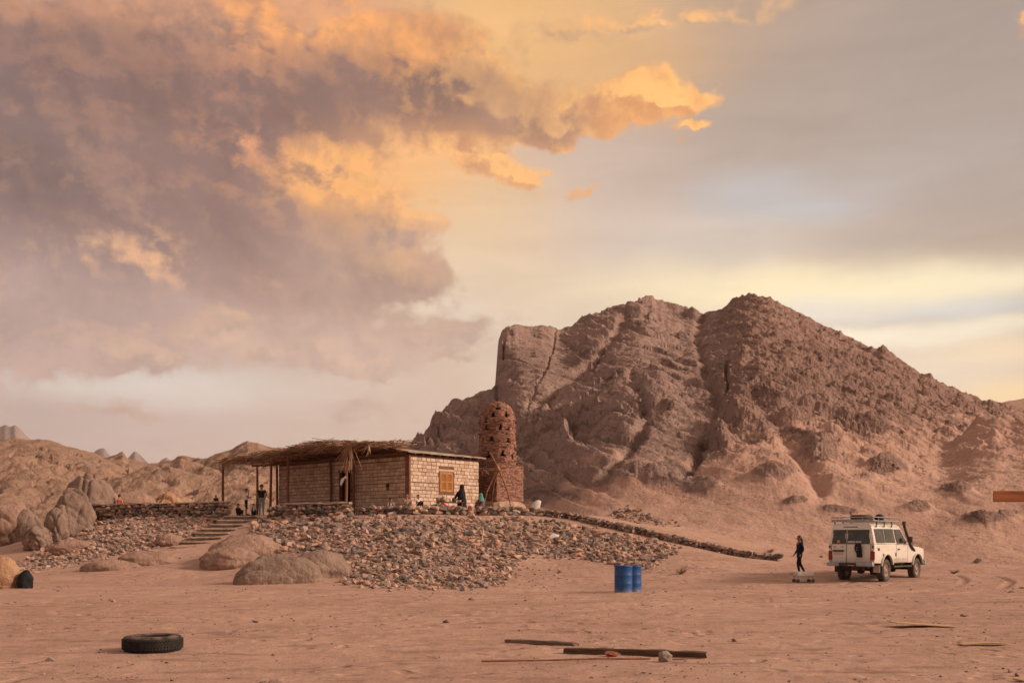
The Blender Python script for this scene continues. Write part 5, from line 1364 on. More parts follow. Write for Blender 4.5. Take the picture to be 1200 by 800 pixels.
def build_car():
    th = R(41.5); rx, ry = 13.42, 37.0                                  # rear right wheel on the ground
    lx, ly = -math.cos(th), math.sin(th)
    ox, oy = rx + lx * 0.73, ry + ly * 0.73                            # middle of the rear axle
    root = empty('off_road_car', (ox, oy, gz(ox, oy) + 0.0), math.pi / 2 - th, 'cream long off-road car with roof rack and snorkel parked on the sand', 'car')
    def arc(cx, cz, r, a0, a1, n=12): return [(cx + r * math.cos(R(a0 + (a1 - a0) * i / n)), cz + r * math.sin(R(a0 + (a1 - a0) * i / n))) for i in range(n + 1)]
    low = [(-1.10, 0.64)] + arc(0, 0.44, 0.52, 160, 20) + arc(2.98, 0.44, 0.52, 160, 20) + [(3.66, 0.70), (3.72, 0.80), (3.73, 1.06), (3.66, 1.15), (3.40, 1.19), (2.34, 1.27), (2.12, 1.32), (-1.10, 1.32), (-1.115, 1.0)]
    mb = MB(); W2 = 0.845
    n = len(low); mb.add([(x, -W2, z) for x, z in low] + [(x, W2, z) for x, z in low], [tuple(range(n)), tuple(range(2 * n - 1, n - 1, -1))])
    for i in range(n):
        under = 0 <= i <= 27
        mb.add([(low[i][0], -W2, low[i][1]), (low[(i + 1) % n][0], -W2, low[(i + 1) % n][1]), (low[(i + 1) % n][0], W2, low[(i + 1) % n][1]), (low[i][0], W2, low[i][1])], [(0, 1, 2, 3)], 1 if under else 0)
    lev = [(1.318, -1.10, 2.14, 0.845), (1.62, -1.085, 1.90, 0.79), (1.90, -1.06, 1.66, 0.735), (1.99, -1.04, 1.56, 0.70), (2.05, -0.98, 1.42, 0.63), (2.075, -0.80, 1.15, 0.45)]
    vs = []; fs = []
    for (z, x0, x1, w) in lev: vs += [(x0, -w, z), (x1, -w * (0.97 if z > 1.6 else 1), z), (x1, w * (0.97 if z > 1.6 else 1), z), (x0, w, z)]
    for i in range(len(lev) - 1):
        for k in range(4): fs.append((i * 4 + k, i * 4 + (k + 1) % 4, i * 4 + 4 + (k + 1) % 4, i * 4 + 4 + k))
    fs.append((0, 1, 2, 3)[::-1]); fs.append(tuple(len(vs) - 4 + k for k in range(4)))
    mb.add(vs, fs)
    body = mb.build('body', [M_PAINT, M_UNDER], root)
    bm = bmesh.new(); bm.from_mesh(body.data); bmesh.ops.remove_doubles(bm, verts=bm.verts, dist=0.0005); bmesh.ops.recalc_face_normals(bm, faces=bm.faces); bm.to_mesh(body.data); bm.free()
    m = body.modifiers.new('bevel', 'BEVEL'); m.width = 0.035; m.segments = 3; m.limit_method = 'ANGLE'; m.angle_limit = R(28); m.harden_normals = False
    for p in body.data.polygons: p.use_smooth = True
    try:
        ws = body.modifiers.new('wn', 'WEIGHTED_NORMAL'); ws.keep_sharp = True
    except Exception: pass
    def sy(z): return 0.845 - (z - 1.318) * (0.11 / 0.582) if z > 1.318 else 0.845
    def side_panel(poly, s, off, th_=0.012):
        """flat panel lying on the cabin side, s=-1 right, +1 left"""
        mb = MB(); nn = len(poly)
        o_ = [(x, s * (sy(z) + off), z) for x, z in poly]; i_ = [(x, s * (sy(z) + off - th_), z) for x, z in poly]
        return mb.add(o_ + i_, [tuple(range(nn)), tuple(range(nn, 2 * nn))[::-1]] + [(i, (i + 1) % nn, nn + (i + 1) % nn, nn + i) for i in range(nn)])
    def grow(poly, g):
        cx = sum(p[0] for p in poly) / len(poly); cz = sum(p[1] for p in poly) / len(poly)
        return [(x + g * (1 if x > cx else -1), z + g * (1 if z > cz else -1)) for x, z in poly]
    wins = [[(-0.90, 1.40), (-0.90, 1.84), (-0.12, 1.85), (-0.10, 1.40)], [(0.00, 1.40), (0.0, 1.85), (0.80, 1.85), (0.84, 1.40)], [(1.00, 1.37), (0.98, 1.84), (1.50, 1.84), (1.92, 1.42), (1.92, 1.37)]]
    for s in (-1, 1):
        for w in wins:
            f = side_panel(grow(w, 0.028), s, 0.004, 0.02).build('window', M_BLKPL, root)
            side_panel(w, s, 0.009, 0.01).build('pane', M_GLASS, f)
        # door seams, gutter, handle, flares
        sm = MB()
        for x in (0.94, 2.02): sm.box((x, s * (W2 + 0.0005), 0.98), (0.012, 0.007, 0.67))
        sm.box((1.48, s * (W2 + 0.0008), 0.652), (1.09, 0.006, 0.012)); sm.box((1.48, s * (W2 + 0.0008), 1.308), (1.09, 0.006, 0.010)); sm.build('door_seam', M_UNDER, root)
        MB().box((0.2, s * 0.712, 1.985), (2.5, 0.02, 0.022)).build('rain_gutter', M_PAINT, root)
        MB().box((1.13, s * (W2 + 0.015), 1.13), (0.16, 0.03, 0.05)).build('door_handle', M_BLKPL, root, bevel=0.008)
        mm = MB(); mm.tube([(1.86, s * 0.80, 1.40), (1.92, s * 0.95, 1.43)], 0.018, 6); mm.box((1.90, s * 1.0, 1.49), (0.07, 0.15, 0.22)); mm.build('mirror', M_BLKPL, root, bevel=0.015)
        for cx in (0.0, 2.98):
            fl = MB(); pts = [(cx + 0.535 * math.cos(R(a)), s * 0.872, 0.44 + 0.535 * math.sin(R(a))) for a in range(15, 170, 11)]
            for p, q in zip(pts[:-1], pts[1:]): fl.bar(p, q, 0.07, 0.045)
            fl.build('wheel_flare', M_PAINT, root)
        MB().box((1.5, s * 0.80, 0.50), (1.75, 0.16, 0.06)).build('side_step', M_BLKPL, root, bevel=0.01)
        MB().box((-0.60, s * 0.72, 0.44), (0.02, 0.24, 0.26)).build('mud_flap', M_PAINT if s < 0 else M_UNDER, root)
        MB().box((3.60, s * 0.72, 0.98), (0.12, 0.22, 0.16)).build('indicator', M_AMBER, root, bevel=0.01)
    # right side: fuel flap, latch, dark streaks of lettering too worn to read
    MB().box((-0.72, -W2 - 0.004, 1.14), (0.16, 0.02, 0.10)).build('fuel_flap', M_BLKPL, root, bevel=0.006)
    MB().box((-0.30, -W2 - 0.006, 0.92), (0.05, 0.025, 0.14)).build('side_marker', M_BLKPL, root)
    MB().box((0.86, -W2 - 0.006, 0.95), (0.05, 0.025, 0.13)).build('hinge', M_BLKPL, root)
    M_LET = mat('worn_lettering', (0.42, 0.36, 0.30), 0.6, 0.2, var=0.3)
    r = np.random.default_rng(2); lt = MB()
    x = 0.55
    for k in range(11):
        h = 0.16 if k % 4 else 0.20
        if k == 3: x += 0.08; continue
        lt.box((x, -W2 - 0.003, 0.72), (0.018, 0.004, h)); lt.box((x + 0.045, -W2 - 0.003, 0.72 + (0.06 if k % 2 else -0.06)), (0.07, 0.004, 0.022))
        if k % 3: lt.box((x + 0.085, -W2 - 0.003, 0.72), (0.018, 0.004, h))
        x += 0.135
    lt.build('lettering', M_LET, root)['kind'] = 'stuff'
    l2 = MB()
    for k in range(9): l2.box((-0.80 + k * 0.085, -sy(1.345) - 0.003, 1.345), (0.05, 0.004, 0.035))
    l2.build('lettering', M_LET, root)['kind'] = 'stuff'
    # windscreen, bonnet seam, grille, front bumper
    ws = MB(); a = (2.10, 1.36); b_ = (1.70, 1.86)
    ws.add([(a[0] + 0.02, -0.74, a[1]), (a[0] + 0.02, 0.74, a[1]), (b_[0] + 0.02, 0.66, b_[1]), (b_[0] + 0.02, -0.66, b_[1])], [(0, 1, 2, 3)]); wsb = ws.build('windscreen', M_GLASS, root); wsb.modifiers.new('s', 'SOLIDIFY').thickness = 0.012
    MB().box((3.74, 0, 0.93), (0.05, 1.0, 0.24)).build('grille', M_BLKPL, root)
    MB().box((3.86, 0, 0.62), (0.18, 1.72, 0.20)).build('bumper', M_GREYMET, root, bevel=0.02)
    # rear
    def rxp(z): return -1.10 + (z - 1.318) * (0.04 / 0.582) if z > 1.318 else -1.11
    def rear_panel(poly, off):
        mb = MB(); nn = len(poly); o_ = [(rxp(z) - off, y, z) for y, z in poly]; i_ = [(rxp(z) - off + 0.012, y, z) for y, z in poly]
        return mb.add(o_ + i_, [tuple(range(nn)), tuple(range(nn, 2 * nn))[::-1]] + [(i, (i + 1) % nn, nn + (i + 1) % nn, nn + i) for i in range(nn)])
    for y0, y1 in ((0.215, 0.70), (-0.665, 0.125)):
        t0 = 0.96 if abs(y0) > 0.3 else 1.0; t1 = 0.95 if abs(y1) > 0.3 else 1.0
        p = [(y0, 1.36), (y1, 1.36), (y1 * t1, 1.82), (y0 * t0, 1.82)]
        f = rear_panel(grow(p, 0.02), 0.004).build('rear_window', M_BLKPL, root)
        rear_panel(p, 0.010).build('pane', M_GLASS, f)
    for (c_, d_, q_) in (((-1.118, 0.17, 1.0), (0.008, 0.014, 0.66), None), ((-1.09, 0.17, 1.6), (0.02, 0.014, 0.52), Matrix.Rotation(R(4), 3, 'Y')), ((-1.118, -0.72, 1.0), (0.008, 0.010, 0.64), None), ((-1.118, 0.74, 1.0), (0.008, 0.010, 0.64), None)):
        MB().box(c_, d_, q_).build('door_seam', M_UNDER, root)
    stk = MB(); x = 0.10
    for k in range(12):
        if k == 6: x -= 0.03; continue
        stk.box((rxp(1.405) - 0.013, x, 1.405), (0.004, 0.028, 0.05 + 0.012 * (k % 3))); x -= 0.042
    stk.build('sticker', mat('sticker_white', (0.70, 0.68, 0.70), 0.5, 0.3, var=0.1), root)['kind'] = 'stuff'
    MB().box((rxp(1.42) - 0.013, 0.47, 1.42), (0.004, 0.09, 0.10)).build('sticker', mat('sticker_orange', (0.62, 0.26, 0.06), 0.5, 0.3, var=0.1), root)
    MB().box((-1.02, 0.05, 1.935), (0.07, 0.52, 0.04)).build('brake_lamp', mat('dark_red_lens', (0.06, 0.008, 0.008), 0.3, 0.5), root)
    MB().box((-1.135, 0.46, 1.09), (0.05, 0.42, 0.055)).build('plate_lamp', M_UNDER, root, bevel=0.01)
    MB().box((-1.122, 0.46, 1.005), (0.014, 0.34, 0.10)).build('number_plate', mat('plate', (0.58, 0.42, 0.32), 0.5, 0.3, var=0.15), root)
    for y in (0.60, 0.34): MB().box((-1.116, y, 1.235), (0.012, 0.11, 0.035)).build('badge', M_GREYMET, root)
    for s in (-1, 1):
        MB().box((-1.085, s * 0.775, 0.925), (0.10, 0.145, 0.33)).build('tail_lamp', M_RED, root, bevel=0.02)
        MB().box((-1.12, s * 0.80, 1.23), (0.04, 0.05, 0.10)).build('door_hinge', M_BLKPL, root)
    MB().box((-1.20, 0.62, 0.61), (0.18, 0.46, 0.14)).build('rear_bumper', M_GREYMET, root, bevel=0.02); MB().box((-1.20, -0.55, 0.61), (0.18, 0.60, 0.14)).build('rear_bumper', M_GREYMET, root, bevel=0.02)
    MB().box((-1.20, 0.07, 0.60), (0.16, 0.68, 0.12)).build('bumper_step', M_BLKPL, root, bevel=0.01)
    MB().box((-1.30, -0.08, 0.57), (0.02, 0.24, 0.03)).build('tow_plate', M_GREYMET, root)
    for k, yy in enumerate((0.0, -0.42)): MB().box((-1.02, yy, 0.46), (0.03, 0.04, 0.16)).build('tow_strap', M_RED, root)
    # black bag hung on the rear door
    bg_ = MB(); pts = [(0.0, 1.345, 0.10), (0.01, 1.30, 0.14), (0.0, 1.18, 0.17), (-0.02, 1.06, 0.15), (-0.03, 0.98, 0.12), (-0.03, 0.90, 0.13), (-0.03, 0.86, 0.12)]
    vs = []; fs = []
    for j, (dy, z, w) in enumerate(pts):
        for k in range(10): a_ = 2 * math.pi * k / 10; vs.append((-1.19 + 0.075 * math.cos(a_), -0.30 + dy + w * 0.8 * math.sin(a_) * (1 + 0.12 * math.sin(3 * a_ + j)), z))
    for j in range(len(pts) - 1):
        for k in range(10): fs.append((j * 10 + k, j * 10 + (k + 1) % 10, j * 10 + 10 + (k + 1) % 10, j * 10 + 10 + k))
    fs += [tuple(range(10))[::-1], tuple(len(vs) - 10 + k for k in range(10))]
    bg_.add(vs, fs, 0, True).build('tool_bag', M_BLACK, root)
    for z in (1.20, 1.12): MB().box((-1.272, -0.27, z), (0.012, 0.03, 0.03)).build('buckle', M_GREYMET, root)
    # chassis
    ch = MB()
    for s in (-1, 1): ch.box((1.3, s * 0.42, 0.56), (4.7, 0.10, 0.14))
    for x in (-0.9, 0.9, 2.2, 3.4): ch.box((x, 0, 0.56), (0.10, 0.82, 0.10))
    ch.box((-0.72, 0.12, 0.52), (0.55, 0.7, 0.22)); ch.box((1.55, -0.1, 0.50), (0.9, 0.5, 0.24)); ch.tube([(-1.15, 0.45, 0.48), (0.6, 0.36, 0.46), (1.8, 0.3, 0.46)], 0.035, 7)
    ch.build('chassis', M_UNDER, root)
    for x in (0.0, 2.98):
        ax = MB(); ax.tube([(x, -0.66, 0.40), (x, 0.66, 0.40)], 0.055, 8); ax.lathe([(0.01, -0.14), (0.12, -0.10), (0.15, 0), (0.12, 0.10), (0.01, 0.14)], 10, (x, 0.1, 0.38), axis=Matrix.Rotation(R(90), 3, 'X')); ax.build('axle', M_UNDER, root)
    # wheels
    wp = [(0.0, -0.73), (0.0, 0.73), (2.98, -0.74), (2.98, 0.74)]
    Rw = 0.40; hw = 0.125
    tmb = MB(); prof = [(0.235, -hw * 0.85), (0.26, -hw), (0.35, -hw), (0.385, -hw * 0.85), (0.40, -hw * 0.5), (0.392, -hw * 0.15), (0.40, 0), (0.392, hw * 0.15), (0.40, hw * 0.5), (0.385, hw * 0.85), (0.35, hw), (0.26, hw), (0.235, hw * 0.85)]
    tmb.lathe(prof, 36, axis=Matrix.Rotation(R(90), 3, 'X'))
    for k in range(36):
        a_ = 2 * math.pi * k / 36; q = Matrix.Rotation(-a_, 3, 'Y')
        for yy in (-0.075, 0.075): tmb.box(q @ Vector((0.398, yy, 0)), (0.022, 0.07, 0.034), q)
    tme = tmb.mesh('tyre', M_RUBBER)
    rmb = MB(); rmb.lathe([(0.238, -hw * 0.8), (0.225, -hw * 0.75), (0.20, -0.05), (0.12, -0.035), (0.09, -0.07), (0.06, -0.10), (0.01, -0.10)], 28, axis=Matrix.Rotation(R(90), 3, 'X')); rmb.lathe([(0.238, hw * 0.8), (0.20, 0.05), (0.01, 0.04)], 28, axis=Matrix.Rotation(R(90), 3, 'X'))
    rme = rmb.mesh('rim', M_RIM)
    hmb = MB()
    for k in range(5): a_ = 2 * math.pi * k / 5; hmb.tube([(0.155 * math.cos(a_), 0, 0.155 * math.sin(a_)), (0.155 * math.cos(a_), 0.055, 0.155 * math.sin(a_))], 0.03, 7)
    hme = hmb.mesh('rim_hole', M_UNDER)
    for (x, y) in wp:
        w = empty('wheel', (x, y, Rw - 0.012)); w.parent = root
        if y > 0: w.rotation_euler = (0, 0, 0)
        else: w.rotation_euler = (0, 0, math.pi)
        for nm, me in (('tyre', tme), ('rim', rme), ('rim_hole', hme)):
            o_ = bpy.data.objects.new(nm, me); COL.objects.link(o_); o_.parent = w
            if nm == 'rim_hole': o_['kind'] = 'stuff'
    # snorkel on the right windscreen pillar
    sn = MB(); sn.tube([(2.72, -0.84, 1.08), (2.45, -0.875, 1.17), (2.22, -0.875, 1.30), (2.02, -0.85, 1.60), (1.84, -0.815, 1.90), (1.78, -0.81, 2.04)], [0.05, 0.055, 0.05, 0.048, 0.05, 0.05], 9); sn.box((1.79, -0.81, 2.10), (0.15, 0.10, 0.13)); sn.build('snorkel', M_BLKPL, root)
    # roof rack
    rk = MB(); x0, x1, w = -1.02, 1.45, 0.76
    for z, rr in ((2.155, 0.022), (2.285, 0.018)):
        for a_, b2 in (((x0, -w, z), (x1, -w, z)), ((x1, -w, z), (x1, w, z)), ((x1, w, z), (x0, w, z)), ((x0, w, z), (x0, -w, z))): rk.tube([a_, b2], rr, 7)
    for x in np.linspace(x0, x1, 6):
        for s in (-1, 1): rk.tube([(x, s * w, 2.155), (x, s * w, 2.285)], 0.014, 6)
    for y in (-0.38, 0.38): rk.tube([(x0, y, 2.155), (x0, y, 2.285)], 0.014, 6)
    rk.box((x0 - 0.01, 0, 2.165), (0.03, 1.5, 0.09)); rk.build('roof_rack', M_GREYMET, root)
    fl = MB()
    for x in np.linspace(x0 + 0.12, x1 - 0.1, 10): fl.box((x, 0, 2.150), (0.05, 1.5, 0.02))
    fl.build('rack_floor', M_GREYMET, root)
    for s in (-1, 1):
        for x in (-0.75, -0.05, 0.65):
            lg = MB(); lg.tube([(x, s * 0.76, 2.155), (x + 0.03, s * 0.775, 2.05), (x + 0.05, s * 0.745, 1.93)], 0.022, 6); lg.build('rack_leg', M_BLKPL, root)
    # luggage on the rack
    def rk_world(x, y, z):
        c, s = math.cos(root.rotation_euler[2]), math.sin(root.rotation_euler[2]); return (ox + c * x - s * y, oy + s * x + c * y, root.location[2] + z)
    t2 = MB(); t2.lathe([(0.20, -0.10), (0.33, -0.11), (0.375, -0.07), (0.385, 0.0), (0.375, 0.07), (0.33, 0.11), (0.20, 0.10), (0.17, 0.0)], 28, close=True); t2 = t2.build('spare_tyre', M_RUBBER); t2.location = rk_world(-0.45, -0.1, 2.27); tag(t2, 'black spare tyre lying flat on the roof rack of the cream car', 'tyre')
    bag = MB(); vs = []; fs = []
    for j, (x, r_) in enumerate(((-0.35, 0.02), (-0.34, 0.10), (-0.2, 0.13), (0.0, 0.14), (0.2, 0.13), (0.34, 0.10), (0.35, 0.02))):
        for k in range(12): a_ = 2 * math.pi * k / 12; vs.append((x, r_ * 1.1 * math.cos(a_), r_ * math.sin(a_) * (1 + 0.06 * math.sin(5 * x * k))))
    for j in range(6):
        for k in range(12): fs.append((j * 12 + k, j * 12 + (k + 1) % 12, j * 12 + 12 + (k + 1) % 12, j * 12 + 12 + k))
    bo = bag.add(vs, fs, 0, True).build('duffel_bag', M_BLACK); bo.location = rk_world(0.35, -0.45, 2.285); bo.rotation_euler = (0, 0, root.rotation_euler[2] + 0.2); tag(bo, 'rolled black bag on the roof rack in front of the spare tyre', 'bag')
build_car()
# ------------------------------------------------------------------ people
M_SKIN = mat('skin', (0.30, 0.165, 0.105), 0.6, 0.3, var=0.12)
M_SKIN_L = mat('light_skin', (0.46, 0.28, 0.20), 0.6, 0.3, var=0.12)
M_HAIR = mat('dark_hair', (0.014, 0.011, 0.010), 0.6, 0.35, var=0.3)
M_BHAIR = mat('brown_hair', (0.075, 0.040, 0.026), 0.6, 0.35, var=0.3)
def cloth(name, c, var=0.2): return mat(name, c, 0.88, 0.15, var=var, scale=9, bump=0.5, bscale=22, bdist=0.02)
def joints(H, pose):
    """facing +x, left is +y, feet on z=0"""
    J = dict(pel=(0, 0, .53), chest=(0.0, 0, .71), neck=(0.0, 0, .835), head0=(0.005, 0, .875), head1=(0.012, 0, .925), head2=(0.005, 0, .968))
    for s, n in ((1, 'L'), (-1, 'R')):
        J['sh' + n] = (0, s * .105, .80); J['el' + n] = (-0.015, s * .135, .625); J['wr' + n] = (0.03, s * .14, .48)
        J['hip' + n] = (0, s * .052, .50); J['kn' + n] = (0.01, s * .055, .275); J['an' + n] = (-0.01, s * .055, .045); J['to' + n] = (.095, s * .062, .018)
    if pose == 'walk':
        J.update(knL=(.07, .05, .285), anL=(.03, .05, .05), toL=(.13, .055, .02), knR=(-.03, -.05, .28), anR=(-.15, -.05, .075), toR=(-.07, -.055, .02), elL=(-.05, .12, .64), wrL=(.03, .12, .50), elR=(.0, -.125, .63), wrR=(.09, -.10, .52))
    if pose == 'phone':
        J.update(elR=(.07, -.14, .66), wrR=(.085, -.06, .83), elL=(.05, .13, .65), wrL=(.12, .05, .66))
    if pose == 'hips':
        J.update(elR=(-.03, -.17, .66), wrR=(.06, -.10, .55), elL=(-.03, .17, .66), wrL=(.06, .09, .56))
    if pose in ('sit', 'sit_ledge'):
        dz = -.46
        for k in list(J):
            if not k[:2] in ('kn', 'an', 'to'): p = J[k]; J[k] = (p[0] - (.03 if k == 'chest' else 0), p[1], p[2] + dz)
        for s, n in ((1, 'L'), (-1, 'R')):
            if pose == 'sit':
                J['kn' + n] = (.19, s * .085, .23); J['an' + n] = (.15, s * .07, .035); J['to' + n] = (.24, s * .08, .016); J['el' + n] = (.05, s * .14, .21); J['wr' + n] = (.16, s * .08, .24)
            else:
                J['kn' + n] = (.23, s * .07, .045); J['an' + n] = (.235, s * .065, -.19); J['to' + n] = (.33, s * .07, -.215); J['el' + n] = (.03, s * .14, .20); J['wr' + n] = (.13, s * .08, .10)
    return {k: Vector(v) * H for k, v in J.items()}
RAD = dict(pel=.078, chest=.088, neck=.034, head0=.045, head1=.056, head2=.040, sh=.042, el=.030, wr=.020, hip=.062, kn=.042, an=.027, to=.022)
def person(loc, face, H, pose, top, legs, skin, hair, label, hairstyle='short', sleeves='short', group=None, bare_legs=False, mul=1.0):
    J = joints(H, pose); names = list(J); idx = {n: i for i, n in enumerate(names)}
    E = [('pel', 'chest'), ('chest', 'neck'), ('neck', 'head0'), ('head0', 'head1'), ('head1', 'head2')]
    for n in 'LR': E += [('chest', 'sh' + n), ('sh' + n, 'el' + n), ('el' + n, 'wr' + n), ('pel', 'hip' + n), ('hip' + n, 'kn' + n), ('kn' + n, 'an' + n), ('an' + n, 'to' + n)]
    me = bpy.data.meshes.new('skeleton'); me.from_pydata([J[n] for n in names], [(idx[a], idx[b]) for a, b in E], [])
    o = bpy.data.objects.new('skeleton', me); COL.objects.link(o)
    o.modifiers.new('skin', 'SKIN'); 
    for i, n in enumerate(names):
        k = n if n in RAD else n[:-1]; r = RAD[k] * H * (mul if k in ('pel', 'chest', 'hip') else 1)
        me.skin_vertices[0].data[i].radius = (r * (0.78 if k in ('pel', 'chest') else 1), r * (1.15 if k in ('pel', 'chest') else 1)); me.skin_vertices[0].data[i].use_root = (n == 'pel')
    ss = o.modifiers.new('sub', 'SUBSURF'); ss.levels = 2; ss.render_levels = 2
    bpy.context.view_layer.update()
    dg = bpy.context.evaluated_depsgraph_get(); bme = bpy.data.meshes.new_from_object(o.evaluated_get(dg)); bpy.data.objects.remove(o); bpy.data.meshes.remove(me)
    # hands: palm and five bent fingers
    bm = bmesh.new(); bm.from_mesh(bme)
    mb = MB()
    for n in 'LR':
        w = J['wr' + n]; dr = (w - J['el' + n]).normalized(); sidev = dr.cross(Vector((1, 0, 0.2))).normalized(); bend = sidev.cross(dr)
        mb.tube([w - dr * .01 * H, w + dr * .022 * H, w + dr * .045 * H], [.017 * H, .021 * H, .018 * H], 8)
        for k in range(4):
            b0 = w + dr * .042 * H + sidev * (.0105 * (k - 1.5)) * H; L = (.040, .046, .043, .034)[k] * H
            mb.tube([b0, b0 + dr * L * .5, b0 + dr * L * .85 + bend * L * .25, b0 + dr * L + bend * L * .5], [.0056 * H, .0052 * H, .0047 * H, .004 * H], 5)
        b0 = w + dr * .015 * H - sidev * .017 * H
        mb.tube([b0, b0 + (dr * .6 - sidev * .7) * .022 * H, b0 + (dr * .9 - sidev * .5) * .038 * H], [.0068 * H, .006 * H, .0048 * H], 5)
    hm = mb.mesh('hands', M_SKIN); bm.from_mesh(hm); bpy.data.meshes.remove(hm)
    bm.to_mesh(bme); bm.free()
    bme.name = 'person_body'; bme.materials.clear()
    for m_ in (skin, top, legs): bme.materials.append(m_)
    bones = [(J[a], J[b], a, b) for a, b in E]
    for p in bme.polygons:
        c = p.center; best = None; bd = 1e9
        for a, b, na, nb in bones:
            ab = b - a; t = max(0.0, min(1.0, (c - a).dot(ab) / ab.length_squared)); dd = (c - a - ab * t).length / (RAD.get(na, RAD.get(na[:-1], .04)) + 0.02)
            if dd < bd: bd = dd; best = (na, nb, t)
        na, nb, t = best; mi = 0
        if na == 'pel' and nb == 'chest': mi = 1 if t > 0.12 else 2
        elif na == 'pel' or na[:3] == 'hip': mi = 2
        elif na[:2] == 'kn': mi = 0 if bare_legs else 2
        elif na[:2] == 'an': mi = 2
        elif na == 'chest': mi = 1 if nb != 'neck' or t < 0.62 else 0
        elif na[:2] == 'sh': mi = 1 if sleeves == 'long' or t < 0.55 else 0
        elif na[:2] == 'el': mi = 1 if sleeves == 'long' and t < 0.9 else 0
        p.material_index = mi; p.use_smooth = True
    root = empty('person', loc, face, label, 'person', group)
    link('body', bme, None, root)
    # face and hair
    hc = J['head1']; u = 0.0565 * H
    ft = MB(); ft.tube([hc + Vector((u * .85, 0, u * .25)), hc + Vector((u * 1.22, 0, -u * .22)), hc + Vector((u * .92, 0, -u * .34))], [u * .10, u * .20, u * .10], 6); ft.build('nose', skin, root)
    for s in (-1, 1):
        MB().lathe([(.001, -u * .12), (u * .11, -u * .04), (u * .11, u * .04), (.001, u * .12)], 7, hc + Vector((u * .93, s * u * .36, u * .12))).build('eye', M_HAIR, root)
        MB().tube([hc + Vector((0, s * u * .98, u * .2)), hc + Vector((u * .05, s * u * 1.1, 0)), hc + Vector((0, s * u * .98, -u * .3))], [u * .12, u * .2, u * .1], 6).build('ear', skin, root)
    MB().tube([hc + Vector((u * .92, -u * .25, -u * .58)), hc + Vector((u * 1.0, 0, -u * .56)), hc + Vector((u * .92, u * .25, -u * .58))], u * .06, 5).build('mouth', cloth('lip', (0.25, 0.09, 0.07)) if 'lip' not in bpy.data.materials else bpy.data.materials['lip'], root)
    # hair cap: the upper and rear part of a slightly larger head
    nlat, nlon = 9, 16; vs = []; fs = []
    for i in range(nlat + 1):
        ph = math.pi * 0.56 * i / nlat
        for k in range(nlon):
            a = 2 * math.pi * k / nlon; low = 1.0 if math.cos(a) < 0.25 else 0.66
            if hairstyle == 'long' and math.cos(a) < 0.3: low = 1.25
            p2 = ph * low; rr = u * (1.14 + 0.05 * math.sin(k * 2.3 + i))
            vs.append(hc + Vector((-u * .10 + rr * math.sin(p2) * math.cos(a) * 1.06, rr * math.sin(p2) * math.sin(a) * .98, u * .16 + rr * math.cos(p2) * 1.05)))
    for i in range(nlat):
        for k in range(nlon): fs.append((i * nlon + k, i * nlon + (k + 1) % nlon, (i + 1) * nlon + (k + 1) % nlon, (i + 1) * nlon + k))
    ho = MB().add(vs, fs, 0, True).build('hair' if hairstyle != 'cap' else 'cap', hair, root); ho.modifiers.new('s', 'SOLIDIFY').thickness = 0.008
    if hairstyle == 'cap':
        MB().add([hc + Vector((u * 0.8 + (u * .75 if k in (1, 2, 3) else 0), (k - 2) * u * .42, u * .42 - (u * .1 if k in (1, 2, 3) else 0))) for k in range(5)] + [hc + Vector((u * .75, (2 - k) * u * .42, u * .36)) for k in range(5)], [tuple(range(10))]).build('cap_peak', hair, root)
    if hairstyle == 'long':
        lo = MB(); pts = [hc + Vector((-u * .7, 0, u * .3)), hc + Vector((-u * 1.15, 0, -u * .8)), hc + Vector((-u * 1.35, 0, -u * 2.2)), hc + Vector((-u * 1.3, 0, -u * 3.3)), hc + Vector((-u * 1.25, 0, -u * 3.9))]
        lo.tube(pts, [u * .75, u * .75, u * .65, u * .42, u * .12], 9); lo.build('hair', hair, root)
    return root
def robe(root, levels, material, name='robe', n=36, folds=0.05, seed=1):
    """cloth hanging in folds: levels of (x, y, z, rx, ry)"""
    r = np.random.default_rng(seed); ph = r.uniform(0, 6.28, 4); vs = []; fs = []
    for j, (x, y, z, a, b) in enumerate(levels):
        f = folds * (1 - j / len(levels))
        for k in range(n):
            t = 2 * math.pi * k / n; w = 1 + f * (math.sin(7 * t + ph[0] + j * .25) + .6 * math.sin(12 * t + ph[1] - j * .2))
            vs.append((x + a * w * math.cos(t), y + b * w * math.sin(t), z))
    m = len(levels)
    for j in range(m - 1):
        for k in range(n): fs.append((j * n + k, j * n + (k + 1) % n, (j + 1) * n + (k + 1) % n, (j + 1) * n + k))
    fs.append(tuple((m - 1) * n + k for k in range(n)))
    o = MB().add(vs, fs, 0, True).build(name, material, root)
    return o
def at(px, d, z=None):
    x = (px - 600) / F * d
    return (x, d, gz(x, d) if z is None else z)
M_NAVY = cloth('navy_cloth', (0.016, 0.020, 0.048)); M_WHITE = cloth('white_cloth', (0.66, 0.64, 0.66), 0.08); M_CORAL = cloth('coral_cloth', (0.70, 0.165, 0.125), 0.1); M_BLKC = cloth('black_shirt', (0.012, 0.012, 0.014))
M_JEAN = cloth('grey_jeans', (0.16, 0.18, 0.22)); M_DSH = cloth('dark_trousers', (0.022, 0.022, 0.028)); M_PINK = cloth('pink_cloth', (0.60, 0.28, 0.22), 0.1); M_GREYC = cloth('grey_cloth', (0.36, 0.35, 0.37)); M_BEIGE = cloth('beige_cap', (0.36, 0.24, 0.16))
_bp = fast_pick(np.array([937.0]), np.array([672.5]))[0]
person(tuple(_bp), math.pi + 0.15, 45.5 * _bp[1] / F, 'walk', M_NAVY, M_NAVY, M_SKIN, M_BHAIR, 'person in navy blue with long brown hair walking beside the small trolley', 'long', 'long', mul=1.12)
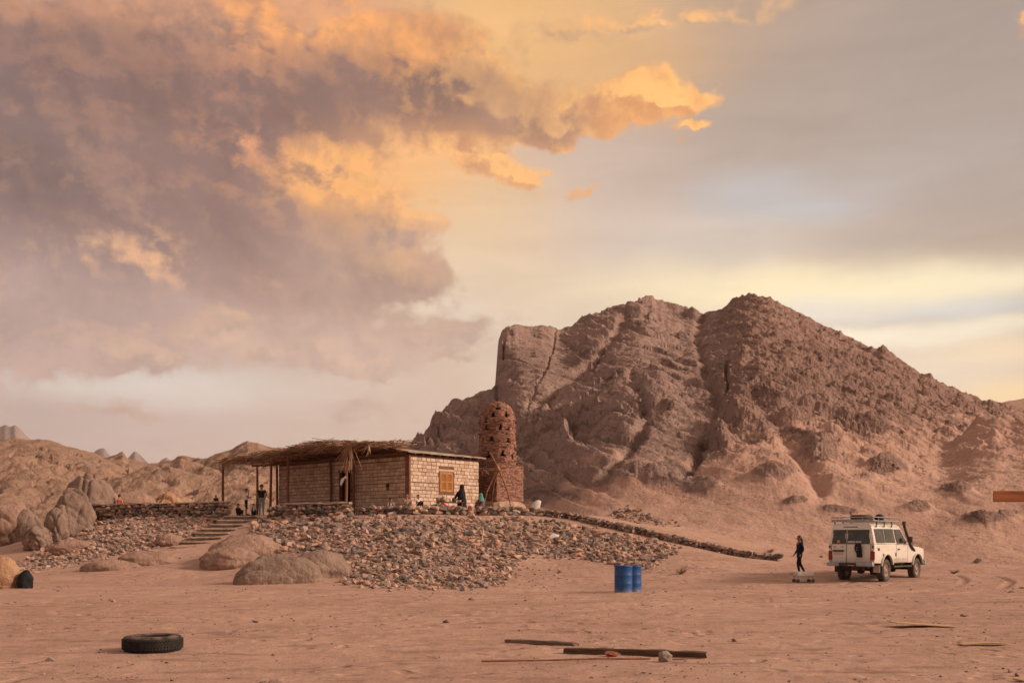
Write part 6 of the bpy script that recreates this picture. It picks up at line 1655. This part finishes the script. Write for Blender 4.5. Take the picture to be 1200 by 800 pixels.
person(at(140, 63.3, TF + 0.52), math.pi * 0.35, 1.62, 'sit_ledge', M_CORAL, M_DSH, M_SKIN_L, M_HAIR, 'person in a coral shirt sitting behind the long mortar topped wall')
person(at(253, 59.6), 2.6, 1.28, 'stand', M_DSH, M_DSH, M_SKIN, M_WHITE, 'person in a white cap standing behind the low wall by the veranda post', 'cap')
person(at(279, 57.9), -0.4, 1.30, 'sit', M_BLKC, M_DSH, M_SKIN, M_HAIR, 'dark clothed person sitting on the ground at the top of the steps', 'short', 'long')
person(at(288.5, 58.0), 0.3, 1.52, 'phone', M_WHITE, M_DSH, M_SKIN, M_HAIR, 'person in a white shirt and dark shorts standing with a hand raised to the face', bare_legs=True)
person(at(297, 57.6), -1.2, 1.22, 'sit', M_GREYC, M_DSH, M_SKIN_L, M_HAIR, 'small person in a pale grey top sitting between the two standing people')
person(at(306.5, 57.6), 1.75, 1.72, 'hips', M_BLKC, M_JEAN, M_SKIN, M_HAIR, 'person in a black t-shirt and grey jeans standing with back turned')
person(at(458, 54.9, TF + 0.12), -1.4, 1.30, 'sit', M_GREYC, M_DSH, M_SKIN, M_HAIR, 'dark haired person in grey sitting low behind the crooked stone wall')
person(at(477, 54.4, TF + 0.28), -1.0, 1.30, 'sit', M_PINK, M_GREYC, M_SKIN_L, M_BEIGE, 'person in pink with a beige cap sitting by the corner of the house', 'cap')
person(at(490, 54.2, TF + 0.28), -0.6, 1.30, 'sit', M_WHITE, M_DSH, M_SKIN, M_HAIR, 'dark haired person in a white shirt sitting below the sunlit brick wall')
# standing figure in a full black cloak
ab = person(at(541, 56.4), math.pi * 0.93, 1.60, 'stand', M_BLACK, M_BLACK, M_SKIN, M_BLACK, 'person wrapped in a full black cloak standing before the shuttered window', 'short', 'long')
robe(ab, [(0, 0, 0.02, .30, .34), (0, 0, .25, .27, .31), (0, 0, .6, .235, .28), (0, 0, .9, .215, .27), (0.01, 0, 1.12, .20, .27), (0.0, 0, 1.26, .175, .245), (-0.01, 0, 1.34, .14, .17), (-0.02, 0, 1.42, .125, .125), (-0.02, 0, 1.52, .125, .118), (-0.02, 0, 1.60, .10, .095), (-0.02, 0, 1.64, .045, .045)], M_BLACK, 'cloak', folds=0.07)
robe(ab, [(.36, .12, .78, .05, .05), (.30, .14, .92, .075, .07), (.20, .16, 1.08, .10, .085), (.08, .18, 1.22, .11, .09), (0, .12, 1.30, .08, .08)], M_BLACK, 'sleeve', n=16, folds=0.04, seed=4)
tq = person(at(563.5, 57.0, TF + 0.38), 2.3, 1.48, 'sit', M_WHITE, M_DSH, M_SKIN, M_WHITE, 'person in a turquoise headscarf and patterned dress sitting beside the house corner', 'short', 'long')
def mat_pattern():
    m, T, b = new_mat('patterned_dress', 0.88, 0.15); P = ocoord(T); v = T.voro(P, 13.0)
    T.put(b.inputs['Base Color'], T.mix(T.mapr(v, 0.22, 0.30), (0.36, 0.06, 0.08, 1), T.mix(T.mapr(T.noise(P, 9, 3, 0.5), 0.45, 0.6), (0.045, 0.022, 0.035, 1), (0.25, 0.14, 0.15, 1)))); return m
robe(tq, [(0.10, 0, -.40, .34, .30), (0.10, 0, -.1, .32, .29), (0.09, 0, .12, .30, .27), (0.06, 0, .30, .24, .24), (0, 0, .42, .17, .21), (0, 0, .52, .13, .17)], mat_pattern(), 'dress', folds=0.05, seed=2)
robe(tq, [(-.06, 0, .34, .16, .20), (-.03, 0, .46, .15, .19), (-.01, 0, .56, .12, .14), (-.005, 0, .64, .115, .112), (-.005, 0, .72, .112, .105), (-.01, 0, .785, .07, .07), (-.01, 0, .81, .02, .02)], cloth('turquoise_cloth', (0.10, 0.27, 0.25), 0.1), 'headscarf', n=24, folds=0.04, seed=3)
# ------------------------------------------------------------------ terrace wares
def wares():
    d = 56.0; x0, y0, _ = at(527, d)
    t = empty('low_table', (x0, y0, gz(x0, y0)), 0.25, 'low wooden table of small wares below the shuttered window', 'table')
    MB().box((0, 0, 0.62), (1.45, 0.6, 0.05)).build('table_top', M_WOOD, t, bevel=0.008)
    for sx in (-1, 1):
        for sy_ in (-1, 1): MB().box((sx * 0.66, sy_ * 0.24, 0.30), (0.06, 0.06, 0.60)).build('leg', M_WOOD, t)
    def put(name, dx, dy, z, build, label, cat_):
        c, s = math.cos(0.25), math.sin(0.25)
        o = build; o.location = (x0 + c * dx - s * dy, y0 + s * dx + c * dy, t.location[2] + z); o.rotation_euler = (0, 0, 0.25); return tag(o, label, cat_)
    put('jar', -0.35, -0.1, 0.647, MB().lathe([(0.001, 0), (0.10, 0), (0.14, 0.08), (0.13, 0.2), (0.07, 0.27), (0.09, 0.31), (0.001, 0.31)], 16).build('clay_jar', M_MORTAR), 'pale clay jar on the low table of wares', 'jar')
    put('pot', -0.58, 0.05, 0.647, MB().lathe([(0.001, 0), (0.14, 0), (0.17, 0.1), (0.16, 0.24), (0.15, 0.25), (0.001, 0.22)], 16).build('cooking_pot', M_RIM), 'dusty metal pot on the low table of wares', 'pot')
    put('cup', 0.02, -0.15, 0.647, MB().lathe([(0.001, 0), (0.06, 0), (0.08, 0.17), (0.07, 0.17), (0.001, 0.15)], 14).build('cup', M_WHITE), 'white cup on the low table of wares', 'cup')
    put('kettle', 0.22, 0.0, 0.647, MB().lathe([(0.001, 0), (0.13, 0), (0.15, 0.08), (0.09, 0.20), (0.03, 0.23), (0.02, 0.27), (0.001, 0.27)], 16).tube([(0.12, 0, 0.08), (0.2, 0, 0.16), (0.23, 0, 0.22)], [0.03, 0.02, 0.015], 7).build('kettle', M_UNDER), 'blackened kettle on the low table of wares', 'kettle')
    put('bowl', 0.5, -0.08, 0.647, MB().lathe([(0.001, 0), (0.07, 0), (0.15, 0.10), (0.14, 0.10), (0.001, 0.03)], 16).build('bowl', M_BRICK_PLAIN), 'pale shallow bowl on the low table of wares', 'bowl')
    # heaped cloths and bags
    def heap(px, dd, w, dp, h, seed, material, name, label, cat_, z=None):
        bm = bmesh.new(); bmesh.ops.create_icosphere(bm, subdivisions=4, radius=1.0); co = np.array([v.co[:] for v in bm.verts])
        rr = 1 + 0.22 * fbm(co[:, 0] * 1.4 + seed * 3, co[:, 1] * 1.4, co[:, 2] * 1.4, 3) + 0.07 * ridged(co[:, 0] * 3 + seed, co[:, 1] * 3, co[:, 2] * 3, 3)
        co = co * rr[:, None] * (w / 2, dp / 2, h / 1.5); co[:, 2] = np.maximum(co[:, 2], -h * 0.30)
        for v, q in zip(bm.verts, co): v.co = q
        for f in bm.faces: f.smooth = True
        me = bpy.data.meshes.new(name); bm.to_mesh(me); bm.free(); me.materials.append(material)
        o = link(name, me); p = at(px, dd, z); o.location = (p[0], p[1], p[2] + h * 0.28); return tag(o, label, cat_)
    M_REDC = cloth('red_cloth', (0.44, 0.020, 0.030))
    heap(509, 54.9, 0.62, 0.5, 0.50, 1, M_BLACK, 'black_bundle', 'black cloth bundle lying next to the heaped red cloth', 'bundle')
    heap(519, 54.7, 0.62, 0.55, 0.55, 2, M_REDC, 'red_cloth', 'bright red cloth heaped in front of the low table', 'cloth')
    heap(530, 54.9, 0.8, 0.5, 0.40, 3, M_REDC, 'red_cloth', 'flatter red cloth spread beside the black cloaked person', 'cloth')
    heap(551, 55.6, 0.40, 0.35, 0.42, 4, M_REDC, 'red_bag', 'small red bag between the black cloak and the turquoise scarf', 'bag')
    heap(466, 54.4, 0.42, 0.4, 0.36, 5, M_WHITE, 'white_bundle', 'pale bundle beside the dark haired person in grey', 'bundle')
    heap(291, 57.0, 0.55, 0.4, 0.22, 6, M_BLACK, 'black_bag', 'black bag on the top step by the standing people', 'bag')
    b = heap(29, 33.1, 0.46, 0.40, 0.60, 7, M_BLACK, 'black_bag', 'black bag standing on the sand beside the orange boulder', 'bag'); b.rotation_euler = (0.0, 0.1, 0.6)
    # white sack leaning by the tower
    p = at(628, 59.5); s = MB(); lv = []; 
    vs = []; fs = []
    for j, (x, z, a) in enumerate(((0, 0.0, 0.14), (0.0, 0.06, 0.22), (0.05, 0.28, 0.25), (0.13, 0.52, 0.24), (0.24, 0.72, 0.20), (0.34, 0.84, 0.12), (0.38, 0.87, 0.03))):
        for k in range(16): t = 2 * math.pi * k / 16; vs.append((x + a * math.cos(t) * (1 + .05 * math.sin(3 * t + j)), a * 0.75 * math.sin(t), z + 0.35 * a * -math.cos(t) * (j > 0)))
    for j in range(6):
        for k in range(16): fs.append((j * 16 + k, j * 16 + (k + 1) % 16, j * 16 + 16 + (k + 1) % 16, j * 16 + 16 + k))
    fs += [tuple(range(16))[::-1]]
    o = s.add(vs, fs, 0, True).build('sack', mat('woven_sack', (0.62, 0.58, 0.56), 0.8, 0.2, var=0.12, scale=7, bump=0.5, bscale=40)); o.location = (p[0] - 0.15, p[1], p[2] - 0.02); tag(o, 'full white sack leaning over beside the foot of the red tower', 'sack')
    # pale stick and scrap caught in the stones
    q = fast_pick(np.array([565.0]), np.array([632.0]))[0]; o = MB().tube([(0, 0, 0), (0.05, 0, 0.4), (0.02, 0, 0.62)], [0.03, 0.028, 0.02], 6).build('pale_stick', mat('bleached_wood', (0.60, 0.50, 0.36), 0.85, 0.2)); o.location = tuple(q); tag(o, 'bleached stick standing up from the loose stone slope', 'stick')
    q = fast_pick(np.array([650.0]), np.array([634.0]))[0]; o = MB().add([(-.2, -.1, 0.05), (.15, -.12, 0.12), (.22, .1, 0.2), (-.05, .16, 0.28), (-.22, .05, 0.18)], [(0, 1, 2, 3, 4)]).build('plastic_scrap', M_WHITE); o.modifiers.new('s', 'SOLIDIFY').thickness = 0.02; o.location = (q[0], q[1], q[2] + 0.1); tag(o, 'white scrap of plastic caught among the stones of the slope', 'scrap')
wares()

# ------------------------------------------------------------------ barrels
def barrels():
    m, T, b = new_mat('blue_plastic', 0.45, 0.4); P = ocoord(T); n = T.noise(P, 3.5, 6, 0.65); x, y, z = T.sep(P)
    c = T.mix(T.mapr(n, 0.35, 0.7), (0.014, 0.088, 0.285, 1), (0.012, 0.066, 0.22, 1))
    c = T.mix(T.m('MULTIPLY', T.mapr(T.m('ADD', z, T.m('MULTIPLY', n, 0.35)), 0.36, 0.10), 0.6), c, (0.36, 0.235, 0.175, 1)); c = T.mix(T.mapr(T.noise(P, 9, 5, 0.7), 0.62, 0.72, 0, 0.5), c, (0.20, 0.17, 0.15, 1))
    T.put(b.inputs['Base Color'], c); T.put(b.inputs['Roughness'], T.mapr(n, 0.3, 0.7, 0.35, 0.65))
    r0 = 0.29; prof = [(0.001, 0.0), (r0 * .96, 0.0), (r0, 0.02), (r0, 0.045), (r0 * .975, 0.06), (r0 * .975, 0.28), (r0 * 0.992, 0.295), (r0 * 0.992, 0.315), (r0 * .975, 0.33), (r0 * .975, 0.55), (r0 * 0.992, 0.565), (r0 * 0.992, 0.585), (r0 * .975, 0.60), (r0 * .975, 0.83), (r0 * 1.01, 0.845), (r0 * 1.01, 0.88), (r0 * .96, 0.885), (r0 * .95, 0.865), (0.001, 0.862)]
    body = MB().lathe(prof, 48).mesh('shell', m); bung = MB().tube([(0.12, 0.10, 0.86), (0.12, 0.10, 0.885)], 0.035, 12).mesh('bung', M_BLKPL); bung2 = MB().tube([(-0.14, -0.08, 0.86), (-0.14, -0.08, 0.882)], 0.022, 12).mesh('bung', M_BLKPL)
    for (px, d, rz, lb) in ((730.5, 32.6, 0.3, 'blue plastic barrel with both hoops in view, standing in front of the other'), (741.5, 33.5, 1.4, 'blue plastic barrel half hidden behind the other barrel')):
        p = at(px, d); root = empty('barrel', (p[0], p[1], p[2] - 0.015), rz, lb, 'barrel', 'blue barrels')
        for me in (body, bung, bung2): o = bpy.data.objects.new(me.name.split('.')[0], me); COL.objects.link(o); o.parent = root
barrels()

# ------------------------------------------------------------------ tyre lying on the sand
def tyre():
    d = 13.6; p = at(179, d); w = 0.215; Ro = 0.378
    root = empty('old_tyre', (p[0], p[1], p[2] - 0.01), 0.4, 'worn black tyre lying flat on the sand', 'tyre')
    prof = [(0.215, 0.02), (0.235, 0.004), (0.30, 0.0), (0.352, 0.012), (Ro - .006, 0.035), (Ro, 0.06), (Ro, w - .06), (Ro - .006, w - .035), (0.352, w - .012), (0.30, w), (0.235, w - .004), (0.215, w - .02), (0.222, w * .7), (0.29, w * .55), (0.29, w * .45), (0.222, w * .3)]
    m, T, b = new_mat('worn_rubber', 0.8, 0.25); P = ocoord(T); x, y, z = T.sep(P); n = T.noise(P, 7, 6, 0.65)
    c = T.mix(T.mapr(n, 0.35, 0.7), (0.018, 0.017, 0.017, 1), (0.034, 0.031, 0.030, 1)); up = T.n.new('ShaderNodeNewGeometry').outputs['Normal']
    c = T.mix(T.m('MULTIPLY', T.mapr(T.sep(up)[2], 0.4, 0.95), T.mapr(n, 0.40, 0.62, 0.05, 0.5)), c, (0.30, 0.195, 0.15, 1)); T.put(b.inputs['Base Color'], c)
    MB().lathe(prof, 72, close=True).build('casing', m, root)
    tr = MB(); r = np.random.default_rng(4)
    for zz in (0.055, 0.085, 0.108, 0.131, 0.160):                         # ribs of worn tread
        for k in range(60):
            a = 2 * math.pi * (k + (0.5 if int(zz * 1000) % 2 else 0)) / 60
            q = rotz(a); tr.box(q @ Vector((Ro + 0.004, 0, zz)), (0.014, 2 * math.pi * Ro / 60 * 0.80, 0.019), q @ Matrix.Rotation(0.12, 3, 'X'))
    t = tr.build('tread', m, root); t['kind'] = 'stuff'
tyre()

# ------------------------------------------------------------------ timber and boards on the sand
def timber():
    M_OLD = mat('old_timber', (0.105, 0.066, 0.048), 0.9, 0.15, var=0.45, scale=4, stretch=(0.3, 4, 4), bump=0.7, bscale=16, bdist=0.02)
    M_PALE = mat('grey_timber', (0.175, 0.120, 0.092), 0.9, 0.15, var=0.4, scale=4, stretch=(0.3, 4, 4), bump=0.6, bscale=16, bdist=0.02)
    M_RUST = mat('rusty_rod', (0.19, 0.075, 0.042), 0.8, 0.3, var=0.35, scale=6)
    r = np.random.default_rng(6)
    def beam(a, b, w, h, material, name, label, cat_, lift=0.0, seg=14):
        """rough squared timber between two ground pixels"""
        def g(px, py): d = F * CH / (py - HZ); x = (px - 600) / F * d; return Vector((x, d, gz(x, d)))
        A, B = g(*a), g(*b); L = (B - A).length; mb = MB(); vs = []; fs = []
        for i in range(seg + 1):
            t = i / seg - .5; j = r.normal(size=4) * 0.006
            for k, (yy, zz) in enumerate(((-w / 2, 0), (w / 2, 0), (w / 2 * .93, h), (-w / 2 * .93, h))): vs.append((t * L + (r.normal() * .02 if i in (0, seg) else 0), yy + j[k] + 0.012 * math.sin(t * 5), zz + r.normal() * .004 + 0.010 * math.cos(t * 3)))
        for i in range(seg):
            for k in range(4): fs.append((i * 4 + k, i * 4 + (k + 1) % 4, i * 4 + 4 + (k + 1) % 4, i * 4 + 4 + k))
        fs += [(0, 1, 2, 3), tuple(seg * 4 + k for k in (3, 2, 1, 0))]
        o = mb.add(vs, fs).build(name, material); mid = (A + B) / 2
        o.location = (mid.x, mid.y, mid.z + lift - 0.008); dv = B - A; o.rotation_euler = (0, -math.atan2(dv.z, math.hypot(dv.x, dv.y)), math.atan2(dv.y, dv.x)); return tag(o, label, cat_)
    beam((593, 751.5), (675, 756), 0.11, 0.055, M_PALE, 'timber', 'short greyish timber lying apart behind the long dark one', 'timber')
    beam((660, 764), (827, 769.5), 0.14, 0.075, M_OLD, 'timber', 'long dark timber lying behind the grey rock', 'timber')
    def rod(pts, rad, name, label, cat_):
        P = []
        for (px, py, lift) in pts: d = F * CH / (py - HZ); x = (px - 600) / F * d; P.append(Vector((x, d, gz(x, d) + rad + lift)))
        o = MB().tube([p - P[0] for p in P], rad, 7).build(name, M_RUST); o.location = P[0]; return tag(o, label, cat_)
    rod([(564, 778, 0.035), (640, 777, 0.03), (700, 774.5, 0.012), (762, 772.8, 0)], 0.011, 'thin_pole', 'thin reddish pole lying on the sand in front of the dark timber', 'pole')
    rod([(788, 772.5, 0.0), (826, 771.8, 0.0)], 0.007, 'thin_stick', 'short thin stick on the sand next to the grey rock', 'stick')
    def stone(px, py, w, h, seed, material, name, label, cat_):
        V, Fc = ROCKS[seed]; d = F * CH / (py - HZ); x = (px - 600) / F * d
        bm = bmesh.new()
        for q in V: bm.verts.new(q)
        bm.verts.ensure_lookup_table()
        for f in Fc: bm.faces.new([bm.verts[i] for i in f])
        bmesh.ops.subdivide_edges(bm, edges=bm.edges, cuts=3, use_grid_fill=True)
        for v in bm.verts:
            q = np.array(v.co); v.co = v.co * float(1 + 0.05 * fbm(q[0] * 2 + seed, q[1] * 2, q[2] * 2, 3) * 2)
            v.co = Vector((v.co.x * w / 2, v.co.y * w * .42, v.co.z * h / 2))
        bmesh.ops.triangulate(bm, faces=bm.faces)
        me = bpy.data.meshes.new(name); bm.to_mesh(me); bm.free(); me.materials.append(material); o = link(name, me); o.location = (x, d, gz(x, d) + h * 0.40); return tag(o, label, cat_)
    stone(778, 775.5, 0.24, 0.15, 3, mat('grey_rock', (0.28, 0.225, 0.185), 0.9, 0.2, var=0.35, scale=9, bump=0.8, bscale=24, bdist=0.02), 'rock', 'grey rock resting against the long dark timber', 'rock')
    stone(717, 768.5, 0.21, 0.075, 8, mat('red_stone', (0.30, 0.095, 0.062), 0.9, 0.2, var=0.35, scale=9, bump=0.6, bscale=24, bdist=0.02), 'broken_brick', 'piece of red brick between the long timber and the thin pole', 'brick')
    # pale boards to the right
    M_PLY = mat('plywood', (0.46, 0.30, 0.175), 0.85, 0.2, var=0.25, scale=3, stretch=(0.5, 3, 3), bump=0.4, bscale=14)
    def board(px, py, L, w, rz, tilt, label, lift, bend=0.03):
        d = F * CH / (py - HZ); x = (px - 600) / F * d; n = 10; vs = []; fs = []
        for i in range(n + 1):
            t = i / n - .5
            for (yy, zz) in ((-w / 2, 0), (w / 2, 0), (w / 2, 0.015), (-w / 2, 0.015)): vs.append((t * L, yy * (1 - .12 * abs(t)), zz + bend * math.sin(t * 4 + 1) + tilt * (t + .5) * -L))
        for i in range(n):
            for k in range(4): fs.append((i * 4 + k, i * 4 + (k + 1) % 4, i * 4 + 4 + (k + 1) % 4, i * 4 + 4 + k))
        fs += [(0, 1, 2, 3), tuple(n * 4 + k for k in (3, 2, 1, 0))]
        o = MB().add(vs, fs).build('board', M_PLY); o.location = (x, d, gz(x, d) + lift); o.rotation_euler = (0, 0, rz); return tag(o, label, 'board')
    board(1079, 734.5, 1.0, 0.42, 0.06, 0.07, 'pale warped board with one raised end on the sand', 0.07, 0.0)
    board(1151, 756, 0.60, 0.22, -0.05, 0.0, 'smaller pale wavy board lying flat on the sand', 0.02, 0.012)
    board(1215, 797, 0.45, 0.16, 0.2, 0.0, 'pale board lying at the corner of the yard closest to the wavy board', 0.015, 0.008)
    # wooden board on a post at the edge of the yard
    d = 24.0; bx = (1163 - 600) / F * d; z0, z1 = CH + (HZ - 588) / F * d, CH + (HZ - 575) / F * d
    px_ = bx + 1.15; root = empty('wooden_signboard', (px_, d, gz(px_, d)), 0.0, 'plain orange brown wooden board on a post, sticking out over the slope', 'signboard')
    M_ORB = mat('orange_board', (0.33, 0.125, 0.055), 0.75, 0.25, var=0.3, scale=3, stretch=(0.4, 3, 3), bump=0.5, bscale=14)
    zc = (z0 + z1) / 2 - root.location[2]
    o = MB().box((0, -0.04, zc), (2.3, 0.04, z1 - z0)).build('board', M_ORB, root, bevel=0.006); o.rotation_euler = (0, 0.0, 0)
    MB().box((0, 0.035, zc / 2 - 0.1), (0.10, 0.10, zc + 0.3)).build('post', M_WOOD, root)
timber()

# ------------------------------------------------------------------ trolley
def trolley():
    p = tuple(fast_pick(np.array([941.5]), np.array([682.0]))[0]); root = empty('trolley', p, 0.12, 'small white topped trolley on black wheels beside the walking person', 'trolley')
    M_TR = mat('trolley_white', (0.58, 0.55, 0.52), 0.6, 0.3, var=0.12, dust=0.25)
    tb = MB(); prof = []
    tb.box((0, 0, 0.31), (0.66, 0.44, 0.15), taper=0.90); tb.build('top', M_TR, root, bevel=0.03)
    MB().box((0, 0, 0.135), (0.62, 0.36, 0.03)).build('shelf', M_TR, root, bevel=0.008)
    for sx in (-1, 1):
        for sy_ in (-1, 1):
            MB().tube([(sx * .28, sy_ * .16, 0.10), (sx * .28, sy_ * .16, 0.25)], 0.018, 7).build('leg', M_GREYMET, root)
            w = MB(); w.lathe([(0.012, -0.02), (0.05, -0.022), (0.065, -0.012), (0.065, 0.012), (0.05, 0.022), (0.012, 0.02)], 18, (sx * .28, sy_ * .18, 0.063), axis=Matrix.Rotation(R(90), 3, 'X'), close=True); w.build('wheel', M_RUBBER, root)
    MB().tube([(-.31, -.15, .31), (-.42, -.15, .33), (-.42, .15, .33), (-.31, .15, .31)], 0.013, 7).build('handle', M_GREYMET, root)
trolley()

# ------------------------------------------------------------------ loose stones and dry plants on the yard
def litter():
    r = np.random.default_rng(90); Vs = []; Fs = []; Ts = []; nb = 0
    n = 15000; PEB = [hull_rock(300 + i, 8) for i in range(8)]; u = r.uniform(-200, 1400, n); d = np.exp(r.uniform(math.log(8.5), math.log(60), n)); X = (u - 600) / F * d
    cl = fbm(X / 3, d / 3, 0 * X, 3); keep = r.random(n) < np.clip(0.30 + 1.6 * cl, 0.04, 1); s_in = poly_sd(_ter, X, d) < -0.5
    X, d = X[keep & s_in], d[keep & s_in]; Z = ground_z(X, d)
    for x, y, z in zip(X, d, Z):
        s = 0.005 + 0.018 * r.random() ** 4 + (0.05 * r.random() if r.random() < 0.02 else 0); s *= (0.6 + y / 28)
        V, Fc = PEB[int(r.integers(8))]; a = r.uniform(0, 6.28); c_, s_ = math.cos(a), math.sin(a)
        P = V * (s * 1.3, s, s * .7); P = np.stack([P[:, 0] * c_ - P[:, 1] * s_, P[:, 0] * s_ + P[:, 1] * c_, P[:, 2]], 1) + (x, y, z + s * .25)
        Vs.append(P); Fs.append(Fc + nb); Ts.append(np.full(len(V), r.random() * 0.75)); nb += len(V)
    me = tri_mesh('pebbles', np.concatenate(Vs), np.concatenate(Fs), np.concatenate(Ts)); me.materials.append(M_STONE_A)
    o = link('pebbles', me); tag(o, 'small dark pebbles strewn over the sandy yard', 'pebbles', kind='stuff')
    # stones scattered up the sandy apron of the mountain
    for (px, py, s_, lb) in ((523, 728, 0.07, 'lone dark stone on open sand between the timbers and the stone slope'), (1147, 659, 0.30, 'dark grey stone at the foot of the slope behind the boards'), (828, 640, 0.22, 'single stone below the low dark wall'), (1068, 690, 0.06, 'small stone on the sand in front of the car')):
        if py > 680: dd = F * CH / (py - HZ); x = (px - 600) / F * dd; z = gz(x, dd)
        else: x, dd, z = ray_pick(np.array([float(px)]), np.array([float(py)]))[0]
        V, Fc = ROCKS[int(r.integers(18))]; me = tri_mesh('stone', V * (s_, s_ * .8, s_ * .6), Fc); me.materials.append(M_DARK_O); o = link('stone', me); o.location = (x, dd, z + s_ * .3); tag(o, lb, 'stone')
    M_SHR = mat('dry_twigs', (0.20, 0.115, 0.075), 0.9, 0.1, var=0.4)
    for (px, py, h, lb) in ((798, 672, 0.5, 'largest dry shrub, on the sand near the blue barrels'), (902, 647, 0.4, 'dry shrub at the foot of the slope near the end of the low wall'), (1118, 672, 0.28, 'small dry shrub near the front wheel of the car')):
        x, dd, z = ray_pick(np.array([float(px)]), np.array([float(py)]))[0]; root = empty('dry_shrub', (x, dd, z - 0.02), 0, lb, 'shrub')
        for k in range(26):
            a = r.uniform(0, 6.28); l = h * r.uniform(.5, 1.1); e = Vector((math.cos(a) * l * r.uniform(.4, 1.0), math.sin(a) * l * r.uniform(.4, 1.0), l * r.uniform(.25, .8)))
            MBt = MB().tube([(0, 0, 0), e * .5 + Vector((r.normal() * .03, r.normal() * .03, .03)), e], [.008, .006, .002], 4)
            for q in range(4):
                b0 = e * r.uniform(.35, .9); MBt.tube([b0, b0 + Vector((r.normal() * .08, r.normal() * .08, r.random() * .1))], [.004, .0015], 3)
            MBt.build('twig', M_SHR, root)
litter()
# ------------------------------------------------------------------ thin evening haze
def haze():
    x0, x1, y0, y1, z0, z1 = -3900, 3900, -400, 3600, -3.5, 372
    m = bpy.data.materials.new('haze_air'); m.use_nodes = True; nt = m.node_tree
    for n in list(nt.nodes):
        if n.type == 'BSDF_PRINCIPLED': nt.nodes.remove(n)
    v = nt.nodes.new('ShaderNodeVolumePrincipled'); v.inputs['Color'].default_value = (0.90, 0.87, 0.90, 1); v.inputs['Density'].default_value = 0.00006; v.inputs['Anisotropy'].default_value = 0.2
    nt.links.new(v.outputs[0], nt.nodes['Material Output'].inputs['Volume'])
    o = MB().box(((x0 + x1) / 2, (y0 + y1) / 2, (z0 + z1) / 2), (x1 - x0, y1 - y0, z1 - z0)).build('haze', m); o['kind'] = 'stuff'
haze()
